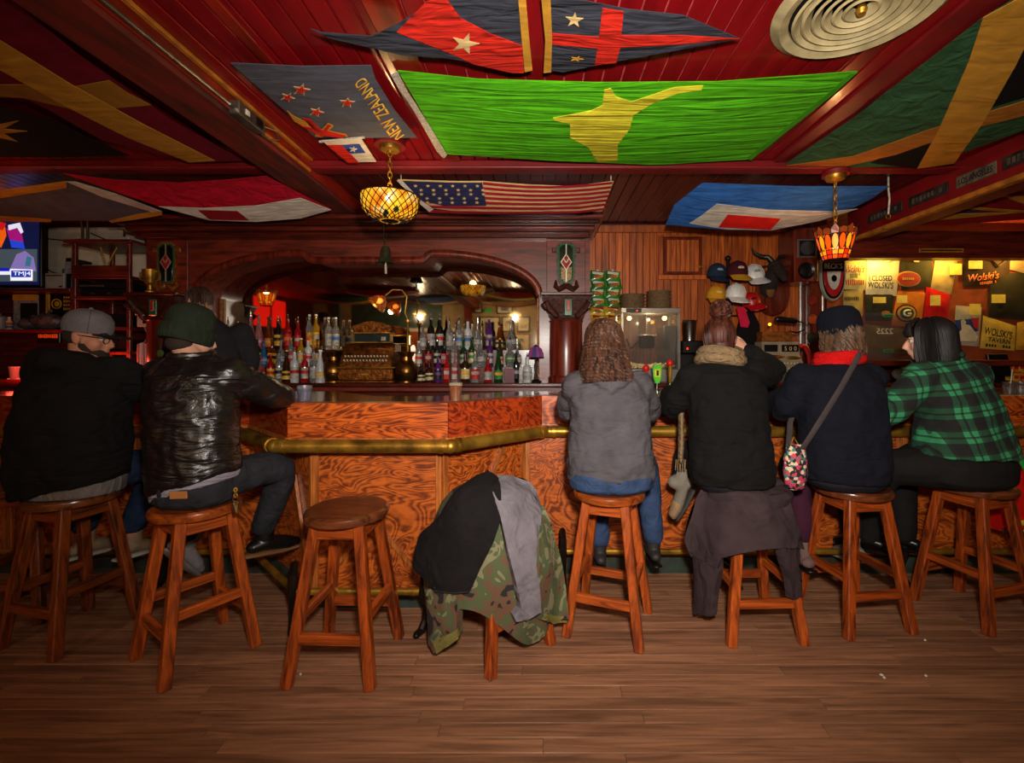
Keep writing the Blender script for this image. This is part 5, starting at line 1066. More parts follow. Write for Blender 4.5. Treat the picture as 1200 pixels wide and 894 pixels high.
fin('red_ring', B().poly_xz([(sc_.x + 0.005 + 0.10 * cos(a), sc_.z + 0.03 - 0.25 * sin(a)) for a in [pi * k / 16 for k in range(17)]], 4.53, 4.535), mat('enamel_red', C(170, 30, 30), 0.35), t, w=True)
fin('white_field', B().poly_xz([(sc_.x + 0.005 + 0.066 * cos(a), sc_.z + 0.03 - 0.18 * sin(a)) for a in [pi * k / 16 for k in range(17)]], 4.525, 4.53), mat('enamel_white', C(200, 192, 176), 0.35), t, w=True)
fin('key_emblem', B().ball((sc_.x + 0.005, 4.524, sc_.z - 0.04), (0.028, 0.004, 0.034)), m_stain_k, t, w=True)
lettering('lettering', "BECK'S", MC['enamel_white'], t, (sc_.x + 0.005, 4.534, sc_.z + 0.085), 0.18, 0.055, bold=0.02)
# second cash register
RY_ = 4.45; x0, z0, x1, z1 = rect(897, 446, 944, 390, RY_); xc = (x0 + x1) / 2; zc = 1.2
t = thing('cash_register', 'cream and brass cash register with price window behind the bar on the right', 'cash register', (xc, RY_ + 0.1, zc))
fin('base', B().box2((x0, RY_ - 0.02, zc), (x1, RY_ + 0.25, zc + 0.10), 0.006), m_alu, t, w=True)
m_grey = mat('grey_enamel', C(150, 132, 108), 0.4, noise_=(10, 0.2))
zz1 = P(0, 400, RY_).z
fin('case', B().prism([(RY_ - 0.02, zc + 0.102), (RY_ + 0.0, zc + 0.16), (RY_ + 0.08, zz1 - 0.13), (RY_ + 0.10, zz1), (RY_ + 0.24, zz1), (RY_ + 0.24, zc + 0.102)], lambda a, b: V((x0 + 0.01, a, b)), lambda a, b: V((x1 - 0.01, a, b))), m_grey, t, w=True)
for k, (c0, c1) in enumerate(((0.08, 0.42), (0.52, 0.95))):
    fin('price_window', B().box2((x0 + (x1 - x0) * c0, RY_ + 0.082, zz1 - 0.10), (x0 + (x1 - x0) * c1, RY_ + 0.088, zz1 - 0.03), 0.002), m_black, t, w=True)
lettering('price', '5 0 0', c_cream, t, (x0 + (x1 - x0) * 0.74, RY_ + 0.081, zz1 - 0.068), 0.12, 0.04)
for r in range(2):
    for k in range(10): x = x0 + 0.05 + k * (x1 - x0 - 0.10) / 9; fin('key', B().box((x, RY_ - 0.035 + 0.025 * r, zc + 0.135 + 0.05 * r), (0.016, 0.02, 0.022), None, 0.003), m_keys, t, w=True)
fin('brass_scroll', B().ball((xc + 0.09, RY_ + 0.03, zc + 0.24), (0.08, 0.02, 0.018)), m_brass, t, w=True); fin('brass_scroll', B().ball((xc - 0.08, RY_ + 0.03, zc + 0.25), (0.09, 0.02, 0.018)), m_gilt, t, w=True)
t = thing('card_reader', 'black coiled adapter on the till with amber lamp', 'adapter', P(915, 392, 4.56)); 
fin('tray', B().box2((x0 + 0.01, 4.53, zz1 + 0.001), (x1 - 0.08, 4.66, zz1 + 0.10), 0.006), m_gilt, t, w=True); fin('adapter', B().tube([P(911, 374, 4.55), P(932, 376, 4.55)], 0.03, 10, True), m_black, t, w=True); fin('amber_lamp', B().ball(P(902, 380, 4.54), 0.014), emis('amber_led', C(255, 150, 30), 6), t, w=True); fin('cable', B().tube([P(932, 376, 4.55), P(941, 378, 4.55), P(943, 386, 4.55), P(934, 390, 4.55), P(925, 388, 4.55)], 0.008, 8), m_black, t, w=True)
t = tag(fin('red_hose', B().tube([P(939, 405, 4.40), P(944, 406, 4.40), P(948, 415, 4.40), P(950, 432, 4.40)], 0.022, 10, True), mat('red_rubber', C(190, 20, 20), 0.35)), 'bright red curved hose beside the right cash register', 'hose')
# beer tap handles in front of the popcorn machine
for u, vt, kind, lb in ((770, 427, 'green', 'bright green and yellow tap handle by the popcorn machine'), (785, 424, 'ball', 'brass tap handle with red ball top'), (757, 430, 'red', 'small red tap handle half hidden by the grey hoodie'), (806, 433, 'gold', 'gilt leaf tap handle beside the black coat')):
    Y = 3.98; p = P(u, vt, Y); t = thing('beer_tap', lb, 'beer tap', (p.x, Y, 1.15), 0, 'beer taps behind the bar'); h = p.z - 1.15
    fin('tap_shank', B().lathe([(0.0, 0.0), (0.03, 0.0), (0.03, 0.012), (0.012, 0.02), (0.012, 0.07), (0.0, 0.07)], 16), m_steel, t)
    if kind == 'green':
        gm = mat('lime_plastic', C(90, 210, 40), 0.35); fin('handle', B().loft([[V((sx * w_, sy * 0.014, z_)) for sx, sy in ((-1, -1), (1, -1), (1, 1), (-1, 1))] for z_, w_ in ((0.07, 0.016), (h * 0.5, 0.032), (h * 0.92, 0.036), (h, 0.022))]), gm, t); fin('badge', B().box((0, -0.016, h * 0.68), (0.05, 0.004, h * 0.3), None, 0.002), mat('tap_yellow', C(220, 214, 40), 0.4), t); fin('badge_mark', B().box((0, -0.0195, h * 0.68), (0.02, 0.003, h * 0.2), None, 0.001), m_dark, t)
    else:
        hm = {'ball': m_brass, 'red': mat('tap_red', C(200, 26, 24), 0.35), 'gold': m_gilt}[kind]
        fin('handle', B().tube([(0, 0, 0.07), (0, 0, h * 0.6), (0.0, 0, h - 0.03)], [0.012, 0.016, 0.02], 10, True), hm, t)
        fin('finial', B().ball((0, 0, h - 0.01), (0.03, 0.03, 0.034)), MC.get('tap_red') or mat('tap_red', C(200, 26, 24), 0.35), t)
dr_ = thing('tap_base', 'low steel beer tap base on the back of the bar', 'beer tap', (1.17, 3.98, 0.2)); fin('tower', B().box2((0.86, 3.93, 0.2), (1.52, 4.04, 1.148), 0.01), m_alu, dr_, w=True); fin('drip_tray', B().box2((0.86, 3.89, 1.05), (1.52, 3.93, 1.08), 0.004), m_steel, dr_, w=True)

# ------------------------------------------------------------------ lit shirt display at the far right
m_disp = mat('display_board', C(150, 66, 30), 0.6, noise_=(6, 0.25))
xl = P(968, 0, 4.7).x + 0.14
sc = struct('wall_display', B().box2((xl, 4.965, 1.42), (6.28, 4.998, 2.60)), m_disp)
dl = struct('trim_8', B().box2((P(962, 0, 4.6).x, 4.55, P(0, 302, 4.55).z), (6.28, 4.70, P(0, 270, 4.55).z), 0.008), m_mah)
tg = thing('gilt_name_strip', 'thin gilt lettered strip on the board above the shirts', 'sign', P(1103, 294, 4.54)); a, b_ = P(1077, 296, 4.545), P(1129, 291, 4.545)
fin('strip', B().box2((a.x, 4.54, a.z), (b_.x, 4.549, b_.z), 0.002), m_gold, tg, w=True); fin('dark_line', B().box2((a.x + 0.02, 4.537, (a.z + b_.z) / 2 - 0.006), (b_.x - 0.02, 4.54, (a.z + b_.z) / 2 + 0.006)), m_dark, tg, w=True)
struct('trim_9', B().box2((P(962, 0, 4.5).x + 0.1, 4.42, 1.36), (6.28, 4.96, 1.42), 0.006), m_mah)
tb = thing('tube_light', 'yellow fluorescent tube hidden behind the board over the shirts', 'light', (4.6, 4.80, 2.52))
fin('tube', B().tube([(-1.2, 0, 0), (1.5, 0, 0)], 0.014, 10), emis('tube_glow', C(255, 196, 60), 9), tb); fin('end_cap', B().tube([(-1.24, 0, 0), (-1.2, 0, 0)], 0.017, 10), c_white, tb); fin('end_cap', B().tube([(1.5, 0, 0), (1.54, 0, 0)], 0.017, 10), c_white, tb)
for lx in (3.6, 4.3, 5.0): light('tube_light_glow', 'POINT', (lx, 4.79, 2.49), 9, (1, 0.68, 0.14), size=0.03)
def quad_sheet(c4, Y, amp, seed, th=0.018, n=10):
    """folded garment: four corners in the picture, rumpled towards the viewer"""
    b = B(); c = [P(u, v, Y) for u, v in c4]; fr = []; bk_ = []
    for j in range(n + 1):
        r0, r1 = [], []
        for i in range(n + 1):
            s_, t_ = i / n, j / n; p = c[0] * (1 - s_) * (1 - t_) + c[1] * s_ * (1 - t_) + c[2] * s_ * t_ + c[3] * (1 - s_) * t_
            e = min(1, 5 * min(s_, 1 - s_, t_, 1 - t_)); w_ = noise.noise(V((p.x * 7 + seed, p.z * 11, seed))) * amp * (0.3 + 0.7 * e)
            r0.append(b.bm.verts.new((p.x, Y - th * (0.3 + 0.7 * e) - abs(w_), p.z))); r1.append(b.bm.verts.new((p.x, Y, p.z)))
        fr.append(r0); bk_.append(r1)
    for j in range(n):
        for i in range(n):
            b.bm.faces.new((fr[j][i], fr[j][i + 1], fr[j + 1][i + 1], fr[j + 1][i])); b.bm.faces.new((bk_[j][i], bk_[j + 1][i], bk_[j + 1][i + 1], bk_[j][i + 1]))
    for i in range(n):
        for a, q in ((fr[0], bk_[0]), (fr[n], bk_[n])): b.bm.faces.new((a[i], a[i + 1], q[i + 1], q[i]))
        b.bm.faces.new((fr[i][0], fr[i + 1][0], bk_[i + 1][0], bk_[i][0])); b.bm.faces.new((fr[i][n], fr[i + 1][n], bk_[i + 1][n], bk_[i][n]))
    return b
def shirt(label, c4, col, key, Y=4.955, amp=0.02, tags=(), text=(), collar=None):
    cu, cv = sum(q[0] for q in c4) / 4, max(q[1] for q in c4)
    t = thing('folded_shirt', label, 'shirt', P(cu, cv, Y), 0, 'shirts pinned up in the display')
    fin('cloth', quad_sheet(c4, Y, amp, cu * 0.37), cloth('shirt_' + key, col, 600), t, w=True)
    yy = Y - 0.045
    for (u0, v0, u1, v1) in tags:
        x0, z0, x1, z1 = rect(u0, v0, u1, v1, yy); fin('price_card', B().box2((x0, yy - 0.003, z0), (x1, yy, z1)), mat('price_card', C(232, 206, 90), 0.6), t, w=True)
    for (tx, u, v, wpx, hpx, m_, sh, rot) in text:
        if tx: lettering('lettering', tx, m_, t, P(u, v, yy), wpx / FPX * yy, hpx / FPX * yy, RY(rot), shear=sh, bold=0.015)
        else: scribble('small_print', m_, t, P(u, v, yy), wpx / FPX * yy, hpx / FPX * yy, RY(rot))
    if collar:
        (u0, v0), (u1, v1), (u2, v2) = collar; fin('collar', B().tube([P(u0, v0, yy + 0.01), P(u1, v1, yy + 0.005), P(u2, v2, yy + 0.01)], 0.010, 8, True), cloth('shirt_' + key, col, 600), t, w=True)
    return t
ink = mat('black_ink', C(20, 16, 12), 0.6); inkr = mat('red_ink', C(150, 30, 16), 0.6); inko = mat('orange_ink', C(230, 110, 30), 0.6)
shirt('pale yellow shirt with red script lettering at the left display end', [(988, 301), (1015, 301), (1014, 340), (988, 339)], C(206, 190, 120), 'yellow', text=(("Wolski's", 1002, 315, 22, 9, inkr, 0.3, 0), (None, 1000, 323, 10, 6, ink, 0.3, 0), (None, 1002, 331, 22, 7, inkr, 0.3, 0)))
shirt("cream shirt printed I CLOSED WOLSKI'S", [(1016, 300), (1054, 300), (1050, 347), (1014, 345)], C(226, 214, 170), 'cream', text=(('I CLOSED', 1032, 326, 27, 6.5, ink, 0, 0), ("WOLSKI'S", 1032, 334, 30, 7.5, ink, 0, 0.04)), collar=((1026, 301), (1040, 307), (1052, 301)))
t = shirt('olive shirt with a red oval patch at the display top', [(1055, 300), (1093, 300), (1090, 336), (1056, 340)], C(58, 54, 34), 'olive', tags=((1071, 302, 1077, 307),))
p = P(1064, 327, 4.90); fin('oval_patch', B().lathe([(0.0, 0.012), (0.95, 0.010), (1.0, 0.0), (0.0, 0.0)], 28, p, RX(pi / 2) @ RZ(0) @ Matrix.Diagonal((0.135, 0.085, 1))), mat('patch_gold', C(206, 150, 60), 0.6), t, w=True); fin('oval_patch_field', B().lathe([(0.0, 0.017), (1.0, 0.016), (1.0, 0.010), (0.0, 0.01)], 28, p, RX(pi / 2) @ Matrix.Diagonal((0.12, 0.07, 1))), mat('patch_red', C(170, 36, 26), 0.6), t, w=True)
scribble('patch_print', mat('patch_gold', C(206, 150, 60), 0.6), t, p + V((0, -0.02, 0)), 0.15, 0.035, None, 7)
shirt('sand coloured shirt hung aslant between olive and dark brown shirts', [(1096, 300), (1122, 304), (1114, 345), (1090, 338)], C(176, 150, 96), 'sand', tags=((1113, 309, 1127, 322),), amp=0.03)
shirt("dark brown shirt with orange script Wolski's", [(1128, 301), (1183, 300), (1182, 334), (1128, 336)], C(58, 42, 30), 'dark_brown', tags=((1135, 304, 1151, 315),), text=(("Wolski's", 1153, 324, 36, 9, inko, 0.35, -0.12), (None, 1158, 331, 20, 3.5, inko, 0.3, -0.12)), collar=((1160, 301), (1170, 312), (1183, 302)))
shirt('tan shirt cut by the picture edge at the display top', [(1184, 300), (1225, 300), (1225, 326), (1182, 316)], C(170, 140, 96), 'tan', amp=0.03)
shirt('yellowed grey shirt behind the navy knitted hat', [(988, 341), (1011, 339), (1010, 372), (988, 372)], C(170, 148, 84), 'grey_yellow', text=((None, 998, 350, 17, 5, ink, 0, 0),))
shirt('dark olive shirt with small round crest in the middle row', [(1013, 346), (1048, 343), (1044, 376), (1014, 376)], C(50, 48, 34), 'dark_olive', tags=((1023, 348, 1038, 355),))
p = P(1038, 368, 4.915); t = bpy.context.scene.objects[[o.name for o in COL.objects if o.get('label', '').startswith('dark olive shirt')][0]]; fin('round_crest', B().lathe([(0.0, 0.006), (1.0, 0.004), (1.0, 0.0)], 20, p, RX(pi / 2) @ Matrix.Diagonal((0.05, 0.036, 1))), mat('crest_tan', C(160, 96, 50), 0.6), t, w=True)
t = shirt('orange shirt with white letter G in an oval', [(1052, 341), (1084, 343), (1078, 384), (1044, 382)], C(206, 116, 34), 'orange', tags=((1051, 346, 1063, 355),))
p = P(1062, 367, 4.905)
for r, m_, o in (((0.115, 0.095), ink, 0.0), ((0.10, 0.08), MC['patch_gold'], 0.004), ((0.075, 0.06), mat('crest_green', C(40, 60, 40), 0.6), 0.008)): fin('oval_emblem', B().lathe([(0.0, 0.004), (1.0, 0.003), (1.0, 0.0), (0.0, 0.0)], 28, p + V((0, -o, 0)), RX(pi / 2) @ Matrix.Diagonal((r[0], r[1], 1))), m_, t, w=True)
lettering('lettering', 'G', mat('white_ink', C(220, 210, 180), 0.6), t, p + V((0, -0.013, 0)), 0.09, 0.085, bold=0.04)
shirt('bright red folded shirt in the middle of the display', [(1085, 336), (1113, 345), (1110, 374), (1081, 382)], C(196, 24, 24), 'red', tags=((1090, 346, 1102, 358),), amp=0.03)
shirt('dark shirt with yellow lace hanging at the display right', [(1160, 322), (1215, 318), (1212, 376), (1158, 372)], C(52, 46, 32), 'dark_lace', tags=((1162, 345, 1178, 355),), amp=0.03)
t = shirt('grey shirt with red and blue batter emblem', [(1120, 358), (1150, 360), (1146, 406), (1117, 404)], C(176, 166, 142), 'grey', tags=((1136, 356, 1149, 369),))
bl_, rd_, wt_ = mat('logo_blue', C(40, 64, 120), 0.6), mat('logo_red', C(176, 34, 40), 0.6), mat('logo_white', C(206, 196, 170), 0.6)
def pxpoly(nm, pts, Y, m_, t, th=0.003): fin(nm, B().prism([(P(u, v, Y).x, P(u, v, Y).z) for u, v in pts], lambda x, z_: V((x, Y - th, z_)), lambda x, z_: V((x, Y, z_))), m_, t, w=True)
pxpoly('emblem_blue', [(1119, 375), (1147, 373), (1146, 388), (1119, 390)], 4.905, bl_, t); pxpoly('emblem_red', [(1138, 373), (1147, 372), (1146, 386), (1142, 384)], 4.901, rd_, t); pxpoly('emblem_silhouette', [(1126, 376), (1129, 374), (1132, 377), (1131, 380), (1136, 381), (1141, 387), (1146, 395), (1143, 400), (1120, 400), (1122, 392), (1127, 386)], 4.897, wt_, t)
shirt("yellow shirt printed WOLSKI'S TAVERN in black capitals", [(1152, 370), (1190, 382), (1188, 411), (1148, 408)], C(214, 178, 70), 'bright_yellow', text=(("WOLSKI'S", 1170, 390, 33, 9, ink, 0, 0.2), ('TAVERN', 1171, 399, 26, 5.5, ink, 0, 0.12), (None, 1170, 405.5, 30, 3.5, ink, 0, 0.1)))
shirt('gold shirt at the lower right display edge', [(1192, 378), (1225, 372), (1225, 410), (1190, 410)], C(190, 146, 50), 'gold_edge')
shirt('brown shirt low in the display behind the plaid shoulder', [(1068, 384), (1112, 380), (1116, 412), (1066, 414)], C(110, 60, 34), 'brown_low')
shirt('olive gold shirt low in the display between the two hats', [(1014, 380), (1064, 386), (1062, 416), (1014, 416)], C(120, 92, 40), 'olive_low', text=(('I CLOSED', 1054, 410, 18, 3.5, ink, 0, 0), ("WOLSKI'S", 1054, 415, 20, 3.5, ink, 0, 0)))
for u, v, lb in ((1041, 369.5, 'upper'), (1041, 411, 'lower')):
    t = thing('green_tag', 'small %s bright green sticker low in the shirt display' % lb, 'sticker', P(u, v, 4.88), 0, 'green stickers in the display'); fin('sticker', B().box((0, 0, 0), (0.11, 0.004, 0.035), None, 0.001), mat('sticker_green', C(50, 190, 40), 0.5), t); fin('sticker_line', B().box((0, -0.003, 0), (0.08, 0.002, 0.01)), m_dark, t)
t = thing('glass_lettering', 'white numerals 2225 reversed on the display glass', 'lettering', P(1037, 388, 4.5)); o = lettering('numerals', '2225', mat('white_ink', C(220, 210, 180), 0.6), t, P(1037, 388, 4.5), 19 / FPX * 4.5, 6.5 / FPX * 4.5, Matrix.Diagonal((-1, 1, 1)))
fin('glass_pane', B().box2((P(1012, 0, 4.51).x, 4.505, 1.421), (P(1070, 0, 4.51).x, 4.509, P(0, 366, 4.5).z)), m_glass, t, w=True)
# things on the counter under the display
t = thing('cloth_bundle', 'yellow and grey cloth bundle on the counter under the display', 'cloth', P(1060, 440, 4.6)); t.location[2] = 1.2; MW[t.name] = Matrix.Translation(t.location); fin('grey_fold', B().ball((0, 0, 0.07), (0.12, 0.08, 0.07), RY(0.1)), cloth('grey_rag', C(130, 120, 112)), t); fin('yellow_fold', B().ball((0.03, -0.03, 0.13), (0.09, 0.06, 0.05), RY(0.3)), c_yel, t)
t = thing('screen_terminal', 'black point of sale terminal by the plaid shirt', 'terminal', (P(1168, 0, 4.1).x, 4.1, 1.2)); t.location[1] = 4.45; t.location[0] = P(1170, 0, 4.45).x; MW[t.name] = Matrix.Translation(t.location)
fin('base', B().box2((-0.1, -0.05, 0.0), (0.1, 0.1, 0.02), 0.004), m_black, t); fin('neck', B().box2((-0.03, 0.0, 0.02), (0.03, 0.03, 0.08)), m_black, t); fin('screen', B().box((0, 0, 0.17), (0.20, 0.03, 0.22), RX(-0.2), 0.006), m_black, t)
for k in range(4):
    for j in range(2):
        p = P(1186 + k * 7, 416 + j * 12, 4.5); t = thing('snack_box', '%s yellow snack box from the terminal, %s layer at the picture edge' % (ORD[k], 'lower' if j else 'upper'), 'snack box', (p.x, 4.5, 1.2 + (0.095 if j == 0 else 0.0)), 0, 'snack boxes beside the terminal')
        fin('carton', B().box((0, 0, 0.046), (0.056, 0.08, 0.09), None, 0.002), PP['yellow' if (k + j) % 2 else 'orange'], t); fin('print', B().box((0, -0.041, 0.05), (0.04, 0.002, 0.03)), PP['red'], t)
# ------------------------------------------------------------------ left end: television, shelves, equipment rack
sh = thing('hanging_shelves', 'dark red wall shelves below the television', 'shelves', (-5.2, 4.8, 1.2))
zs = [P(0, 338, 4.6).z, P(0, 386, 4.6).z]; xr = P(84, 0, 4.6).x
for z_ in zs: fin('shelf', B().box2((-6.28, 4.58, z_ - 0.03), (xr, 4.985, z_), 0.004), m_mah, sh, w=True)
fin('side_board', B().box2((xr, 4.58, 1.2), (xr + 0.03, 4.985, zs[0] + 0.01), 0.004), m_mah, sh, w=True); fin('back_board', B().box2((-6.28, 4.986, 1.2), (xr, 4.998, zs[0])), m_mahd, sh, w=True)
# television
TY = 4.62; x0, z0, x1, z1 = rect(-62, 336, 46, 256, TY); z0 = zs[0] + 0.02
t = thing('television', 'flat television showing a bright colourful broadcast at the left edge', 'television', ((x0 + x1) / 2, TY + 0.03, zs[0]))
fin('housing', B().box2((x0 - 0.02, TY, z0), (x1 + 0.02, TY + 0.05, z1 + 0.02), 0.006), m_black, t, w=True); fin('stand', B().box2(((x0 + x1) / 2 - 0.2, TY - 0.02, zs[0]), ((x0 + x1) / 2 + 0.2, TY + 0.1, zs[0] + 0.019)), m_black, t, w=True)
scr = fin('screen', B().box2((x0, TY - 0.003, z0 + 0.02), (x1, TY, z1)), emis('screen_navy', C(14, 20, 58), 0.9), t, w=True)
def scrp(nm, pts, col, st, k): 
    y = TY - 0.0035 - 0.0006 * k; fin(nm, B().prism([(P(u, v, TY).x, P(u, v, TY).z) for u, v in pts], lambda a, b: V((a, y, b)), lambda a, b: V((a, y + 0.0005, b))), emis('screen_%s' % nm, col, st), scr, w=True)
scrp('grey_band', [(-60, 292), (44, 292), (44, 330), (-60, 330)], C(70, 84, 92), 0.7, 1)
scrp('magenta', [(8, 268), (24, 262), (28, 284), (12, 282)], C(150, 20, 110), 1.0, 1); scrp('orange', [(-20, 258), (6, 264), (8, 276), (2, 290), (-20, 288)], C(220, 90, 10), 1.0, 1); scrp('red', [(-6, 258), (8, 262), (4, 270), (-6, 268)], C(190, 20, 20), 1.0, 2)
scrp('white', [(10, 264), (24, 261), (28, 272), (25, 274), (21, 267), (11, 270)], C(220, 220, 236), 1.0, 3); scrp('blue', [(12, 281), (28, 284), (30, 292), (14, 290)], C(30, 60, 190), 1.1, 3)
scrp('lilac', [(12, 316), (20, 298), (30, 294), (40, 302), (43, 318)], C(126, 110, 176), 0.9, 2); scrp('teal', [(32, 300), (38, 302), (36, 312), (30, 312)], C(50, 110, 130), 0.9, 3); scrp('banner', [(-60, 315), (14, 316), (14, 322), (-60, 322)], C(230, 230, 240), 1.0, 3); scrp('banner_blue', [(-60, 314), (12, 314), (12, 318), (-60, 318)], C(20, 30, 170), 1.0, 4)
scrp('logo_white', [(13, 315), (39, 316), (39, 329), (13, 329)], C(236, 238, 245), 1.0, 5); scrp('logo_field', [(14, 317), (37, 317), (37, 325), (14, 325)], C(24, 50, 160), 1.0, 6)
lettering('logo_letters', 'TMJ4', emis('screen_logo_ink', C(236, 238, 245), 1.1), scr, P(25.5, 321, TY - 0.0085), 20 / FPX * TY, 6 / FPX * TY)
# things on the shelves
def block(name, label, cat, u0, v0, u1, v1, Y, m_, d=0.12, group=None, extra=None, zb=None):
    x0, z0, x1, z1 = rect(u0, v0, u1, v1, Y)
    if zb is not None: z0 = zb
    t = thing(name, label, cat, ((x0 + x1) / 2, Y + d / 2, z0), 0, group); fin('body', B().box2((x0, Y, z0), (x1, Y + d, z1), 0.006), m_, t, w=True)
    if extra: extra(t, x0, z0, x1, z1, Y)
    return t
block('printer', 'small white receipt printer on the upper left shelf', 'printer', 52, 320, 75, 336, 4.66, mat('off_white_plastic', C(170, 164, 160), 0.5), 0.2, zb=zs[0] + 0.001, extra=lambda t, a, b, c, d, Y: (fin('paper_slot', B().box2((a + 0.02, Y - 0.004, d - 0.03), (c - 0.02, Y + 0.001, d - 0.02)), m_dark, t, w=True), fin('buttons', B().box2((c - 0.05, Y - 0.004, b + 0.02), (c - 0.02, Y + 0.001, b + 0.035)), m_black, t, w=True)))
for k, (u0, u1, vt, m_, lb) in enumerate(((72, 76, 315, mat('teal_binder', C(50, 90, 110), 0.5), 'thin teal binder beside the white printer'), (76.5, 84, 302, m_black, 'tall black binder at the rack side of the upper shelf'))):
    block('binder', lb, 'binder', u0, vt, u1, 336, 4.68, m_, 0.22, 'binders on the upper shelf', zb=zs[0] + 0.001, extra=lambda t, a, b, c, d, Y: fin('spine_label', B().box2((a + 0.004, Y - 0.002, (b + d) / 2), (c - 0.004, Y, d - 0.04)), PP['grey'], t, w=True))
def poster(t, a, b, c, d, Y):
    fin('ring', B().torus(((a * 0.72 + c * 0.28), Y - 0.004, (b + d) / 2), 0.048, 0.006, 24, 6, RX(pi / 2)), m_py, t, w=True); fin('face', B().ball((a * 0.72 + c * 0.28, Y - 0.002, (b + d) / 2), (0.028, 0.004, 0.03)), m_py, t, w=True)
    for k in range(4): scribble('print_line', m_py, t, (a * 0.26 + c * 0.74, Y - 0.001, d - 0.04 - k * 0.04), (c - a) * 0.42, 0.028, None, 5 + k % 2)
m_py = mat('poster_yellow', C(200, 150, 30), 0.6)
block('shelf_sign', 'black sign with yellow ring and lettering on the lower left shelf', 'sign', 58, 344, 89, 368, 4.78, m_black, 0.01, zb=None, extra=poster)
block('yellow_strip_sign', 'yellow strip leaning on the lower shelf beside the black sign', 'sign', 53, 344, 58, 368, 4.77, m_py, 0.01, extra=lambda t, a, b, c, d, Y: fin('foot', B().box2((a, Y, zs[1] + 0.001), (c, Y + 0.02, b - 0.001)), m_py, t, w=True))
block('folder', 'pale papers with a yellow header on the lower shelf', 'papers', 15, 345, 44, 382, 4.75, PP['grey'], 0.02, zb=zs[1] + 0.001, extra=lambda t, a, b, c, d, Y: (fin('header', B().box2((a, Y - 0.002, d - 0.06), (c, Y, d)), m_py, t, w=True), fin('dark_print', B().box2((a + 0.08, Y - 0.002, b + 0.03), (c, Y, d - 0.09)), m_dark, t, w=True)))
m_bag = mat('clear_plastic_bag', C(120, 112, 116), 0.2, trans=0.4, bump=(20, 0.6, 0.03), noise_=(14, 0.4))
for k, (u, w_, h, lb) in enumerate(((36, 0.10, 0.06, 'small crumpled plastic bag on the lower shelf, left one'), (56, 0.17, 0.085, 'large crumpled plastic bag on the lower shelf behind the grey cap'))):
    t = thing('plastic_bag', lb, 'bag', (P(u, 0, 4.7).x, 4.70, zs[1]), 0, 'plastic bags on the shelf'); o = fin('bag', B().ball((0, 0, h), (w_, 0.08, h)), m_bag, t); fin('knot', B().tube([(0, 0, h * 1.8), (0.01, 0, h * 2.1), (0.03, 0, h * 2.3)], [0.02, 0.01, 0.02], 8, True), m_bag, t)
    for v in o.data.vertices: v.co *= 1 + 0.16 * noise.noise(v.co * 22) if v.co.z > 0.02 else 1
t = thing('orange_bottle', 'little white bottle with orange and blue label on the lower shelf', 'bottle', (P(11, 0, 4.66).x, 4.66, zs[1])); fin('bottle', B().lathe([(0, 0), (0.026, 0), (0.026, 0.08), (0.012, 0.1), (0.012, 0.13), (0, 0.13)], 16), c_white, t); fin('label_band', B().lathe([(0.0265, 0.015), (0.0265, 0.04), (0.026, 0.04), (0.026, 0.015)], 16), PP['blue'], t); fin('label_band', B().lathe([(0.0265, 0.045), (0.0265, 0.075), (0.026, 0.075), (0.026, 0.045)], 16), PP['orange'], t)
t = thing('white_jug', 'white plastic jug at the picture edge of the lower shelf', 'jug', (P(1, 0, 4.7).x, 4.7, zs[1])); fin('jug_body', B().lathe([(0, 0), (0.06, 0), (0.065, 0.02), (0.06, 0.13), (0.03, 0.15), (0.0, 0.15)], 20), mat('milky_plastic', C(150, 150, 152), 0.4), t); fin('jug_cap', B().lathe([(0, 0.15), (0.02, 0.15), (0.02, 0.17), (0, 0.17)], 14), m_black, t)
for k, (u, v, lb) in enumerate(((25, 412, 'small stack of paper cups on the back counter, left one'), (32, 430, 'pale plastic cup on the back counter before the grey cap'), (38, 404, 'grey tumbler on the back counter, behind the pale cup'))):
    t = thing('paper_cup', lb, 'cup', (P(u, 0, 4.5).x, 4.45 + 0.08 * k, 1.2), 0, 'cups on the left counter'); hh = 0.15 if k != 2 else 0.22
    fin('cup', B().lathe([(0, 0), (0.035, 0), (0.048, hh), (0.045, hh), (0.033, 0.004), (0, 0.004)], 20), mat('cup_%d' % k, (C(150, 120, 116), C(190, 150, 146), C(90, 88, 90))[k], 0.5), t); fin('rim', B().torus((0, 0, hh), 0.047, 0.003, 20, 6), c_white, t)
t = block('lit_sign', 'dim orange lit sign under the lower left shelf', 'sign', 43, 388, 70, 402, 4.7, m_black, 0.03, extra=lambda t, a, b, c, d, Y: (scribble('lit_print', emis('orange_glow', C(200, 60, 12), 0.6), t, ((a + c) / 2, Y - 0.001, (b + d) / 2 + 0.01), (c - a) * 0.86, 0.045, None, 10), fin('hanger', B().box2((a, Y, d), (a + 0.02, Y + 0.02, zs[1] - 0.031)), m_gold, t, w=True)))
t = thing('red_tray', 'papers and red tray at the far left back counter', 'tray', (P(12, 0, 4.45).x, 4.5, 1.2)); fin('tray', B().box2((-0.22, -0.1, 0.0), (0.22, 0.12, 0.03), 0.006), mat('tray_red', C(130, 24, 20), 0.4), t); fin('papers', B().box((0.08, -0.02, 0.036), (0.16, 0.1, 0.01), RZ(0.3)), c_white, t)
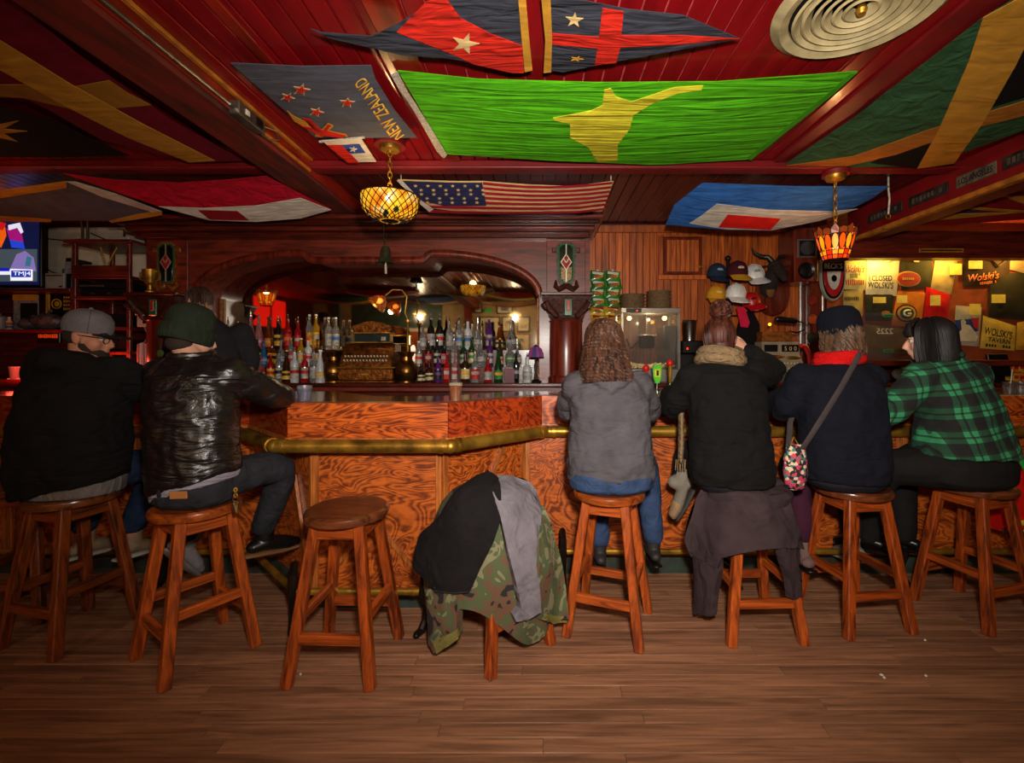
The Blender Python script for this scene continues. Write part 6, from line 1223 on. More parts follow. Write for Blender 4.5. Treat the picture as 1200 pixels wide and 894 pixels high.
# equipment rack
RY2 = 4.40; x0, z0, x1, z1 = rect(84, 300, 152, 285, RY2); 
rk = thing('equipment_rack', 'tall dark red wooden rack with audio equipment left of the back bar', 'rack', ((x0 + x1) / 2, RY2 + 0.2, 1.2))
D = 0.42
for x in (x0, x1 - 0.035):
    for y in (RY2, RY2 + D - 0.035): fin('post', B().box2((x, y, 1.2), (x + 0.035, y + 0.035, z1), 0.004), m_mah, rk, w=True)
fin('rack_top', B().box2((x0 - 0.05, RY2 - 0.04, z1), (x1 + 0.05, RY2 + D, z1 + 0.03), 0.005), m_mah, rk, w=True); fin('frieze', B().box2((x0, RY2 - 0.004, P(0, 323, RY2).z), (x1, RY2 + 0.02, P(0, 311, RY2).z), 0.003), m_mah, rk, w=True)
zr = [P(0, v, RY2).z for v in (323, 347, 383, 412)]
for z_ in zr: fin('rack_shelf', B().box2((x0, RY2 - 0.002, z_ - 0.028), (x1, RY2 + D, z_), 0.003), m_mah, rk, w=True)
eqm = mat('equipment_black', C(20, 18, 19), 0.4, noise_=(30, 0.2))
for k, (z_, h, lb) in enumerate(((zr[1], 0.075, 'slim black player with a silver strip in the rack'), (zr[1] + 0.077, 0.06, 'upper black receiver with pale front bar in the rack'), (zr[2], 0.13, 'black amplifier with knobs in the rack middle'), (zr[3], 0.12, 'lowest black mixer in the rack above the red lamp'))):
    t = thing('audio_unit', lb, 'audio equipment', ((x0 + x1) / 2, RY2 + 0.2, z_ + 0.001), 0, 'audio equipment in the rack')
    fin('case', B().box2((x0 + 0.05, RY2 + 0.03, z_ + 0.001), (x1 - 0.05, RY2 + 0.36, z_ + h), 0.005), eqm, t, w=True)
    if k == 1: fin('front_bar', B().box2((x0 + 0.05, RY2 + 0.024, z_ + 0.02), (x0 + 0.28, RY2 + 0.03, z_ + 0.035)), m_alu, t, w=True)
    else:
        for j in range(5): fin('knob', B().lathe([(0, 0.014), (0.010, 0.013), (0.012, 0.0)], 12, (x0 + 0.09 + j * 0.08, RY2 + 0.03, z_ + h * 0.4), RX(pi / 2)), m_steel if j % 2 else m_black, t, w=True)
    if k == 2: fin('red_display', B().box2((x0 + 0.08, RY2 + 0.024, z_ + h * 0.7), (x0 + 0.16, RY2 + 0.03, z_ + h * 0.82)), emis('red_led', C(255, 40, 20), 2.0), t, w=True)
t = thing('white_junction_box', 'white square junction box inside the rack top bay', 'box', (P(106, 0, RY2 + 0.2).x, RY2 + 0.2, zr[0])); fin('box', B().box2((-0.055, -0.03, 0.001), (0.055, 0.05, 0.14), 0.004), mat('white_box', C(190, 180, 160), 0.5), t); fin('lid_screw', B().ball((0, -0.031, 0.07), 0.006), m_steel, t)
for k, u in enumerate((97, 103)): tag(fin('steel_conduit', B().tube([P(u - (2 if k == 0 else 0), 258, 4.86), P(u, 268, 4.86), P(u, 286, 4.86)], 0.013, 8), m_alu), ('left' if k == 0 else 'right') + ' steel conduit of the pair rising above the rack', 'conduit', 'conduits above the rack')
t = thing('router', 'white network router with antenna on top of the rack', 'router', (P(152, 0, RY2 + 0.1).x - 0.05, RY2 + 0.12, z1 + 0.03)); fin('case', B().box((0, 0, 0.022), (0.24, 0.16, 0.04), RZ(-0.15), 0.006), mat('router_white', C(176, 172, 166), 0.5), t)
for s in (-1, 1): fin('antenna', B().tube([(s * 0.06, 0.06, 0.04), (s * 0.08, 0.06, 0.14)], 0.006, 8, True), m_black, t)
for k in range(3):
    a, b_ = ((48, 279), (100, 280)) if k == 0 else (((106, 273), (150, 288)) if k == 1 else ((49, 310), (70, 322))); q = P((a[0] + b_[0]) / 2, (a[1] + b_[1]) / 2 + 2, 4.962); tag(fin('wall_cable', B().tube([P(a[0], a[1], 4.962), q, P(b_[0], b_[1], 4.962)], 0.006, 6), m_black), ('drooping black cable beside the television', 'black cable sloping down to the router', 'short black cable above the printer')[k], 'cable')
for k, (a, b_) in enumerate((((118, 290), (124, 309)), ((127, 309), (137, 290)))): tag(fin('yellow_cable', B().tube([P(a[0], a[1], RY2 + 0.15), P((a[0] + b_[0]) / 2, (a[1] + b_[1]) / 2, RY2 + 0.12), P(b_[0], b_[1], RY2 + 0.15)], 0.006, 6), mat('yellow_cable', C(186, 150, 50), 0.5)), ('white-yellow' if k == 0 else 'bright yellow') + ' cable hanging in the top rack bay', 'cable')
# between rack and back bar
t = thing('trophy_cup', 'small brass trophy cup beside the left stained glass ornament', 'trophy', P(176, 344, 4.44)); p = t.location
fin('cup', B().lathe([(0, 0), (0.045, 0), (0.045, 0.02), (0.02, 0.04), (0.02, 0.08), (0.045, 0.10), (0.06, 0.17), (0.065, 0.23), (0.06, 0.23), (0.0, 0.12)], 24), m_brass, t)
for s in (-1, 1): fin('handle', B().tube([(s * 0.058, 0, 0.21), (s * 0.10, 0, 0.20), (s * 0.10, 0, 0.14), (s * 0.055, 0, 0.12)], 0.007, 8), m_brass, t)
br_ = fin('wall_bracket', B().box2((p.x - 0.1, 4.38, p.z - 0.03), (p.x + 0.1, 4.499, p.z - 0.001), 0.004), m_mah); tag(br_, 'small bracket shelf carrying the trophy cup', 'shelf')
t = block('wall_phone', 'white wall phone with dark keypad beside the rack', 'telephone', 160, 366, 179, 383, 4.44, mat('phone_white', C(176, 168, 156), 0.5), 0.05, extra=lambda t, a, b, c, d, Y: (fin('keypad', B().box2((a + 0.06, Y - 0.004, b + 0.03), (c - 0.02, Y, d - 0.02), 0.002), m_black, t, w=True), fin('cradle', B().box2((a - 0.01, Y - 0.01, d - 0.03), (a + 0.05, Y, d), 0.004), CP['white'], t, w=True), fin('cord', B().tube([V(((a + c) / 2, Y, b)), V(((a + c) / 2 + 0.03, Y, b - 0.08)), V(((a + c) / 2 - 0.01, Y, b - 0.2))], 0.006, 6), PP['grey'], t, w=True)))
t = thing('round_gauge', 'round white gauge above the wall phone', 'gauge', P(177, 354, 4.46)); fin('dial', B().lathe([(0, 0.02), (0.045, 0.02), (0.052, 0.0)], 24, (0, 0, 0), RX(pi / 2)), mat('dial_grey', C(150, 136, 130), 0.4), t); fin('dial_hub', B().ball((0, -0.022, 0), 0.016), m_black, t)
t = thing('striped_towel', 'pink and white striped towel hanging beside the rack', 'towel', P(171, 434, 4.36)); cs = (C(190, 120, 120), C(200, 186, 180))
for k in range(5): 
    x = P(163 + k * 3.2, 0, 4.36).x; fin('towel_stripe', B().tube([(x, 4.36, P(0, 402 + abs(k - 2), 4.36).z), (x + 0.005, 4.35, P(0, 415, 4.36).z), (x, 4.36, P(0, 431 - 2 * abs(k - 2), 4.36).z)], 0.016, 8, True, (1, 0.8)), cloth('towel_%d' % (k % 2), cs[k % 2], 400), t, w=True)
fin('towel_peg', B().tube([P(171, 402, 4.36), P(171, 402, 4.42)], 0.012, 8, True), m_iron, t, w=True)
# red lamp behind the grey cap
t = thing('red_lantern', 'glowing red glass lantern on the counter by the grey cap', 'lamp', (P(137, 0, 4.36).x, 4.42, 1.2)); 
fin('lantern_glass', B().lathe([(0, 0.03), (0.05, 0.035), (0.075, 0.10), (0.07, 0.18), (0.045, 0.22), (0, 0.22)], 24), mat('red_lantern_glass', C(200, 30, 10), 0.2, emit=(C(220, 30, 8), 0.7), coat=0.5), t); fin('flame', B().ball((0.0, -0.075, 0.13), (0.024, 0.008, 0.014)), emis('flame', C(255, 180, 90), 9), t); fin('base', B().lathe([(0, 0), (0.06, 0), (0.06, 0.03), (0, 0.034)], 24), m_iron, t); fin('top_ring', B().torus((0, 0, 0.235), 0.035, 0.008, 20, 6), emis('ring_glow', C(240, 110, 20), 0.7), t)
light('red_lantern_light', 'POINT', (P(137, 0, 4.36).x, 4.30, 1.36), 5.5, (1, 0.10, 0.04), size=0.05)
light('red_neon_light', 'POINT', (-4.9, 4.30, 1.35), 5, (1, 0.08, 0.04), size=0.08)
# ------------------------------------------------------------------ behind the photographer, seen in the mirror
VR = 2 * 4.88 + 2.93
def RV(u, v): q = P(u, v, VR); return V((q.x, -2.93, q.z))
m_frk = mat('picture_frame_black', C(26, 22, 20), 0.4); m_matte = mat('picture_mount', C(206, 190, 150), 0.7)
for k, (u0, v0, u1, v1, fr, im, lb) in enumerate(((582, 353, 601, 368, m_frk, C(120, 120, 116), 'black framed grey print, top of the rear wall pictures'), (562, 371, 586, 397, m_frk, C(70, 80, 92), 'large dark framed print of a tower on the rear wall'), (588, 371, 603, 389, m_frk, C(206, 184, 130), 'pale print in thin frame, middle of the rear wall'), (606, 371, 621, 389, m_frk, C(206, 184, 130), 'pale print in thin frame nearest the right on the rear wall'), (592, 391, 621, 416, m_gilt, C(190, 176, 140), 'wide print of a ship in gilt frame on the rear wall'), (556, 352, 565, 367, m_frk, C(110, 40, 30), 'narrow dark picture beside the rear post'))):
    a, b_ = RV(u0, v1), RV(u1, v0); t = thing('framed_picture', lb, 'picture', ((a.x + b_.x) / 2, -2.92, a.z), 0, 'pictures on the rear wall')
    fin('frame', B().box2((a.x, -2.95, a.z), (b_.x, -2.90, b_.z), 0.008), fr, t, w=True); fin('mount', B().box2((a.x + 0.035, -2.902, a.z + 0.035), (b_.x - 0.035, -2.896, b_.z - 0.035)), m_matte, t, w=True)
    w_, h_ = b_.x - a.x, b_.z - a.z; fin('print', B().box2((a.x + w_ * 0.26, -2.897, a.z + h_ * 0.24), (b_.x - w_ * 0.26, -2.892, b_.z - h_ * 0.24)), mat('print_%d' % k, im, 0.6, noise_=(8, 0.5)), t, w=True)
struct('trim_10', B().box2((RV(545, 0).x, -2.95, 0), (RV(554, 0).x, -2.75, CEIL)), m_mahv)
dd = struct('door_1', B().box2((RV(470, 0).x, -2.952, 0), (RV(540, 0).x, -2.91, 2.15)), m_bead)
fin('door_frame', B().box2((RV(466, 0).x, -2.95, 2.15), (RV(543, 0).x, -2.89, 2.24)), m_plaster, dd); fin('door_knob', B().ball((RV(535, 0).x, -2.88, 1.0), 0.035), m_brass, dd)
for u in (393, 352): struct('trim_%d' % (11 if u == 393 else 12), B().box2((RV(u, 0).x - 0.08, -2.95, 0), (RV(u, 0).x + 0.12, -2.88, CEIL)), m_green)
t = thing('green_banker_lamp', 'green glass wall lamp among the rear wall pictures', 'lamp', RV(572, 366)); fin('shade', B().lathe([(0.02, 0.12), (0.10, 0.06), (0.13, 0.0), (0.12, 0.0), (0.09, 0.05), (0.015, 0.11)], 20), mat('green_shade', C(30, 150, 50), 0.2, emit=(C(30, 150, 50), 0.5), coat=0.5), t); fin('arm', B().tube([(0, -0.0, 0.11), (0, 0.02, 0.2)], 0.012, 8), m_brass, t)
for k, (x, y_) in enumerate(REAR_FILL_LAMPS):  # made-up pendants housing the added rear fill lights
    t = thing('added_rear_pendant', ('middle', 'left', 'right')[k] + ' added frosted pendant lamp brightening the rear room', 'lamp', (x, y_, 2.5), 0, 'added pendant lamps in the rear room')
    fin('shade', B().lathe([(0.03, 0.12), (0.10, 0.09), (0.16, 0.02), (0.155, 0.015), (0.09, 0.075), (0.02, 0.11)], 24), amb[1], t); fin('rod', B().tube([(0, 0, 0.11), (0, 0, CEIL - 2.5 - 0.001)], 0.01, 8), m_brass, t)

t = struct('window_1', B().box2((-6.31, -1.55, 2.15), (-6.285, -0.25, 2.80)), emis('red_neon_pane', C(255, 26, 12), 0.7))
fin('window_frame', B().box2((-6.29, -1.60, 2.10), (-6.27, -1.55, 2.85)), m_frk, t); fin('window_frame', B().box2((-6.29, -0.25, 2.10), (-6.27, -0.20, 2.85)), m_frk, t); fin('window_bar', B().box2((-6.29, -0.95, 2.15), (-6.272, -0.90, 2.80)), m_frk, t)

# flags over the room behind the photographer, seen in the mirror
for k, (x, y_, w_, h_, m1, m2, lb) in enumerate(((-3.4, -0.2, 1.5, 0.8, c_crim, c_white, 'crimson'), (-1.6, 0.1, 1.3, 0.8, c_gold, c_dgreen, 'gold'), (-2.5, -1.4, 1.6, 0.8, c_blue, c_cream, 'blue'), (-0.5, -0.6, 1.3, 0.9, c_red, c_yel, 'red'), (-4.6, -1.3, 1.4, 0.9, c_dgreen, c_gold, 'green'), (-0.7, -2.1, 1.5, 0.7, c_cream, c_crim, 'cream'), (1.0, 0.2, 1.4, 0.9, c_slate, c_red, 'slate'))):
    t = thing('flag', '%s flag with a contrasting band hung behind the photographer' % lb, 'flag', (x, y_, 2.84), 0.15 * ((k % 3) - 1), 'flags hung under the ceiling')
    zz = lambda a_, b_: -0.10 * cos(pi * a_ / w_) * cos(pi * b_ / h_)
    for nm, y0, y1, m_, dz in (('field', -h_ / 2, h_ / 2, m1, 0.0), ('band', -h_ * 0.17, h_ * 0.17, m2, -0.006)):
        n = 12; b = B(); b.loft([[V((-w_ / 2 + w_ * i / n, yy, zz(-w_ / 2 + w_ * i / n, yy) + dz)) for i in range(n + 1)] + [V((w_ / 2 - w_ * i / n, yy, zz(w_ / 2 - w_ * i / n, yy) + dz - 0.003)) for i in range(n + 1)] for yy in [y0 + (y1 - y0) * j / 8 for j in range(9)]]); fin(nm, b, m_, t, smooth=60)
# ------------------------------------------------------------------ people
def skin(name, c, c2=None): return mat(name, c, 0.55, noise_=(18, 0.12), bump=(120, 0.08), spec=0.35, col2=c2)
def remesh(o, vox, smooth=4, fold=None):
    r = o.modifiers.new('union', 'REMESH'); r.mode = 'VOXEL'; r.voxel_size = vox; r.use_smooth_shade = True
    if smooth: s = o.modifiers.new('soften', 'SMOOTH'); s.factor = 0.5; s.iterations = smooth
    if fold:
        tx = bpy.data.textures.new('folds', 'CLOUDS'); tx.noise_scale = fold[0]; tx.noise_depth = 1
        d = o.modifiers.new('folds', 'DISPLACE'); d.texture = tx; d.texture_coords = 'LOCAL'; d.strength = fold[1]; d.mid_level = 0.5
        s2 = o.modifiers.new('soften2', 'SMOOTH'); s2.factor = 0.4; s2.iterations = 2
    return o
def torso(b, secs, n=28):
    """secs: (x, y, z, rx, ry, yaw, tilt) elliptical sections from hem to neck; tilt lifts the ring towards +x"""
    rings = []
    for s in secs:
        x, y, z_, rx, ry = s[:5]; yw = s[5] if len(s) > 5 else 0; tl = s[6] if len(s) > 6 else 0
        ring = []
        for k in range(n):
            a = 2 * pi * k / n; e = 0.86; ca, sa = cos(a), sin(a)
            px_ = rx * abs(ca) ** e * (1 if ca > 0 else -1); py_ = ry * abs(sa) ** e * (1 if sa > 0 else -1)
            ring.append(V((x + px_ * cos(yw) - py_ * sin(yw), y + px_ * sin(yw) + py_ * cos(yw), z_ + tl * px_)))
        rings.append(ring)
    return b.loft(rings)
def limb(b, pts, rad, flat=None): 
    """tapering limb through the joints, with extra points so that bends are round"""
    P_ = [V(p) for p in pts]; Q, R_ = [], []
    for i in range(len(P_) - 1):
        for k in range(4): f = k / 4; Q.append(P_[i].lerp(P_[i + 1], f)); R_.append(rad[i] + (rad[i + 1] - rad[i]) * f)
    Q.append(P_[-1]); R_.append(rad[-1])
    for _ in range(2): Q = [Q[0]] + [(Q[i - 1] + Q[i] * 2 + Q[i + 1]) / 4 for i in range(1, len(Q) - 1)] + [Q[-1]]
    return b.tube(Q, R_, 14, True, flat)
def hand(b, wrist, d, nrm, s=1.0, curl=0.5, side=1):
    """palm and five fingers: d along the hand, nrm out of the back of the hand, curl 0..1, side +1 thumb on the x = d x nrm side"""
    d = V(d).normalized(); nrm = V(nrm); nrm = (nrm - d * nrm.dot(d)).normalized(); x = d.cross(nrm) * side; w = V(wrist)
    pt = lambda a, c, e: w + d * (a * s) + x * (c * s) + nrm * (e * s)
    b.tube([pt(-0.02, 0, 0), pt(0.015, 0, 0), pt(0.05, 0, 0), pt(0.088, 0, 0)], [0.026 * s, 0.030 * s, 0.036 * s, 0.036 * s], 12, True, (0.42, 1.08), up=nrm)
    for c, L in ((0.030, 0.072), (0.010, 0.080), (-0.011, 0.074), (-0.030, 0.058)):
        a1, a2, a3 = curl * 0.5, curl * 1.3, curl * 1.9; p = V((0.085, 0)); pts = [pt(0.07, c * 0.95, 0.0), pt(p.x, c, 0)]
        for ang, f in ((a1, 0.46), (a2, 0.30), (a3, 0.24)): p = p + V((cos(ang), -sin(ang))) * (L * f); pts.append(pt(p.x, c * 1.06, p.y))
        b.tube(pts, [0.0095 * s, 0.0098 * s, 0.009 * s, 0.0085 * s, 0.0072 * s], 8, True)
    b.tube([pt(0.012, 0.026, -0.004), pt(0.035, 0.044, -0.012), pt(0.058, 0.055, -0.02), pt(0.08, 0.058 - 0.012 * curl, -0.028 - 0.012 * curl)], [0.014 * s, 0.0125 * s, 0.0105 * s, 0.0085 * s], 8, True)
def head_frame(c, yaw, pitch=0.0, roll=0.0): return Matrix.Translation(c) @ (RZ(yaw) @ RX(pitch) @ RY(roll)).to_4x4()
def head(b, Mh, s=1.0, neck=None):
    q = B(); L = lambda *p: V(p) * s
    q.ball(L(0, -0.012, 0.03), (0.075 * s, 0.096 * s, 0.088 * s)); q.ball(L(0, 0.028, -0.03), (0.062 * s, 0.070 * s, 0.088 * s)); q.ball(L(0, 0.048, -0.085), (0.040 * s, 0.042 * s, 0.036 * s))
    for sx in (-1, 1):
        q.ball(L(sx * 0.038, 0.05, -0.03), (0.030 * s, 0.04 * s, 0.04 * s)); q.ball(L(sx * 0.078, -0.006, -0.012), (0.010 * s, 0.022 * s, 0.034 * s), RX(0.2)); q.ball(L(sx * 0.084, -0.012, 0.0), (0.007 * s, 0.016 * s, 0.022 * s)); q.ball(L(sx * 0.03, 0.088, 0.018), (0.024 * s, 0.012 * s, 0.008 * s))
    q.tube([L(0, 0.088, 0.012), L(0, 0.104, -0.012), L(0, 0.116, -0.036), L(0, 0.10, -0.044)], [0.009 * s, 0.012 * s, 0.015 * s, 0.012 * s], 10, True)
    q.ball(L(0, 0.092, -0.063), (0.024 * s, 0.012 * s, 0.007 * s)); q.ball(L(0, 0.090, -0.073), (0.021 * s, 0.012 * s, 0.007 * s))
    bmesh.ops.transform(q.bm, matrix=Mh, verts=q.bm.verts)
    me = bpy.data.meshes.new('tmp'); q.bm.to_mesh(me); q.bm.free(); b.bm.from_mesh(me); bpy.data.meshes.remove(me)
    if neck is not None: a = Mh @ V((0, -0.025, -0.05)); b.tube([a, (a + V(neck)) / 2, V(neck)], [0.058 * s, 0.056 * s, 0.066 * s], 14, True)
def eyes(t, Mh, s=1.0):
    for sx in (-1, 1):
        e = fin('eye', B().ball(Mh @ (V((sx * 0.031, 0.082, 0.0)) * s), 0.0125 * s), mat('eye_white', C(206, 200, 190), 0.2), t, w=True); fin('iris', B().ball(Mh @ (V((sx * 0.031, 0.091, 0.0)) * s), 0.0055 * s), mat('iris_brown', C(50, 34, 24), 0.2), e, w=True)
        fin('eyebrow', B().tube([Mh @ (V((sx * 0.012, 0.097, 0.025)) * s), Mh @ (V((sx * 0.032, 0.096, 0.031)) * s), Mh @ (V((sx * 0.052, 0.084, 0.026)) * s)], [0.004 * s, 0.005 * s, 0.003 * s], 6, True), mat('brow_hair', C(40, 28, 20), 0.8), t, w=True)
def strands(Mh, n, length, seed, r=0.009, wave=0.012, wl=0.06, flare=0.25, lo=-0.2, front=0.55, s=1.0, base=1.0, back_only=False, cut=None):
    """locks of hair fanned over the skull and falling"""
    b = B(); rg = random.Random(seed)
    for k in range(n):
        th = rg.uniform(-pi * (0.5 + 0.0) - front * 1.2, pi * 0.5 + front * 1.2) - pi / 2 if not back_only else rg.uniform(-1.9, 1.9) - pi / 2
        # th measured about z; -pi/2 is the back of the head
        ph = rg.uniform(0.05, 0.9); pts, rr = [], []; ph0 = ph; L = length * rg.uniform(0.86, 1.08); ax, ay, az = 0.088 * base, 0.108 * base, 0.104 * base; phs = rg.uniform(0, 6.28); hang = 0.0; p = None; dist = 0; tw = rg.uniform(-0.4, 0.4)
        while dist < L:
            if ph < pi * 0.52: q = V((ax * sin(ph) * cos(th), -0.012 + ay * sin(ph) * sin(th), 0.025 + az * cos(ph))); ph += 0.16
            else:
                hang += 0.018; f = 1 + flare * hang * 3; q = V((ax * cos(th) * f, -0.012 + ay * sin(th) * f, 0.025 + az * cos(pi * 0.52) - hang))
            w_ = wave * min(1, dist / 0.06); q = q + V((cos(th + pi / 2), sin(th + pi / 2), 0)) * (w_ * sin(phs + dist / wl * 6.28)) + V((cos(th), sin(th), 0)) * (w_ * 0.7 * cos(phs + dist / wl * 6.28) + 0.004)
            if p is not None: dist += (q - p).length
            p = q
            if cut is not None and q.z < cut: break
            pts.append(Mh @ (q * s)); rr.append(r * s)
        if len(pts) < 3: continue
        rr[-1] *= 0.3; rr[-2] *= 0.7; rr[0] *= 0.6
        b.tube(pts, rr, 5)
    return b
def hairmat(name, c1, c2): return wood(name, c1, c2, (60, 60, 3), 0.55, 0.0, 0, 1.0, 0.3, 0.05, 0.3)
def hairshell(b, Mh, s=1.0, k=1.0, low=-0.05):
    q = B(); q.ball(V((0, -0.02, 0.035)) * s, (0.084 * s * k, 0.102 * s * k, 0.092 * s * k)); q.ball(V((0, -0.05, -0.03)) * s, (0.070 * s * k, 0.062 * s * k, 0.075 * s * k))
    bmesh.ops.transform(q.bm, matrix=Mh, verts=q.bm.verts); me = bpy.data.meshes.new('tmp'); q.bm.to_mesh(me); q.bm.free(); b.bm.from_mesh(me); bpy.data.meshes.remove(me)
def shoe(b, ankle, toe, s=1.0, up=(0, 0, 1), high=0.06):
    a, t_ = V(ankle), V(toe); d = (t_ - a).normalized(); up = V(up); up = (up - d * up.dot(d)).normalized()
    b.tube([a - d * 0.055 - up * 0.045, a - up * 0.03, a + d * 0.07 - up * 0.045, a + d * 0.14 - up * 0.06, a + d * 0.185 - up * 0.066], [0.036 * s, 0.048 * s, 0.046 * s, 0.044 * s, 0.030 * s], 14, True, (0.85, 1), up=up); b.tube([a + up * high, a, a - up * 0.03 + d * 0.01], [0.048 * s, 0.046 * s, 0.044 * s], 12, True)
def sole(b, ankle, toe, s=1.0, up=(0, 0, 1)):
    a, t_ = V(ankle), V(toe); d = (t_ - a).normalized(); up = V(up); up = (up - d * up.dot(d)).normalized()
    b.tube([a - d * 0.085 - up * 0.088, a - up * 0.09, a + d * 0.09 - up * 0.095, a + d * 0.19 - up * 0.095], [0.034 * s, 0.042 * s, 0.046 * s, 0.034 * s], 12, True, (0.32, 1), up=up)
V2 = lambda u, v, Y: P(u, v, Y)

def figure(label, loc): return thing('person', label, 'person', loc)

# ---- man in grey cap and black hoodie
t = figure('man in grey flat-brimmed cap, black hoodie and glasses, looking right', (-2.45, 2.40, 0))
sk = skin('skin_ruddy', C(190, 130, 104)); Mh = head_frame(V((-2.465, 2.50, 1.558)), radians(-80), radians(-8)); nk = V((-2.46, 2.46, 1.40))
b = B(); head(b, Mh, 1.0, nk)
torso(b, [(-2.46, 2.42, 0.75, 0.17, 0.12), (-2.46, 2.42, 1.0, 0.19, 0.14), (-2.46, 2.43, 1.3, 0.19, 0.13), (-2.46, 2.45, 1.40, 0.12, 0.09), (-2.46, 2.46, 1.46, 0.06, 0.06)])
limb(b, [(-2.24, 2.47, 1.36), (-2.14, 2.72, 1.16), (-2.22, 3.06, 1.215)], [0.055, 0.045, 0.032]); hand(b, (-2.23, 3.09, 1.22), (-0.3, 1, 0.0), (0, 0, 1), 1.05, 0.4, -1)
limb(b, [(-2.68, 2.47, 1.36), (-2.76, 2.70, 1.15), (-2.62, 3.06, 1.215)], [0.055, 0.045, 0.032]); hand(b, (-2.60, 3.09, 1.22), (0.2, 1, 0.0), (0, 0, 1), 1.05, 0.4, 1)
for kx, ax in ((-2.33, -2.45), (-2.66, -2.74)): limb(b, [(-2.45 + (0.1 if kx > -2.5 else -0.1), 2.45, 0.82), (kx, 2.80, 0.80), (ax, 2.74, 0.42), (ax, 2.76, 0.36)], [0.08, 0.065, 0.045, 0.04])
remesh(fin('body', b, sk, t, w=True), 0.007, 3); eyes(t, Mh)
hd = cloth('black_hoodie', C(24, 22, 23), 800, ((5, 5, 16), 0.7), 0.92, 0.1, 0.25)
b = B(); torso(b, [(-2.46, 2.40, 0.765, 0.245, 0.185, 0, 0.22), (-2.46, 2.39, 0.86, 0.262, 0.20, 0, 0.10), (-2.46, 2.40, 1.0, 0.262, 0.20), (-2.46, 2.41, 1.15, 0.258, 0.19), (-2.46, 2.43, 1.30, 0.25, 0.165), (-2.46, 2.45, 1.40, 0.205, 0.135), (-2.465, 2.46, 1.45, 0.12, 0.11)])
limb(b, [(-2.26, 2.46, 1.36), (-2.13, 2.72, 1.165), (-2.20, 3.04, 1.235)], [0.098, 0.080, 0.058]); limb(b, [(-2.66, 2.46, 1.36), (-2.76, 2.70, 1.165), (-2.62, 3.04, 1.235)], [0.098, 0.080, 0.058])
b.tube([(-2.33, 2.46, 1.375), (-2.37, 2.375, 1.405), (-2.47, 2.335, 1.425), (-2.58, 2.38, 1.43), (-2.62, 2.50, 1.41)], [0.04, 0.06, 0.078, 0.075, 0.055], 12, True)   # hood down on the back
remesh(fin('hoodie', b, hd, t, w=True), 0.011, 4, (0.085, 0.028))
b = B(); torso(b, [(-2.46, 2.41, 0.735, 0.222, 0.165), (-2.46, 2.41, 0.80, 0.236, 0.175), (-2.46, 2.41, 0.92, 0.235, 0.175), (-2.46, 2.41, 0.98, 0.22, 0.165)]); remesh(fin('shirt', b, cloth('grey_tee', C(120, 112, 110), 800, ((20, 20, 4), 0.5)), t, w=True), 0.009, 3)
jn = cloth('blue_jeans', C(38, 52, 78), 500, ((8, 8, 12), 0.4), 0.85, 0.2)
b = B(); b.ball((-2.45, 2.44, 0.83), (0.20, 0.17, 0.095))
for sx, kx, ax in ((0.1, -2.33, -2.45), (-0.1, -2.66, -2.74)): limb(b, [(-2.45 + sx, 2.46, 0.83), (kx, 2.81, 0.80), (ax, 2.75, 0.44)], [0.105, 0.086, 0.064])
remesh(fin('jeans', b, jn, t, w=True), 0.010, 3, (0.07, 0.012))
for nm, ax in (('shoe', -2.45), ('shoe', -2.74)):
    b = B(); shoe(b, (ax, 2.755, 0.345), (ax + 0.03, 2.95, 0.33)); s_ = remesh(fin(nm, b, mat('tan_suede', C(150, 124, 96), 0.8), t, w=True), 0.006, 3); b = B(); sole(b, (ax, 2.755, 0.345), (ax + 0.03, 2.95, 0.33)); fin('sole', b, mat('white_sole', C(190, 184, 172), 0.6), s_, w=True)
cp = B(); prof = [(0.100, -0.005), (0.104, 0.03), (0.100, 0.07), (0.082, 0.105), (0.045, 0.125), (0, 0.13)]; cp.lathe(prof, 32); bmesh.ops.transform(cp.bm, matrix=Mh @ Matrix.Translation((0, -0.012, 0.028)) @ Matrix.Diagonal((0.88, 1.1, 0.95, 1)), verts=cp.bm.verts); gm = cloth('grey_cap_wool', C(114, 109, 113), 300, ((30, 30, 30), 0.1)); cw = fin('cap', cp, gm, t, w=True)
bb_ = B(); bb_.poly_xy([(-0.088, 0.07), (-0.094, 0.15), (-0.05, 0.19), (0.05, 0.19), (0.094, 0.15), (0.088, 0.07)], 0.022, 0.028); bmesh.ops.transform(bb_.bm, matrix=Mh @ Matrix.Rotation(-0.05, 4, 'X'), verts=bb_.bm.verts); fin('cap_bill', bb_, cloth('cap_bill_black', C(26, 26, 28)), cw, w=True)
for k in range(6): fin('cap_seam', B().tube([Mh @ V((r_ * 0.885 * cos(k * pi / 3 + 0.5), -0.012 + r_ * 1.105 * sin(k * pi / 3 + 0.5), 0.028 + z_ * 0.955)) for r_, z_ in prof], 0.0022, 5), cloth('cap_seam_grey', C(96, 92, 96)), cw, w=True)
fin('cap_button', B().ball(Mh @ V((0, -0.012, 0.153)), 0.010), gm, cw, w=True)
be = B(); be.ball(V((0, 0.045, -0.082)), (0.052, 0.058, 0.046)); be.ball(V((0, 0.02, -0.055)), (0.067, 0.06, 0.05)); bmesh.ops.transform(be.bm, matrix=Mh, verts=be.bm.verts); fin('beard', be, mat('beard', C(52, 36, 28), 0.9, bump=(160, 0.6)), t, w=True)
hb = B(); hb.ball(V((0, -0.03, 0.0)), (0.079, 0.085, 0.06)); bmesh.ops.transform(hb.bm, matrix=Mh, verts=hb.bm.verts); fin('hair', hb, mat('short_dark_hair', C(48, 34, 26), 0.9, bump=(160, 0.6)), t, w=True)
gl_ = B()
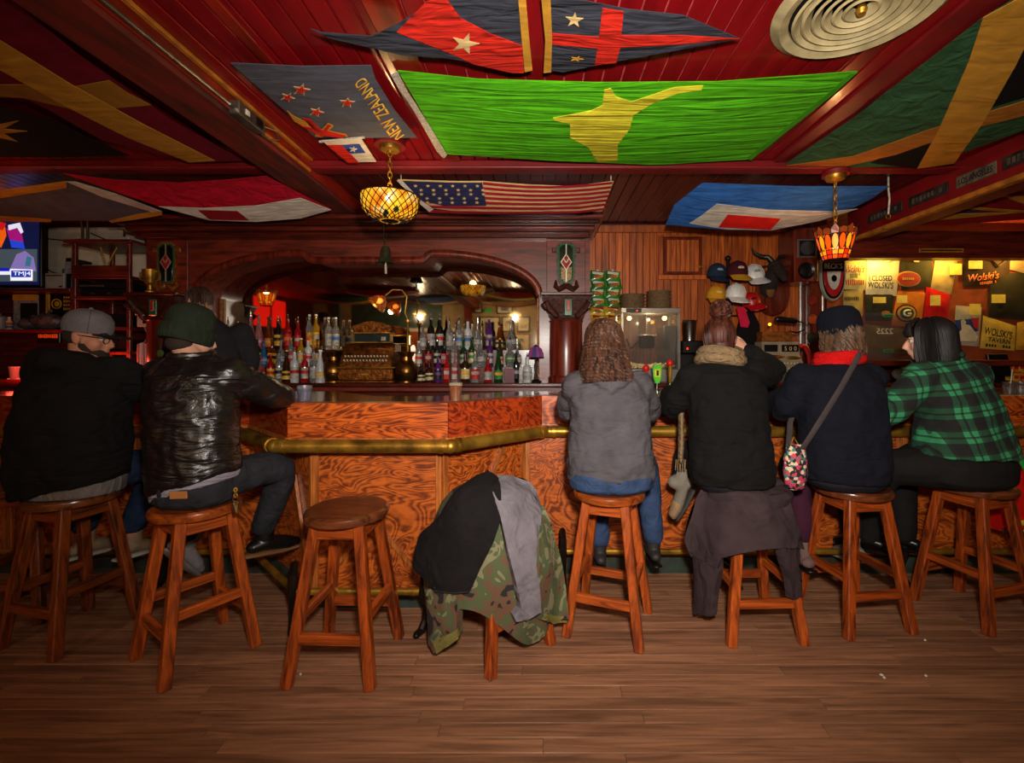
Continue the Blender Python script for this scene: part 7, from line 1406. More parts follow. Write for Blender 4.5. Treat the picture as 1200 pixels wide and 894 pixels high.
for sx in (-1, 1): gl_.torus(Mh @ V((sx * 0.033, 0.106, 0.0)), 0.023, 0.0022, 18, 5, (Mh.to_3x3() @ RX(pi / 2))); gl_.tube([Mh @ V((sx * 0.056, 0.104, 0.005)), Mh @ V((sx * 0.078, 0.06, 0.008)), Mh @ V((sx * 0.083, -0.01, 0.008))], 0.0022, 6)
gl_.tube([Mh @ V((-0.01, 0.108, 0.004)), Mh @ V((0.01, 0.108, 0.004))], 0.0022, 6); fin('glasses', gl_, m_black, t, w=True)

# ---- man in leather jacket
t = figure('man in black leather jacket and dark green knitted beanie at the bar nose', (-1.68, 2.24, 0))
Mh = head_frame(V((-1.80, 2.36, 1.555)), radians(-28), radians(-8)); b = B(); head(b, Mh, 1.0, V((-1.765, 2.32, 1.42)))
torso(b, [(-1.70, 2.25, 0.75, 0.15, 0.11), (-1.71, 2.26, 1.0, 0.165, 0.12), (-1.74, 2.28, 1.3, 0.17, 0.12), (-1.755, 2.31, 1.42, 0.11, 0.08), (-1.765, 2.32, 1.46, 0.055, 0.055)])
limb(b, [(-1.55, 2.31, 1.36), (-1.44, 2.58, 1.205), (-1.66, 2.86, 1.225)], [0.05, 0.042, 0.030]); hand(b, (-1.68, 2.88, 1.225), (-1, 0.5, 0.0), (0, 0, 1), 1.05, 0.45, -1)
limb(b, [(-1.93, 2.33, 1.36), (-2.02, 2.58, 1.14), (-1.92, 2.95, 1.215)], [0.05, 0.042, 0.030]); hand(b, (-1.90, 2.98, 1.22), (0.4, 1, 0.0), (0, 0, 1), 1.05, 0.45, 1)
RL = [(-1.60, 2.28, 0.83), (-1.42, 2.58, 0.86), (-1.555, 2.58, 0.50), (-1.56, 2.59, 0.45)]; LL = [(-1.80, 2.28, 0.83), (-1.95, 2.62, 0.78), (-2.03, 2.62, 0.44), (-2.03, 2.63, 0.40)]
for q in (RL, LL): limb(b, q, [0.075, 0.06, 0.042, 0.04])
remesh(fin('body', b, skin('skin_fair', C(204, 150, 124)), t, w=True), 0.007, 3); eyes(t, Mh)
lm, nt, bs = nodes('black_leather'); MC['black_leather'] = lm
bs.inputs['Base Color'].default_value = C(20, 17, 17); bs.inputs['Roughness'].default_value = 0.33; bs.inputs['Specular IOR Level'].default_value = 0.7
v1, _ = coords(nt, (4.5, 4.5, 13)); n1 = N(nt, 'ShaderNodeTexNoise', i_Scale=1.0, i_Detail=3.0, i_Distortion=1.2); nt.links.new(v1, n1.inputs['Vector'])
v2, _ = coords(nt, (1, 1, 1)); n2 = N(nt, 'ShaderNodeTexVoronoi', i_Scale=220.0); nt.links.new(v2, n2.inputs['Vector'])
mx = N(nt, 'ShaderNodeMath', operation='MULTIPLY_ADD'); mx.inputs[1].default_value = 0.02; nt.links.new(n2.outputs['Distance'], mx.inputs[0]); nt.links.new(n1.outputs['Fac'], mx.inputs[2]); bumpnode(nt, bs, mx.outputs[0], 0.9, 0.03)
b = B(); torso(b, [(-1.69, 2.245, 0.83, 0.205, 0.158, -0.1, 0.30), (-1.70, 2.25, 0.92, 0.21, 0.16, -0.1, 0.14), (-1.715, 2.26, 1.08, 0.212, 0.155, -0.1), (-1.735, 2.275, 1.25, 0.222, 0.148, -0.1), (-1.75, 2.295, 1.36, 0.205, 0.132, -0.1), (-1.76, 2.315, 1.43, 0.14, 0.10), (-1.765, 2.32, 1.465, 0.082, 0.085)])
limb(b, [(-1.57, 2.31, 1.36), (-1.43, 2.58, 1.205), (-1.64, 2.86, 1.235)], [0.088, 0.072, 0.052]); limb(b, [(-1.92, 2.33, 1.36), (-2.02, 2.58, 1.15), (-1.92, 2.92, 1.235)], [0.088, 0.072, 0.052])
jk = remesh(fin('leather_jacket', b, lm, t, w=True), 0.010, 4, (0.07, 0.022))
fin('collar', B().tube([V((-1.765 + 0.088 * cos(a), 2.32 + 0.09 * sin(a), 1.462 + 0.012 * sin(a))) for a in [2 * pi * k / 20 for k in range(21)]], 0.017, 8), lm, jk, w=True)
b = B(); torso(b, [(-1.69, 2.25, 0.80, 0.192, 0.150, -0.1, 0.30), (-1.69, 2.25, 0.84, 0.198, 0.152, -0.1, 0.30), (-1.70, 2.25, 0.95, 0.19, 0.145, -0.1, 0.1)]); remesh(fin('shirt', b, cloth('white_shirt_hem', C(150, 144, 158), 700, ((6, 6, 30), 0.4)), t, w=True), 0.008, 2)
bj = cloth('black_jeans', C(44, 44, 50), 500, ((8, 8, 12), 0.5), 0.85, 0.2)
b = B(); torso(b, [(-1.69, 2.25, 0.735, 0.155, 0.13, -0.1), (-1.69, 2.25, 0.76, 0.185, 0.15, -0.1), (-1.69, 2.25, 0.82, 0.192, 0.152, -0.1), (-1.69, 2.25, 0.88, 0.185, 0.145, -0.1)])
for q in (RL, LL): limb(b, q[:3], [0.10, 0.082, 0.062])
pj = remesh(fin('jeans', b, bj, t, w=True), 0.010, 3, (0.07, 0.012))
fin('leather_patch', B().box((-1.655, 2.094, 0.815), (0.075, 0.01, 0.035), RZ(0.12) @ RX(0.1), 0.003), mat('tan_patch', C(170, 110, 60), 0.6), pj, w=True); fin('belt_loop', B().box((-1.75, 2.10, 0.815), (0.014, 0.012, 0.05), RZ(-0.1), 0.002), bj, pj, w=True)
for q, m_ in ((RL, m_black), (LL, mat('grey_croc', C(130, 126, 128), 0.5))):
    a = V(q[3]) + V((0, 0.0, -0.02)); toe = a + V((0.10, 0.16, -0.02)) if q is RL else a + V((0.03, 0.14, -0.16)); b = B(); shoe(b, a, toe, 1.08); s_ = remesh(fin('shoe', b, m_, t, w=True), 0.006, 3); b = B(); sole(b, a, toe, 1.08); fin('sole', b, mat('brown_sole', C(120, 84, 50), 0.6) if q is RL else m_, s_, w=True)
bn = B(); pr = [(0.094, -0.06), (0.102, -0.055), (0.106, -0.03), (0.106, 0.0), (0.100, 0.012), (0.104, 0.03), (0.104, 0.06), (0.094, 0.095), (0.068, 0.125), (0.035, 0.138), (0, 0.142)]; bn.lathe(pr, 40); bmesh.ops.transform(bn.bm, matrix=Mh @ Matrix.Translation((0, -0.015, 0.028)) @ Matrix.Rotation(-0.15, 4, 'X') @ Matrix.Diagonal((0.94, 1.1, 1.02, 1)), verts=bn.bm.verts)
kn = cloth('green_knit', C(38, 44, 33), 260, ((60, 60, 6), 0.5), 0.95, 0.2, 0.4, 0.02); bo = fin('beanie', bn, kn, t, w=True)
cf = B(); cf.lathe([(0.104, -0.064), (0.112, -0.05), (0.113, -0.01), (0.108, 0.012), (0.102, 0.008), (0.102, -0.06)], 40); bmesh.ops.transform(cf.bm, matrix=Mh @ Matrix.Translation((0, -0.015, 0.028)) @ Matrix.Rotation(-0.15, 4, 'X') @ Matrix.Diagonal((0.94, 1.1, 1.02, 1)), verts=cf.bm.verts); fin('beanie_cuff', cf, kn, bo, w=True)
hb = B(); hb.ball(V((0, -0.045, -0.045)), (0.074, 0.058, 0.045)); bmesh.ops.transform(hb.bm, matrix=Mh, verts=hb.bm.verts); fin('hair', hb, mat('short_dark_hair', C(48, 34, 26), 0.9, bump=(160, 0.6)), t, w=True)
t = thing('key_ring', 'bunch of keys on a metal clip hanging from the black jeans', 'keys', P(276, 585, 2.10)); p = t.location
fin('clip', B().torus((0, 0, 0.0), 0.013, 0.003, 16, 6, RX(pi / 2)), m_steel, t); chain(t, (0, 0, 0.05), (0, 0, 0.012), 3, 0.006)
for k in range(3): fin('key', B().box((0.008 * (k - 1), 0.003 * k, -0.04), (0.012, 0.003, 0.05), RY(0.25 * (k - 1)), 0.001).torus((0.003 * (k - 1), 0.003 * k, -0.018), 0.008, 0.002, 12, 5, RX(pi / 2)), m_brass if k == 1 else m_steel, t)

# ---- woman in grey hoodie
t = figure('woman with wavy brown hair in grey hoodie and blue jeans', (0.38, 2.48, 0))
Mh = head_frame(V((0.36, 2.57, 1.53)), radians(6), radians(-8)); b = B(); head(b, Mh, 0.97, V((0.37, 2.54, 1.38)))
torso(b, [(0.38, 2.48, 0.75, 0.16, 0.12), (0.38, 2.49, 1.0, 0.15, 0.11), (0.38, 2.50, 1.25, 0.15, 0.11), (0.375, 2.53, 1.37, 0.09, 0.07), (0.37, 2.54, 1.41, 0.05, 0.05)])
A1 = [(0.55, 2.53, 1.29), (0.66, 2.68, 1.10), (0.60, 3.06, 1.215)]; A2 = [(0.21, 2.53, 1.29), (0.16, 2.70, 1.10), (0.24, 3.06, 1.215)]
limb(b, A1, [0.05, 0.04, 0.028]); limb(b, A2, [0.05, 0.04, 0.028]); hand(b, V(A1[2]) + V((-0.01, 0.03, 0)), (-0.2, 1, 0), (0, 0, 1), 0.95, 0.5, -1); hand(b, V(A2[2]) + V((0.01, 0.03, 0)), (0.2, 1, 0), (0, 0, 1), 0.95, 0.5, 1)
RL = [(0.50, 2.52, 0.84), (0.66, 2.86, 0.80), (0.70, 2.80, 0.36), (0.70, 2.80, 0.30)]; LL = [(0.27, 2.52, 0.84), (0.33, 2.88, 0.80), (0.37, 2.80, 0.34), (0.37, 2.80, 0.28)]
for q in (RL, LL): limb(b, q, [0.08, 0.062, 0.042, 0.04])
remesh(fin('body', b, skin('skin_fair', C(204, 150, 124)), t, w=True), 0.007, 3); eyes(t, Mh, 0.97)
gh = cloth('grey_marl', C(80, 76, 81), 500, ((6, 6, 15), 0.55), 0.9, 0.14, 0.3)
b = B(); torso(b, [(0.385, 2.475, 0.80, 0.232, 0.175), (0.385, 2.47, 0.87, 0.238, 0.182), (0.385, 2.48, 0.98, 0.226, 0.17), (0.385, 2.49, 1.10, 0.218, 0.158), (0.38, 2.50, 1.22, 0.218, 0.148), (0.38, 2.52, 1.31, 0.195, 0.125), (0.375, 2.54, 1.37, 0.12, 0.10), (0.37, 2.545, 1.40, 0.07, 0.075)])
limb(b, A1, [0.085, 0.070, 0.046]); limb(b, A2, [0.085, 0.070, 0.046]); b.tube([(0.49, 2.55, 1.345), (0.46, 2.455, 1.355), (0.375, 2.425, 1.35), (0.29, 2.455, 1.355), (0.26, 2.55, 1.345)], [0.03, 0.045, 0.055, 0.045, 0.03], 12, True); b.tube([(0.30, 2.40, 1.33), (0.375, 2.375, 1.29), (0.45, 2.40, 1.33)], [0.03, 0.04, 0.03], 10, True)
ho = remesh(fin('hoodie', b, gh, t, w=True), 0.010, 4, (0.075, 0.026))
jn2 = cloth('mid_blue_jeans', C(50, 68, 100), 500, ((12, 12, 12), 0.4), 0.85, 0.2)
b = B(); torso(b, [(0.385, 2.48, 0.735, 0.185, 0.145), (0.385, 2.475, 0.76, 0.228, 0.172), (0.385, 2.475, 0.82, 0.236, 0.18), (0.385, 2.48, 0.90, 0.215, 0.16)])
for q in (RL, LL): limb(b, q[:3], [0.11, 0.088, 0.062])
remesh(fin('jeans', b, jn2, t, w=True), 0.010, 3, (0.07, 0.010))
for q in (RL, LL):
    a = V(q[3]); b = B(); shoe(b, a + V((0, 0, -0.01)), a + V((0, 0.2, -0.02)), 0.92); s_ = remesh(fin('shoe', b, mat('dark_shoe', C(40, 36, 36), 0.6), t, w=True), 0.006, 3); b = B(); sole(b, a + V((0, 0, -0.01)), a + V((0, 0.2, -0.02)), 0.92); fin('sole', b, m_black, s_, w=True)
hm = hairmat('wavy_brown_hair', C(26, 14, 10), C(92, 58, 40)); b = strands(Mh, 380, 0.62, 4, 0.0080, 0.017, 0.10, 0.8, front=0.45, cut=-0.25); hairshell(b, Mh, 1.0, 1.03); hr = fin('hair', b, hm, t, w=True)

# ---- woman in black coat with a bun
t = figure('woman with red-brown bun in black coat and tan scarf, hand at her ear', (1.12, 2.475, 0))
Mh = head_frame(V((1.03, 2.62, 1.545)), radians(-8), radians(-6)); b = B(); head(b, Mh, 0.98, V((1.02, 2.57, 1.40)))
torso(b, [(1.04, 2.48, 0.75, 0.15, 0.12), (1.03, 2.49, 1.0, 0.15, 0.11), (1.03, 2.51, 1.28, 0.15, 0.11), (1.02, 2.55, 1.40, 0.09, 0.07), (1.02, 2.57, 1.44, 0.05, 0.05)])
A1 = [(1.20, 2.56, 1.35), (1.44, 2.76, 1.36), (1.245, 2.72, 1.485)]; A2 = [(0.85, 2.55, 1.33), (0.765, 2.68, 1.13), (0.86, 3.03, 1.215)]
limb(b, A1, [0.05, 0.042, 0.028]); limb(b, A2, [0.05, 0.042, 0.028]); hand(b, (1.225, 2.715, 1.497), (-0.80, -0.05, 0.55), (0.45, -0.85, 0.2), 1.0, 0.55, 1); hand(b, (0.865, 3.06, 1.222), (0.25, 1, 0.0), (0, -0.2, 1), 1.0, 0.55, 1)
LL = [(0.94, 2.55, 0.85), (0.93, 2.88, 0.87), (0.86, 2.76, 0.72), (0.845, 2.745, 0.69)]; RL = [(1.13, 2.55, 0.85), (1.20, 2.88, 0.80), (1.16, 2.80, 0.36), (1.16, 2.80, 0.30)]
limb(b, LL, [0.078, 0.062, 0.045, 0.042]); limb(b, RL, [0.078, 0.062, 0.045, 0.042])
remesh(fin('body', b, skin('skin_fair', C(204, 150, 124)), t, w=True), 0.006, 2); eyes(t, Mh, 0.98)
bc = cloth('black_fleece', C(17, 16, 16), 700, ((6, 6, 15), 0.55), 0.92, 0.12, 0.3)
b = B(); torso(b, [(1.04, 2.47, 0.775, 0.212, 0.175), (1.04, 2.47, 0.84, 0.225, 0.182), (1.035, 2.48, 0.97, 0.215, 0.168), (1.03, 2.49, 1.10, 0.205, 0.155), (1.03, 2.505, 1.24, 0.21, 0.148), (1.025, 2.53, 1.35, 0.19, 0.125), (1.02, 2.56, 1.41, 0.11, 0.09), (1.02, 2.57, 1.435, 0.075, 0.07)])
limb(b, A1, [0.086, 0.074, 0.048]); limb(b, A2, [0.086, 0.074, 0.05])
remesh(fin('coat', b, bc, t, w=True), 0.010, 4, (0.075, 0.026))
tr = cloth('black_leggings', C(30, 28, 34), 500, None, 0.8)
b = B(); torso(b, [(1.04, 2.49, 0.735, 0.17, 0.14), (1.04, 2.485, 0.77, 0.205, 0.165), (1.04, 2.485, 0.88, 0.20, 0.16)]); limb(b, LL[:3], [0.098, 0.08, 0.056]); limb(b, RL[:3], [0.098, 0.08, 0.056]); remesh(fin('trousers', b, tr, t, w=True), 0.010, 3)
bo = cloth('boot_canvas', C(120, 112, 100), 400, ((10, 10, 10), 0.3)); an, tp, up_ = V((0.838, 2.74, 0.685)), V((0.752, 2.76, 0.52)), (-0.86, 0.0, 0.5); b = B(); shoe(b, an, tp, 0.86, up_, 0.03); b.tube([(0.87, 2.76, 0.735), (0.845, 2.745, 0.69)], [0.056, 0.05], 12, True); s_ = remesh(fin('boot', b, bo, t, w=True), 0.006, 2); b = B(); sole(b, an, tp, 0.86, up_); fin('boot_sole', b, mat('boot_rubber', C(60, 56, 52), 0.7), s_, w=True); d = (tp - an).normalized(); b = B(); b.tube([an + d * 0.11 - V(up_) * 0.05, an + d * 0.17 - V(up_) * 0.058], [0.041, 0.034], 12, True, (0.85, 1), up=up_); fin('boot_toe', b, mat('boot_tan', C(150, 116, 80), 0.7), s_, w=True)
b = B(); shoe(b, (1.16, 2.80, 0.29), (1.16, 3.0, 0.27), 1.0); s_ = remesh(fin('boot', b, bo, t, w=True), 0.007, 3); b = B(); sole(b, (1.16, 2.80, 0.29), (1.16, 3.0, 0.27), 1.0); fin('boot_sole', b, m_black, s_, w=True)
sf = cloth('tan_scarf', C(126, 104, 76), 300, ((20, 20, 40), 0.5)); b = B()
for r_, z_, rr in ((0.098, 1.438, 0.034), (0.09, 1.475, 0.032)): b.tube([V((1.02 + r_ * 1.12 * cos(a), 2.575 + r_ * sin(a), z_ + 0.012 * sin(2 * a))) for a in [2 * pi * k / 22 for k in range(23)]], rr, 10)
b.tube([(0.93, 2.64, 1.42), (0.86, 2.66, 1.30), (0.82, 2.64, 1.12), (0.815, 2.62, 0.98), (0.81, 2.62, 0.86)], [0.03, 0.03, 0.034, 0.036, 0.03], 10, True, (0.5, 1.1)); so = fin('scarf', b, sf, t, w=True)
for k in range(7): fin('scarf_fringe', B().tube([(0.785 + k * 0.009, 2.62, 0.86), (0.785 + k * 0.009 + 0.004 * ((k % 3) - 1), 2.62, 0.80)], 0.003, 5), sf, so, w=True)
hm = hairmat('auburn_hair', C(28, 11, 8), C(84, 38, 24)); b = B(); hairshell(b, Mh, 1.0, 1.06); bc_ = Mh @ V((0.0, -0.055, 0.142)); rg = random.Random(8)
for k in range(46):                                  # locks swept up to the bun, then coiled
    th = -pi / 2 + rg.uniform(-1.8, 1.8); pts = []
    for j in range(8):
        f = j / 7; ph = pi * (0.74 - 0.62 * f); q = V((0.092 * sin(ph) * cos(th) * (1 - 0.25 * f), -0.015 + 0.112 * sin(ph) * sin(th) * (1 - 0.1 * f), 0.022 + 0.108 * cos(ph) + 0.006)); pts.append(Mh @ q)
    pts.append(bc_ + V((rg.uniform(-0.02, 0.02), rg.uniform(-0.02, 0.02), 0.0))); b.tube(pts, 0.008, 5)
for k in range(34):
    ax = V((rg.uniform(-1, 1), rg.uniform(-1, 1), rg.uniform(-0.4, 1))).normalized(); q0 = ax.orthogonal().normalized(); q1 = ax.cross(q0); rr = rg.uniform(0.026, 0.052); a0 = rg.uniform(0, 6.28)
    b.tube([bc_ + V((0, 0, 0.018)) + (q0 * cos(a0 + a) + q1 * sin(a0 + a)) * rr * 1.15 + ax * 0.012 for a in [i * 0.5 for i in range(9)]], 0.0085, 5)
fin('hair', b, hm, t, w=True)

# ---- woman in navy jumper and hat
t = figure('woman in navy knitted hat and jumper with red scarf, bag across her back', (1.745, 2.55, 0))
Mh = head_frame(V((1.715, 2.62, 1.56)), radians(14), radians(-6)); b = B(); head(b, Mh, 0.98, V((1.69, 2.58, 1.41)))
torso(b, [(1.68, 2.52, 0.75, 0.16, 0.12), (1.67, 2.52, 1.0, 0.155, 0.11), (1.67, 2.54, 1.28, 0.155, 0.11), (1.68, 2.57, 1.40, 0.09, 0.07), (1.69, 2.58, 1.44, 0.05, 0.05)])
A1 = [(1.86, 2.57, 1.33), (1.93, 2.74, 1.12), (1.80, 3.06, 1.215)]; A2 = [(1.49, 2.57, 1.33), (1.425, 2.66, 1.11), (1.56, 3.04, 1.215)]
limb(b, A1, [0.05, 0.042, 0.028]); limb(b, A2, [0.05, 0.042, 0.028]); hand(b, V(A1[2]) + V((-0.02, 0.03, 0)), (-0.4, 1, 0), (0, 0, 1), 0.95, 0.5, -1); hand(b, V(A2[2]) + V((0.01, 0.03, 0)), (0.3, 1, 0), (0, 0, 1), 0.95, 0.5, 1)
LL = [(1.58, 2.56, 0.84), (1.56, 2.80, 0.78), (1.555, 2.70, 0.50), (1.555, 2.70, 0.36)]; RL = [(1.80, 2.56, 0.84), (1.92, 2.88, 0.80), (1.96, 2.86, 0.36), (1.96, 2.86, 0.30)]
limb(b, LL, [0.078, 0.062, 0.046, 0.042]); limb(b, RL, [0.078, 0.062, 0.046, 0.042])
remesh(fin('body', b, skin('skin_fair', C(204, 150, 124)), t, w=True), 0.007, 3); eyes(t, Mh, 0.98)
nv = cloth('navy_jumper', C(18, 19, 29), 500, ((6, 6, 14), 0.45), 0.92, 0.12, 0.3)
b = B(); torso(b, [(1.675, 2.505, 0.785, 0.218, 0.175), (1.675, 2.505, 0.86, 0.225, 0.18), (1.67, 2.51, 1.0, 0.222, 0.17), (1.67, 2.52, 1.14, 0.222, 0.16), (1.67, 2.535, 1.27, 0.222, 0.15), (1.675, 2.555, 1.36, 0.195, 0.125), (1.685, 2.575, 1.42, 0.10, 0.09), (1.69, 2.58, 1.44, 0.07, 0.07)])
limb(b, A1, [0.088, 0.074, 0.048]); limb(b, A2, [0.088, 0.078, 0.05]); remesh(fin('jumper', b, nv, t, w=True), 0.010, 4, (0.075, 0.024))
b = B(); torso(b, [(1.68, 2.52, 0.735, 0.17, 0.14), (1.68, 2.515, 0.77, 0.205, 0.165), (1.68, 2.515, 0.86, 0.205, 0.165)]); limb(b, LL[:2], [0.10, 0.085]); limb(b, RL[:3], [0.10, 0.085, 0.058]); remesh(fin('trousers', b, tr, t, w=True), 0.010, 3)
b = B(); limb(b, [LL[1], LL[2], (1.555, 2.70, 0.40)], [0.078, 0.064, 0.056]); remesh(fin('purple_legging', b, cloth('plum_legging', C(60, 26, 44), 500), t, w=True), 0.009, 2)
bt = cloth('boot_grey', C(110, 88, 84), 300, ((14, 14, 8), 0.5)); b = B(); shoe(b, (1.555, 2.70, 0.30), (1.56, 2.90, 0.27), 1.15, (0, 0, 1), 0.24); s_ = remesh(fin('boot', b, bt, t, w=True), 0.008, 3); b = B(); sole(b, (1.555, 2.70, 0.30), (1.56, 2.90, 0.27)); fin('boot_sole', b, m_black, s_, w=True)
b = B(); shoe(b, (1.96, 2.86, 0.28), (1.96, 3.02, 0.24), 0.95); s_ = remesh(fin('boot', b, mat('grey_sneaker', C(120, 116, 112), 0.7), t, w=True), 0.007, 3); b = B(); sole(b, (1.96, 2.86, 0.28), (1.96, 3.02, 0.24)); fin('boot_sole', b, mat('white_sole', C(190, 184, 172), 0.6), s_, w=True)
hn = B(); hn.lathe([(0.100, -0.035), (0.106, -0.03), (0.108, 0.01), (0.107, 0.05), (0.100, 0.085), (0.078, 0.115), (0.05, 0.126), (0, 0.13)], 40); bmesh.ops.transform(hn.bm, matrix=Mh @ Matrix.Translation((0, -0.015, 0.04)) @ Matrix.Rotation(-0.08, 4, 'X') @ Matrix.Diagonal((0.97, 1.1, 1.05, 1)), verts=hn.bm.verts); hk = cloth('navy_knit', C(17, 19, 29), 260, ((60, 60, 6), 0.4), 0.95, 0.2, 0.4, 0.02); ho = fin('knitted_hat', hn, hk, t, w=True)
hm = hairmat('sandy_hair', C(40, 26, 18), C(104, 76, 54)); b = strands(Mh, 170, 0.24, 14, 0.0075, 0.010, 0.10, 0.3, front=0.35, cut=-0.12); fin('hair', b, hm, t, w=True)
rs = cloth('red_scarf', C(200, 18, 18), 300, ((20, 20, 40), 0.4)); b = B()
for r_, z_, rr in ((0.098, 1.43, 0.030), (0.094, 1.462, 0.026)): b.tube([V((1.695 + r_ * 1.1 * cos(a), 2.585 + r_ * sin(a), z_ + 0.012 * cos(a))) for a in [2 * pi * k / 22 for k in range(23)]], rr, 10)
fin('scarf', b, rs, t, w=True)
# her shoulder bag
t = thing('shoulder_bag', 'floral shoulder bag with grey strap across the navy jumper', 'bag', P(932, 572, 2.42))
m_flo, nt, bs = nodes('floral_print'); MC['floral_print'] = m_flo; v_, _ = coords(nt, (1, 1, 1)); vo = N(nt, 'ShaderNodeTexVoronoi', i_Scale=62.0); nt.links.new(v_, vo.inputs['Vector']); rp = N(nt, 'ShaderNodeValToRGB'); rp.color_ramp.interpolation = 'CONSTANT'
for k, (p_, c) in enumerate(((0.0, C(20, 20, 24)), (0.3, C(190, 60, 70)), (0.45, C(60, 110, 100)), (0.6, C(206, 180, 150)), (0.75, C(24, 26, 34)), (0.88, C(170, 50, 90)))):
    if k < 2: e = rp.color_ramp.elements[k]; e.position = p_
    else: e = rp.color_ramp.elements.new(p_)
    e.color = c
se = N(nt, 'ShaderNodeSeparateColor'); nt.links.new(vo.outputs['Color'], se.inputs[0]); nt.links.new(se.outputs[0], rp.inputs[0]); nt.links.new(rp.outputs[0], bs.inputs['Base Color']); bs.inputs['Roughness'].default_value = 0.8
bc_ = P(932, 546, 2.42); b = B(); b.loft([[bc_ + V((w_ * cos(a), d_ * sin(a), z_)) for a in [2 * pi * k / 20 for k in range(20)]] for z_, w_, d_ in ((-0.125, 0.03, 0.015), (-0.11, 0.05, 0.03), (-0.04, 0.064, 0.045), (0.04, 0.06, 0.04), (0.10, 0.05, 0.025), (0.115, 0.045, 0.012))]); fin('bag', b, m_flo, t, w=True)
stp = [P(1008, 414, 2.43), P(1000, 428, 2.385), P(985, 455, 2.365), P(962, 492, 2.345), P(948, 514, 2.35), P(940, 526, 2.39)]; fin('strap', B().tube(stp, 0.016, 10, False, (0.3, 1), up=(0, 1, 0)), cloth('grey_strap', C(66, 58, 58), 300), t, w=True)
fin('strap_chain', B().tube([P(925, 524, 2.42), P(930, 512, 2.44), P(936, 522, 2.42)], 0.004, 6), m_brass, t, w=True); fin('strap_front', B().tube([P(924, 526, 2.43), P(926, 495, 2.60), P(940, 455, 2.70), P(975, 425, 2.70), P(1008, 410, 2.55), P(1010, 412, 2.47), P(1008, 414, 2.43)], 0.014, 8, False, (0.3, 1)), MC['grey_strap'], t, w=True)

# ---- woman in green plaid shirt
t = figure('woman with black bobbed hair in green and black plaid shirt, facing left', (2.47, 2.60, 0))
yw = radians(8); Mh = head_frame(V((2.235, 2.62, 1.545)), radians(58), radians(-4)); b = B(); head(b, Mh, 0.98, V((2.30, 2.60, 1.42)))
torso(b, [(2.37, 2.57, 0.75, 0.15, 0.12, yw), (2.37, 2.57, 1.0, 0.15, 0.11, yw), (2.34, 2.58, 1.28, 0.15, 0.11, yw), (2.31, 2.60, 1.41, 0.09, 0.07, yw), (2.30, 2.60, 1.45, 0.05, 0.05, yw)])
A1 = [(2.16, 2.57, 1.335), (1.985, 2.61, 1.09), (2.03, 2.98, 1.20)]; A2 = [(2.49, 2.62, 1.335), (2.47, 2.90, 1.13), (2.18, 3.08, 1.225)]
limb(b, A1, [0.05, 0.042, 0.028]); limb(b, A2, [0.05, 0.042, 0.028]); hand(b, V(A1[2]) + V((0.0, 0.03, 0.012)), (-0.1, 1, 0.1), (0, 0, 1), 0.95, 0.5, 1); hand(b, V(A2[2]) + V((-0.03, 0.01, 0)), (-1, 0.3, 0), (0, 0, 1), 0.95, 0.5, -1)
LL = [(2.26, 2.53, 0.84), (2.03, 2.72, 0.80), (2.06, 2.84, 0.42), (2.06, 2.85, 0.34)]; RL = [(2.44, 2.64, 0.84), (2.30, 2.93, 0.80), (2.32, 2.90, 0.40), (2.32, 2.90, 0.32)]
limb(b, LL, [0.078, 0.062, 0.046, 0.042]); limb(b, RL, [0.078, 0.062, 0.046, 0.042])
remesh(fin('body', b, skin('skin_pale', C(214, 158, 134)), t, w=True), 0.007, 3); eyes(t, Mh, 0.98)
m_pl, nt, bs = nodes('green_plaid'); MC['green_plaid'] = m_pl; Lk = nt.links.new; bs.inputs['Roughness'].default_value = 0.9
tc = N(nt, 'ShaderNodeTexCoord'); mp = N(nt, 'ShaderNodeMapping'); mp.inputs['Rotation'].default_value = (0.0, 0.16, -yw); Lk(tc.outputs['Object'], mp.inputs['Vector']); sx_ = N(nt, 'ShaderNodeSeparateXYZ'); Lk(mp.outputs[0], sx_.inputs[0])
def stripes(src, period, phase, bands):
    m1 = N(nt, 'ShaderNodeMath', operation='MULTIPLY_ADD'); m1.inputs[1].default_value = 1 / period; m1.inputs[2].default_value = phase; Lk(src, m1.inputs[0]); fr = N(nt, 'ShaderNodeMath', operation='FRACT'); Lk(m1.outputs[0], fr.inputs[0])
    rp = N(nt, 'ShaderNodeValToRGB'); rp.color_ramp.interpolation = 'CONSTANT'
    for k, (p_, g_) in enumerate(bands):
        e = rp.color_ramp.elements[k] if k < 2 else rp.color_ramp.elements.new(p_); e.position = p_; e.color = (g_, g_, g_, 1)
    Lk(fr.outputs[0], rp.inputs[0]); return rp.outputs[0]
bands = ((0.0, 0.0), (0.42, 0.5), (0.60, 0.12), (0.64, 0.0), (0.68, 0.5), (0.90, 0.06))
s1 = stripes(sx_.outputs['X'], 0.118, 0.15, bands); s2 = stripes(sx_.outputs['Z'], 0.125, 0.3, bands)
ad = N(nt, 'ShaderNodeMix'); ad.data_type = 'RGBA'; ad.blend_type = 'ADD'; ad.inputs[0].default_value = 1.0; Lk(s1, ad.inputs[6]); Lk(s2, ad.inputs[7])
rp = N(nt, 'ShaderNodeValToRGB'); rp.color_ramp.elements[0].color = C(15, 15, 16); rp.color_ramp.elements[1].color = C(44, 132, 86); e = rp.color_ramp.elements.new(0.5); e.color = C(20, 62, 40); Lk(ad.outputs[2], rp.inputs[0]); Lk(rp.outputs[0], bs.inputs['Base Color'])
v2, _ = coords(nt, (7, 7, 12)); nz = N(nt, 'ShaderNodeTexNoise', i_Scale=1.0, i_Detail=3.0); Lk(v2, nz.inputs['Vector']); bumpnode(nt, bs, nz.outputs['Fac'], 0.5, 0.03)
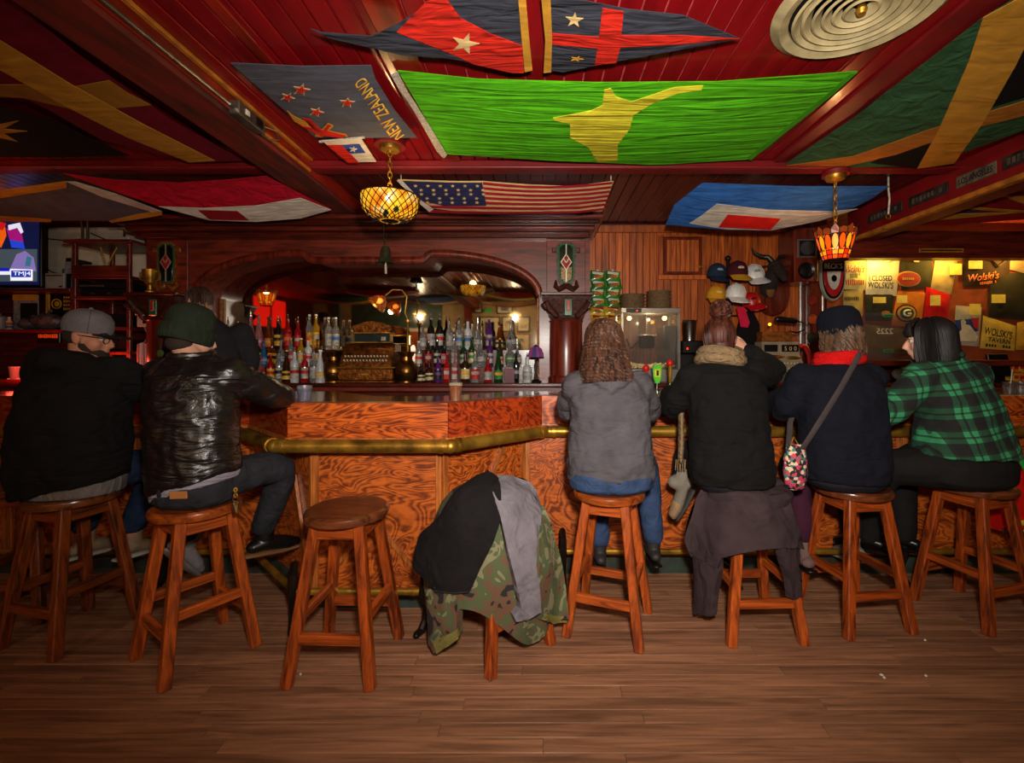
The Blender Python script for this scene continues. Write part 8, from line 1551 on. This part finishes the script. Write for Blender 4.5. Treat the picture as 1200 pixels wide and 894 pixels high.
b = B(); torso(b, [(2.385, 2.57, 0.905, 0.252, 0.218, yw), (2.385, 2.57, 0.97, 0.238, 0.20, yw), (2.37, 2.575, 1.10, 0.212, 0.175, yw), (2.35, 2.58, 1.22, 0.205, 0.158, yw), (2.33, 2.59, 1.33, 0.19, 0.13, yw), (2.315, 2.60, 1.41, 0.12, 0.095, yw), (2.305, 2.60, 1.46, 0.072, 0.07, yw)])
limb(b, A1, [0.092, 0.076, 0.054]); limb(b, A2, [0.09, 0.074, 0.05]); pls = remesh(fin('plaid_shirt', b, m_pl, t, w=True), 0.010, 4, (0.075, 0.024))
fin('collar', B().tube([V((2.302 + 0.078 * cos(a), 2.60 + 0.078 * sin(a), 1.462)) for a in [2 * pi * k / 20 for k in range(21)]], 0.018, 8), m_pl, pls, w=True)
b = B(); torso(b, [(2.38, 2.58, 0.735, 0.20, 0.17, yw), (2.38, 2.575, 0.77, 0.242, 0.205, yw), (2.38, 2.57, 0.86, 0.245, 0.205, yw), (2.38, 2.57, 0.96, 0.19, 0.15, yw)]); limb(b, LL, [0.125, 0.10, 0.068, 0.062]); limb(b, RL, [0.12, 0.10, 0.068, 0.062]); tw_ = remesh(fin('trousers', b, cloth('black_knit_trousers', C(26, 24, 24), 400, ((6, 6, 6), 0.3), 0.85, 0.1, 0.3), t, w=True), 0.010, 3)
for q in (LL, RL):
    a = V(q[3]); d = V((-0.12, 0.16, -0.02)); b = B(); shoe(b, a, a + d, 0.92); s_ = remesh(fin('shoe', b, m_black, t, w=True), 0.007, 3); b = B(); sole(b, a, a + d, 0.92); fin('sole', b, m_black, s_, w=True)
hm = hairmat('black_bob', C(9, 8, 9), C(28, 22, 22)); b = strands(Mh, 330, 0.30, 24, 0.008, 0.003, 0.2, 0.12, front=0.72, cut=-0.135); hairshell(b, Mh, 1.0, 1.05); fin('hair', b, hm, t, w=True)
fr_ = B()
for k in range(26):
    f = k / 25; x = -0.07 + 0.14 * f; fr_.tube([Mh @ V((x * 0.6, 0.04, 0.128)), Mh @ V((x * 0.85, 0.085, 0.098)), Mh @ V((x, 0.105 - 0.25 * x * x / 0.07, 0.055)), Mh @ V((x, 0.103 - 0.28 * x * x / 0.07, 0.028))], [0.009, 0.009, 0.008, 0.004], 5)
fin('fringe', fr_, hm, t, w=True)

# ---- bartender
t = figure('bartender with short dark hair and glasses behind the bar, facing left', (-2.72, 3.84, 0.2))
Mh = head_frame(V((-2.84, 3.80, 1.905)), radians(70), radians(-4)); b = B(); head(b, Mh, 1.0, V((-2.80, 3.82, 1.76)))
torso(b, [(-2.74, 3.84, 1.05, 0.15, 0.11, 0.5), (-2.74, 3.84, 1.3, 0.16, 0.12, 0.5), (-2.74, 3.83, 1.62, 0.17, 0.12, 0.5), (-2.78, 3.82, 1.74, 0.11, 0.08, 0.5), (-2.80, 3.82, 1.80, 0.055, 0.055)])
A1 = [(-2.56, 3.93, 1.66), (-2.48, 3.98, 1.36), (-2.66, 3.82, 1.22)]; A2 = [(-2.94, 3.72, 1.64), (-3.02, 3.70, 1.36), (-2.86, 3.66, 1.235)]
for q in (A1, A2): limb(b, q, [0.052, 0.043, 0.03])
hand(b, V(A1[2]) + V((-0.02, -0.02, 0)), (-0.7, -0.7, 0), (0, 0, 1), 1.0, 0.4, 1); hand(b, V(A2[2]) + V((0.02, -0.02, -0.005)), (0.6, -0.8, 0), (0, 0, 1), 1.0, 0.4, -1)
LG = [[(-2.65, 3.88, 1.06), (-2.64, 3.90, 0.66), (-2.64, 3.92, 0.28), (-2.64, 3.92, 0.27)], [(-2.83, 3.80, 1.06), (-2.84, 3.80, 0.66), (-2.84, 3.82, 0.28), (-2.84, 3.82, 0.27)]]
for q in LG: limb(b, q, [0.085, 0.06, 0.042, 0.04])
remesh(fin('body', b, skin('skin_ruddy', C(190, 130, 104)), t, w=True), 0.007, 3); eyes(t, Mh)
jc = cloth('charcoal_jacket', C(40, 38, 42), 500, ((6, 6, 14), 0.4)); b = B(); torso(b, [(-2.74, 3.84, 1.02, 0.20, 0.155, 0.5), (-2.74, 3.84, 1.2, 0.205, 0.16, 0.5), (-2.74, 3.835, 1.45, 0.21, 0.158, 0.5), (-2.75, 3.83, 1.62, 0.205, 0.14, 0.5), (-2.78, 3.82, 1.73, 0.13, 0.10, 0.5), (-2.80, 3.82, 1.785, 0.075, 0.075)])
for q in (A1, A2): limb(b, q, [0.085, 0.07, 0.05])
remesh(fin('jacket', b, jc, t, w=True), 0.011, 4, (0.11, 0.016)); fin('jacket_badge', B().ball(P(188, 414, 3.60), (0.028, 0.012, 0.03)), mat('lime_badge', C(130, 190, 110), 0.6), t, w=True)
b = B(); b.ball((-2.74, 3.84, 1.06), (0.19, 0.15, 0.12), RZ(0.5))
for q in LG: limb(b, q[:3], [0.105, 0.082, 0.07])
remesh(fin('trousers', b, bj, t, w=True), 0.011, 3)
for q in LG: b = B(); a = V(q[3]) + V((0, 0, 0.02)); shoe(b, a, a + V((-0.15, 0.08, -0.01))); s_ = remesh(fin('shoe', b, m_black, t, w=True), 0.007, 3); b = B(); sole(b, a, a + V((-0.15, 0.08, -0.01)), 0.9); fin('sole', b, m_black, s_, w=True)
hm = hairmat('dark_short_hair', C(30, 20, 16), C(76, 52, 40)); b = strands(Mh, 200, 0.12, 31, 0.007, 0.004, 0.05, 0.0, front=0.35, base=0.93); q = B(); q.ball(V((0, -0.02, 0.045)), (0.080, 0.098, 0.085)); bmesh.ops.transform(q.bm, matrix=Mh, verts=q.bm.verts); me = bpy.data.meshes.new('tmp'); q.bm.to_mesh(me); b.bm.from_mesh(me); fin('hair', b, hm, t, w=True)
gl_ = B()
for sx in (-1, 1): gl_.torus(Mh @ V((sx * 0.033, 0.106, 0.0)), 0.022, 0.002, 18, 5, (Mh.to_3x3() @ RX(pi / 2))); gl_.tube([Mh @ V((sx * 0.056, 0.104, 0.005)), Mh @ V((sx * 0.083, -0.01, 0.008))], 0.002, 6)
gl_.tube([Mh @ V((-0.01, 0.108, 0.004)), Mh @ V((0.01, 0.108, 0.004))], 0.002, 6); fin('glasses', gl_, m_black, t, w=True)

# ------------------------------------------------------------------ jackets on the stools
def drape(name, polys, surf, parent, material, off=0.0, thick=0.014, step=7, amp=0.010, fr=16, seed=0.0):
    """cloth patch: outline in the picture, laid on an upright rounded form surf = (xc, yc, [(z, rx, ry)...])"""
    xc, yc, prof = surf
    def rad(z_):
        if z_ <= prof[0][0]: return prof[0][1:]
        for a, b_ in zip(prof, prof[1:]):
            if z_ <= b_[0]: f = (z_ - a[0]) / (b_[0] - a[0]); return (a[1] + (b_[1] - a[1]) * f, a[2] + (b_[2] - a[2]) * f)
        return (0.001, 0.001)
    def hit_(u, v):
        dx, dz = (u - PCX) / FPX, (PCY - v) / FPX; best, bt_ = 9e9, yc
        t0 = yc - 0.6
        for k in range(160):
            t_ = t0 + 0.6 * k / 159; z_ = EYE + t_ * dz; rx, ry = rad(z_); g = ((t_ * dx - xc) / (rx + off)) ** 2 + ((t_ - yc) / (ry + off)) ** 2
            if g <= 1: bt_ = t_; break
            if g < best: best, bt_ = g, t_
        p = V((bt_ * dx, bt_, EYE + bt_ * dz)); return p
    bm = bmesh.new()
    for pl in polys: bm.faces.new([bm.verts.new((u, v, 0)) for u, v in dens(pl, 3)])
    bm.normal_update(); bmesh.ops.triangulate(bm, faces=bm.faces, ngon_method='EAR_CLIP')
    us = [v.co.x for v in bm.verts]; vs_ = [v.co.y for v in bm.verts]
    for ax, lo, hi in ((0, min(us), max(us)), (1, min(vs_), max(vs_))):
        for i in range(1, int((hi - lo) / step) + 1):
            co = [0, 0, 0]; no = [0, 0, 0]; co[ax] = lo + i * step; no[ax] = 1; bmesh.ops.bisect_plane(bm, geom=list(bm.verts) + list(bm.edges) + list(bm.faces), plane_co=co, plane_no=no)
    pos = {}
    for v in bm.verts:
        p = hit_(v.co.x, v.co.y); n_ = V((p.x - xc, p.y - yc, 0.15)); n_.normalize(); k = noise.noise(V((p.x * fr, p.y * fr, p.z * fr * 0.35 + seed))); v.co = p + n_ * (amp * (k + 0.4)); pos[v] = n_
    for f in range(2): bmesh.ops.smooth_vert(bm, verts=bm.verts, factor=0.5, use_axis_x=False, use_axis_y=True, use_axis_z=False)
    ex = bmesh.ops.extrude_face_region(bm, geom=list(bm.faces))
    for v in [g for g in ex['geom'] if isinstance(g, bmesh.types.BMVert)]: n_ = V((v.co.x - xc, v.co.y - yc, 0.0)).normalized(); v.co -= n_ * thick
    b = B(); b.bm.free(); b.bm = bm; return fin(name, b, material, parent, w=True, smooth=60)
m_camo, nt, bs = nodes('woodland_camouflage'); MC['camo'] = m_camo; bs.inputs['Roughness'].default_value = 0.9; v_, _ = coords(nt, (1, 1, 1))
n1 = N(nt, 'ShaderNodeTexNoise', i_Scale=9.0, i_Detail=2.0, i_Distortion=0.7); nt.links.new(v_, n1.inputs['Vector']); rp = N(nt, 'ShaderNodeValToRGB'); rp.color_ramp.interpolation = 'CONSTANT'
for k, (p_, c) in enumerate(((0.0, C(24, 24, 26)), (0.38, C(92, 64, 44)), (0.47, C(70, 78, 48)), (0.56, C(114, 108, 78)), (0.63, C(70, 80, 50)))):
    e = rp.color_ramp.elements[k] if k < 2 else rp.color_ramp.elements.new(p_); e.position = p_; e.color = c
nt.links.new(n1.outputs['Fac'], rp.inputs[0]); nt.links.new(rp.outputs[0], bs.inputs['Base Color']); v2, _ = coords(nt, (12, 12, 5)); nz = N(nt, 'ShaderNodeTexNoise', i_Scale=1.0, i_Detail=3.0); nt.links.new(v2, nz.inputs['Vector']); bumpnode(nt, bs, nz.outputs['Fac'], 0.5, 0.03)
XC, YC = -0.265, 2.33; prof = [(0.05, 0.30, 0.235), (0.2, 0.325, 0.25), (0.45, 0.325, 0.25), (0.60, 0.275, 0.235), (0.70, 0.235, 0.22), (0.78, 0.17, 0.17), (0.83, 0.08, 0.10), (0.845, 0.01, 0.01)]
t = thing('camouflage_jacket', 'woodland camouflage jacket draped over a stool under other jackets', 'jacket', (XC, YC, 0.75))
rings = []; n = 64
for j in range(15):
    ring = []
    for k in range(n):
        a = 2 * pi * k / n; front = max(0, -sin(a)); hem = 0.22 + 0.10 * sin(3 * a + 0.6) - 0.10 * (abs(cos(a)) ** 4) - 0.02 * front; z_ = 0.835 - (0.835 - hem) * (j / 14.0) ** 0.85 if j else 0.84
        for (z0, rx0, ry0), (z1_, rx1, ry1) in zip(prof, prof[1:]):
            if z_ <= z1_ or z1_ == prof[-1][0]: f = min(1, max(0, (z_ - z0) / (z1_ - z0))); rx, ry = rx0 + (rx1 - rx0) * f, ry0 + (ry1 - ry0) * f; break
        fo = 1 + (0.05 + 0.07 * j / 14) * noise.noise(V((cos(a) * 2.6, sin(a) * 2.6, z_ * 1.4))) ; ring.append(V((XC + rx * fo * cos(a), YC + ry * fo * sin(a), z_)))
    rings.append(ring)
b = B(); inner = [[V((XC + (p.x - XC) * 0.95, YC + (p.y - YC) * 0.95, p.z - (0.012 if i < 3 else 0.0))) for p in r] for i, r in enumerate(rings)]
rs_ = rings + inner[::-1]; b.loft(rs_, caps=True); fin('jacket_body', b, m_camo, t, w=True, smooth=70)
surf = (XC, YC, prof)
drape('jacket_sleeve', [[(636, 592), (645, 615), (655, 650), (662, 690), (665, 728), (650, 730), (634, 726), (632, 690), (628, 640)]], surf, t, m_camo, 0.02, 0.05, 7, 0.012, 14, 2)
drape('jacket_sleeve', [[(500, 690), (530, 695), (535, 720), (536, 748), (510, 766), (503, 755), (501, 720)]], surf, t, m_camo, 0.02, 0.05, 7, 0.012, 14, 4)
drape('cuff', [[(634, 720), (664, 722), (664, 730), (634, 728)]], surf, t, cloth('camo_cuff', C(120, 112, 60), 400), 0.026, 0.02, 7, 0.004); drape('cuff', [[(508, 752), (536, 738), (537, 749), (512, 766)]], surf, t, MC['camo_cuff'], 0.026, 0.02, 7, 0.004)
t = thing('black_jacket', 'black fleece jacket thrown over the left of the camouflage jacket', 'jacket', (XC - 0.1, YC - 0.1, 0.80))
drape('jacket_body', [[(548, 564), (562, 557), (582, 557), (586, 580), (588, 606), (578, 636), (563, 666), (551, 693), (530, 694), (510, 691), (497, 678), (485, 662), (485, 646), (498, 624), (523, 590)]], surf, t, cloth('black_fleece_pile', C(24, 21, 22), 500, ((8, 8, 8), 0.4), 0.95, 0.12, 0.3), 0.035, 0.05, 7, 0.034, 7, 7)
drape('jacket_hem', [[(509, 687), (530, 690), (552, 688), (550, 694), (530, 696), (510, 693)]], surf, t, cloth('black_rib', C(52, 44, 46), 400), 0.04, 0.02, 7, 0.002)
t = thing('grey_sweater', 'grey knitted sweater hanging over the right of the camouflage jacket', 'sweater', (XC + 0.15, YC - 0.1, 0.80))
gk = cloth('grey_sweater_knit', C(116, 110, 116), 400, ((10, 10, 8), 0.4), 0.95, 0.16, 0.3)
drape('sweater_body', [[(579, 563), (596, 560), (612, 561), (629, 575), (635, 592), (631, 624), (626, 662), (628, 690), (631, 718), (618, 727), (604, 729), (601, 722), (610, 714), (604, 690), (598, 662), (591, 630), (585, 605), (577, 578)]], surf, t, gk, 0.042, 0.04, 7, 0.026, 11, 11)
drape('sweater_collar', [[(545, 566), (556, 559), (562, 558), (556, 563), (546, 570)]], surf, t, gk, 0.045, 0.03, 7, 0.004)
t = thing('brown_jacket', 'dark brown fleece jacket hung over a stool under the black coat', 'jacket', (1.12, 2.475, 0.737))
bf = cloth('brown_fleece', C(60, 48, 50), 500, ((7, 7, 5), 0.5), 0.95, 0.15, 0.4); pb = (1.12, 2.475, [(0.1, 0.28, 0.235), (0.4, 0.255, 0.225), (0.6, 0.225, 0.212), (0.70, 0.212, 0.205), (0.745, 0.195, 0.195), (0.76, 0.17, 0.17), (0.765, 0.05, 0.05)])
drape('jacket_body', [[(829, 567), (850, 563), (890, 561), (913, 562), (924, 589), (931, 620), (936, 645), (916, 643), (887, 645), (865, 650), (849, 656), (843, 668), (830, 660), (815, 655), (808, 636), (812, 601), (822, 578)]], pb, t, bf, 0.012, 0.02, 7, 0.030, 9, 3)
drape('jacket_sleeve', [[(812, 640), (842, 655), (842, 671), (836, 700), (834, 723), (813, 719), (814, 680)]], pb, t, bf, 0.018, 0.045, 7, 0.010, 10, 5); drape('jacket_sleeve', [[(914, 640), (936, 640), (938, 672), (939, 700), (930, 703), (926, 680), (918, 660)]], pb, t, bf, 0.014, 0.04, 7, 0.010, 10, 6)
fin('seat_fold', B().lathe([(0.0, 0.738), (0.20, 0.738), (0.215, 0.725), (0.212, 0.70), (0.222, 0.70), (0.226, 0.735), (0.20, 0.756), (0.0, 0.752)], 36, (1.12, 2.475, 0)), bf, t, w=True)

# ------------------------------------------------------------------ shopping bag, floor scraps
t = thing('shopping_bag', 'red shopping bag with green handles hanging at the bar under the plaid shirt', 'bag', P(1196, 618, 2.86)); p = P(1196, 0, 2.86)
zb, zt = P(0, 618, 2.86).z, P(0, 549, 2.86).z; x0 = P(1158, 0, 2.86).x; x1 = x0 + 0.40; rb_ = mat('red_laminate', C(200, 22, 18), 0.35, coat=0.3, bump=(9, 0.4, 0.03))
b = B(); b.loft([[V((xx, yy, z_)) for xx, yy in ((x0 + i_, 2.80 - o_), ((x0 + x1) / 2, 2.785 - 2 * o_), (x1 - i_, 2.80 - o_), (x1, 2.86), (x1 - i_, 2.90), (x0 + i_, 2.90), (x0, 2.86))] for z_, i_, o_ in ((zb, 0.02, 0.0), (zb + 0.1, 0.0, 0.015), (zt - 0.1, 0.01, 0.01), (zt, 0.03, -0.01))]); fin('bag_body', b, rb_, t, w=True)
gs = mat('green_strap', C(34, 170, 70), 0.5)
for yy in (2.80, 2.88): fin('handle', B().tube([(x0 + 0.06, yy, zt - 0.02), (x0 + 0.03, yy, zt + 0.14), (x0 + 0.05, yy + 0.02, zt + 0.22), (x0 + 0.09, yy, zt + 0.16), (x0 + 0.19, yy, zt - 0.02)], 0.016, 8, False, (0.3, 1), up=(0, 1, 0)), gs, t, w=True)
rg = random.Random(4)
for k in range(16):
    q = V((x0 + rg.uniform(0.09, 0.36), 2.775, zb + rg.uniform(0.05, 0.26))); r_ = rg.uniform(0.018, 0.03); fin('printed_flower', B().ball(q, (r_, 0.006, r_), None, 10), (mat('flower_white', C(206, 200, 190), 0.5), mat('flower_yellow', C(220, 190, 40), 0.5), mat('flower_green', C(60, 140, 60), 0.5), mat('flower_blue', C(80, 110, 160), 0.5))[k % 4], t, w=True)
for k in range(9): fin('check_trim', B().box((x0 + 0.03 + k * 0.04, 2.79, zb + 0.012), (0.02, 0.008, 0.022)), MC['flower_white'] if k % 2 else m_teal, t, w=True)
for k, (u, v) in enumerate(((1033, 792), (1036, 795), (1085, 793), (1084, 751), (352, 791))):
    p = PZ(u, v, 0.0); t = tag(fin('paper_scrap', B().ball((p.x, p.y, 0.005), (0.009 - 0.001 * k, 0.007, 0.005), RZ(k), 6), c_white), ('larger white crumb on the floor below the navy jumper', 'white crumb touching the larger one on the floor', 'single white crumb on the floor right of the pair', 'tiny white crumb near the rightmost stool', 'tiny pale crumb on the floor by the empty stool')[k], 'crumb')
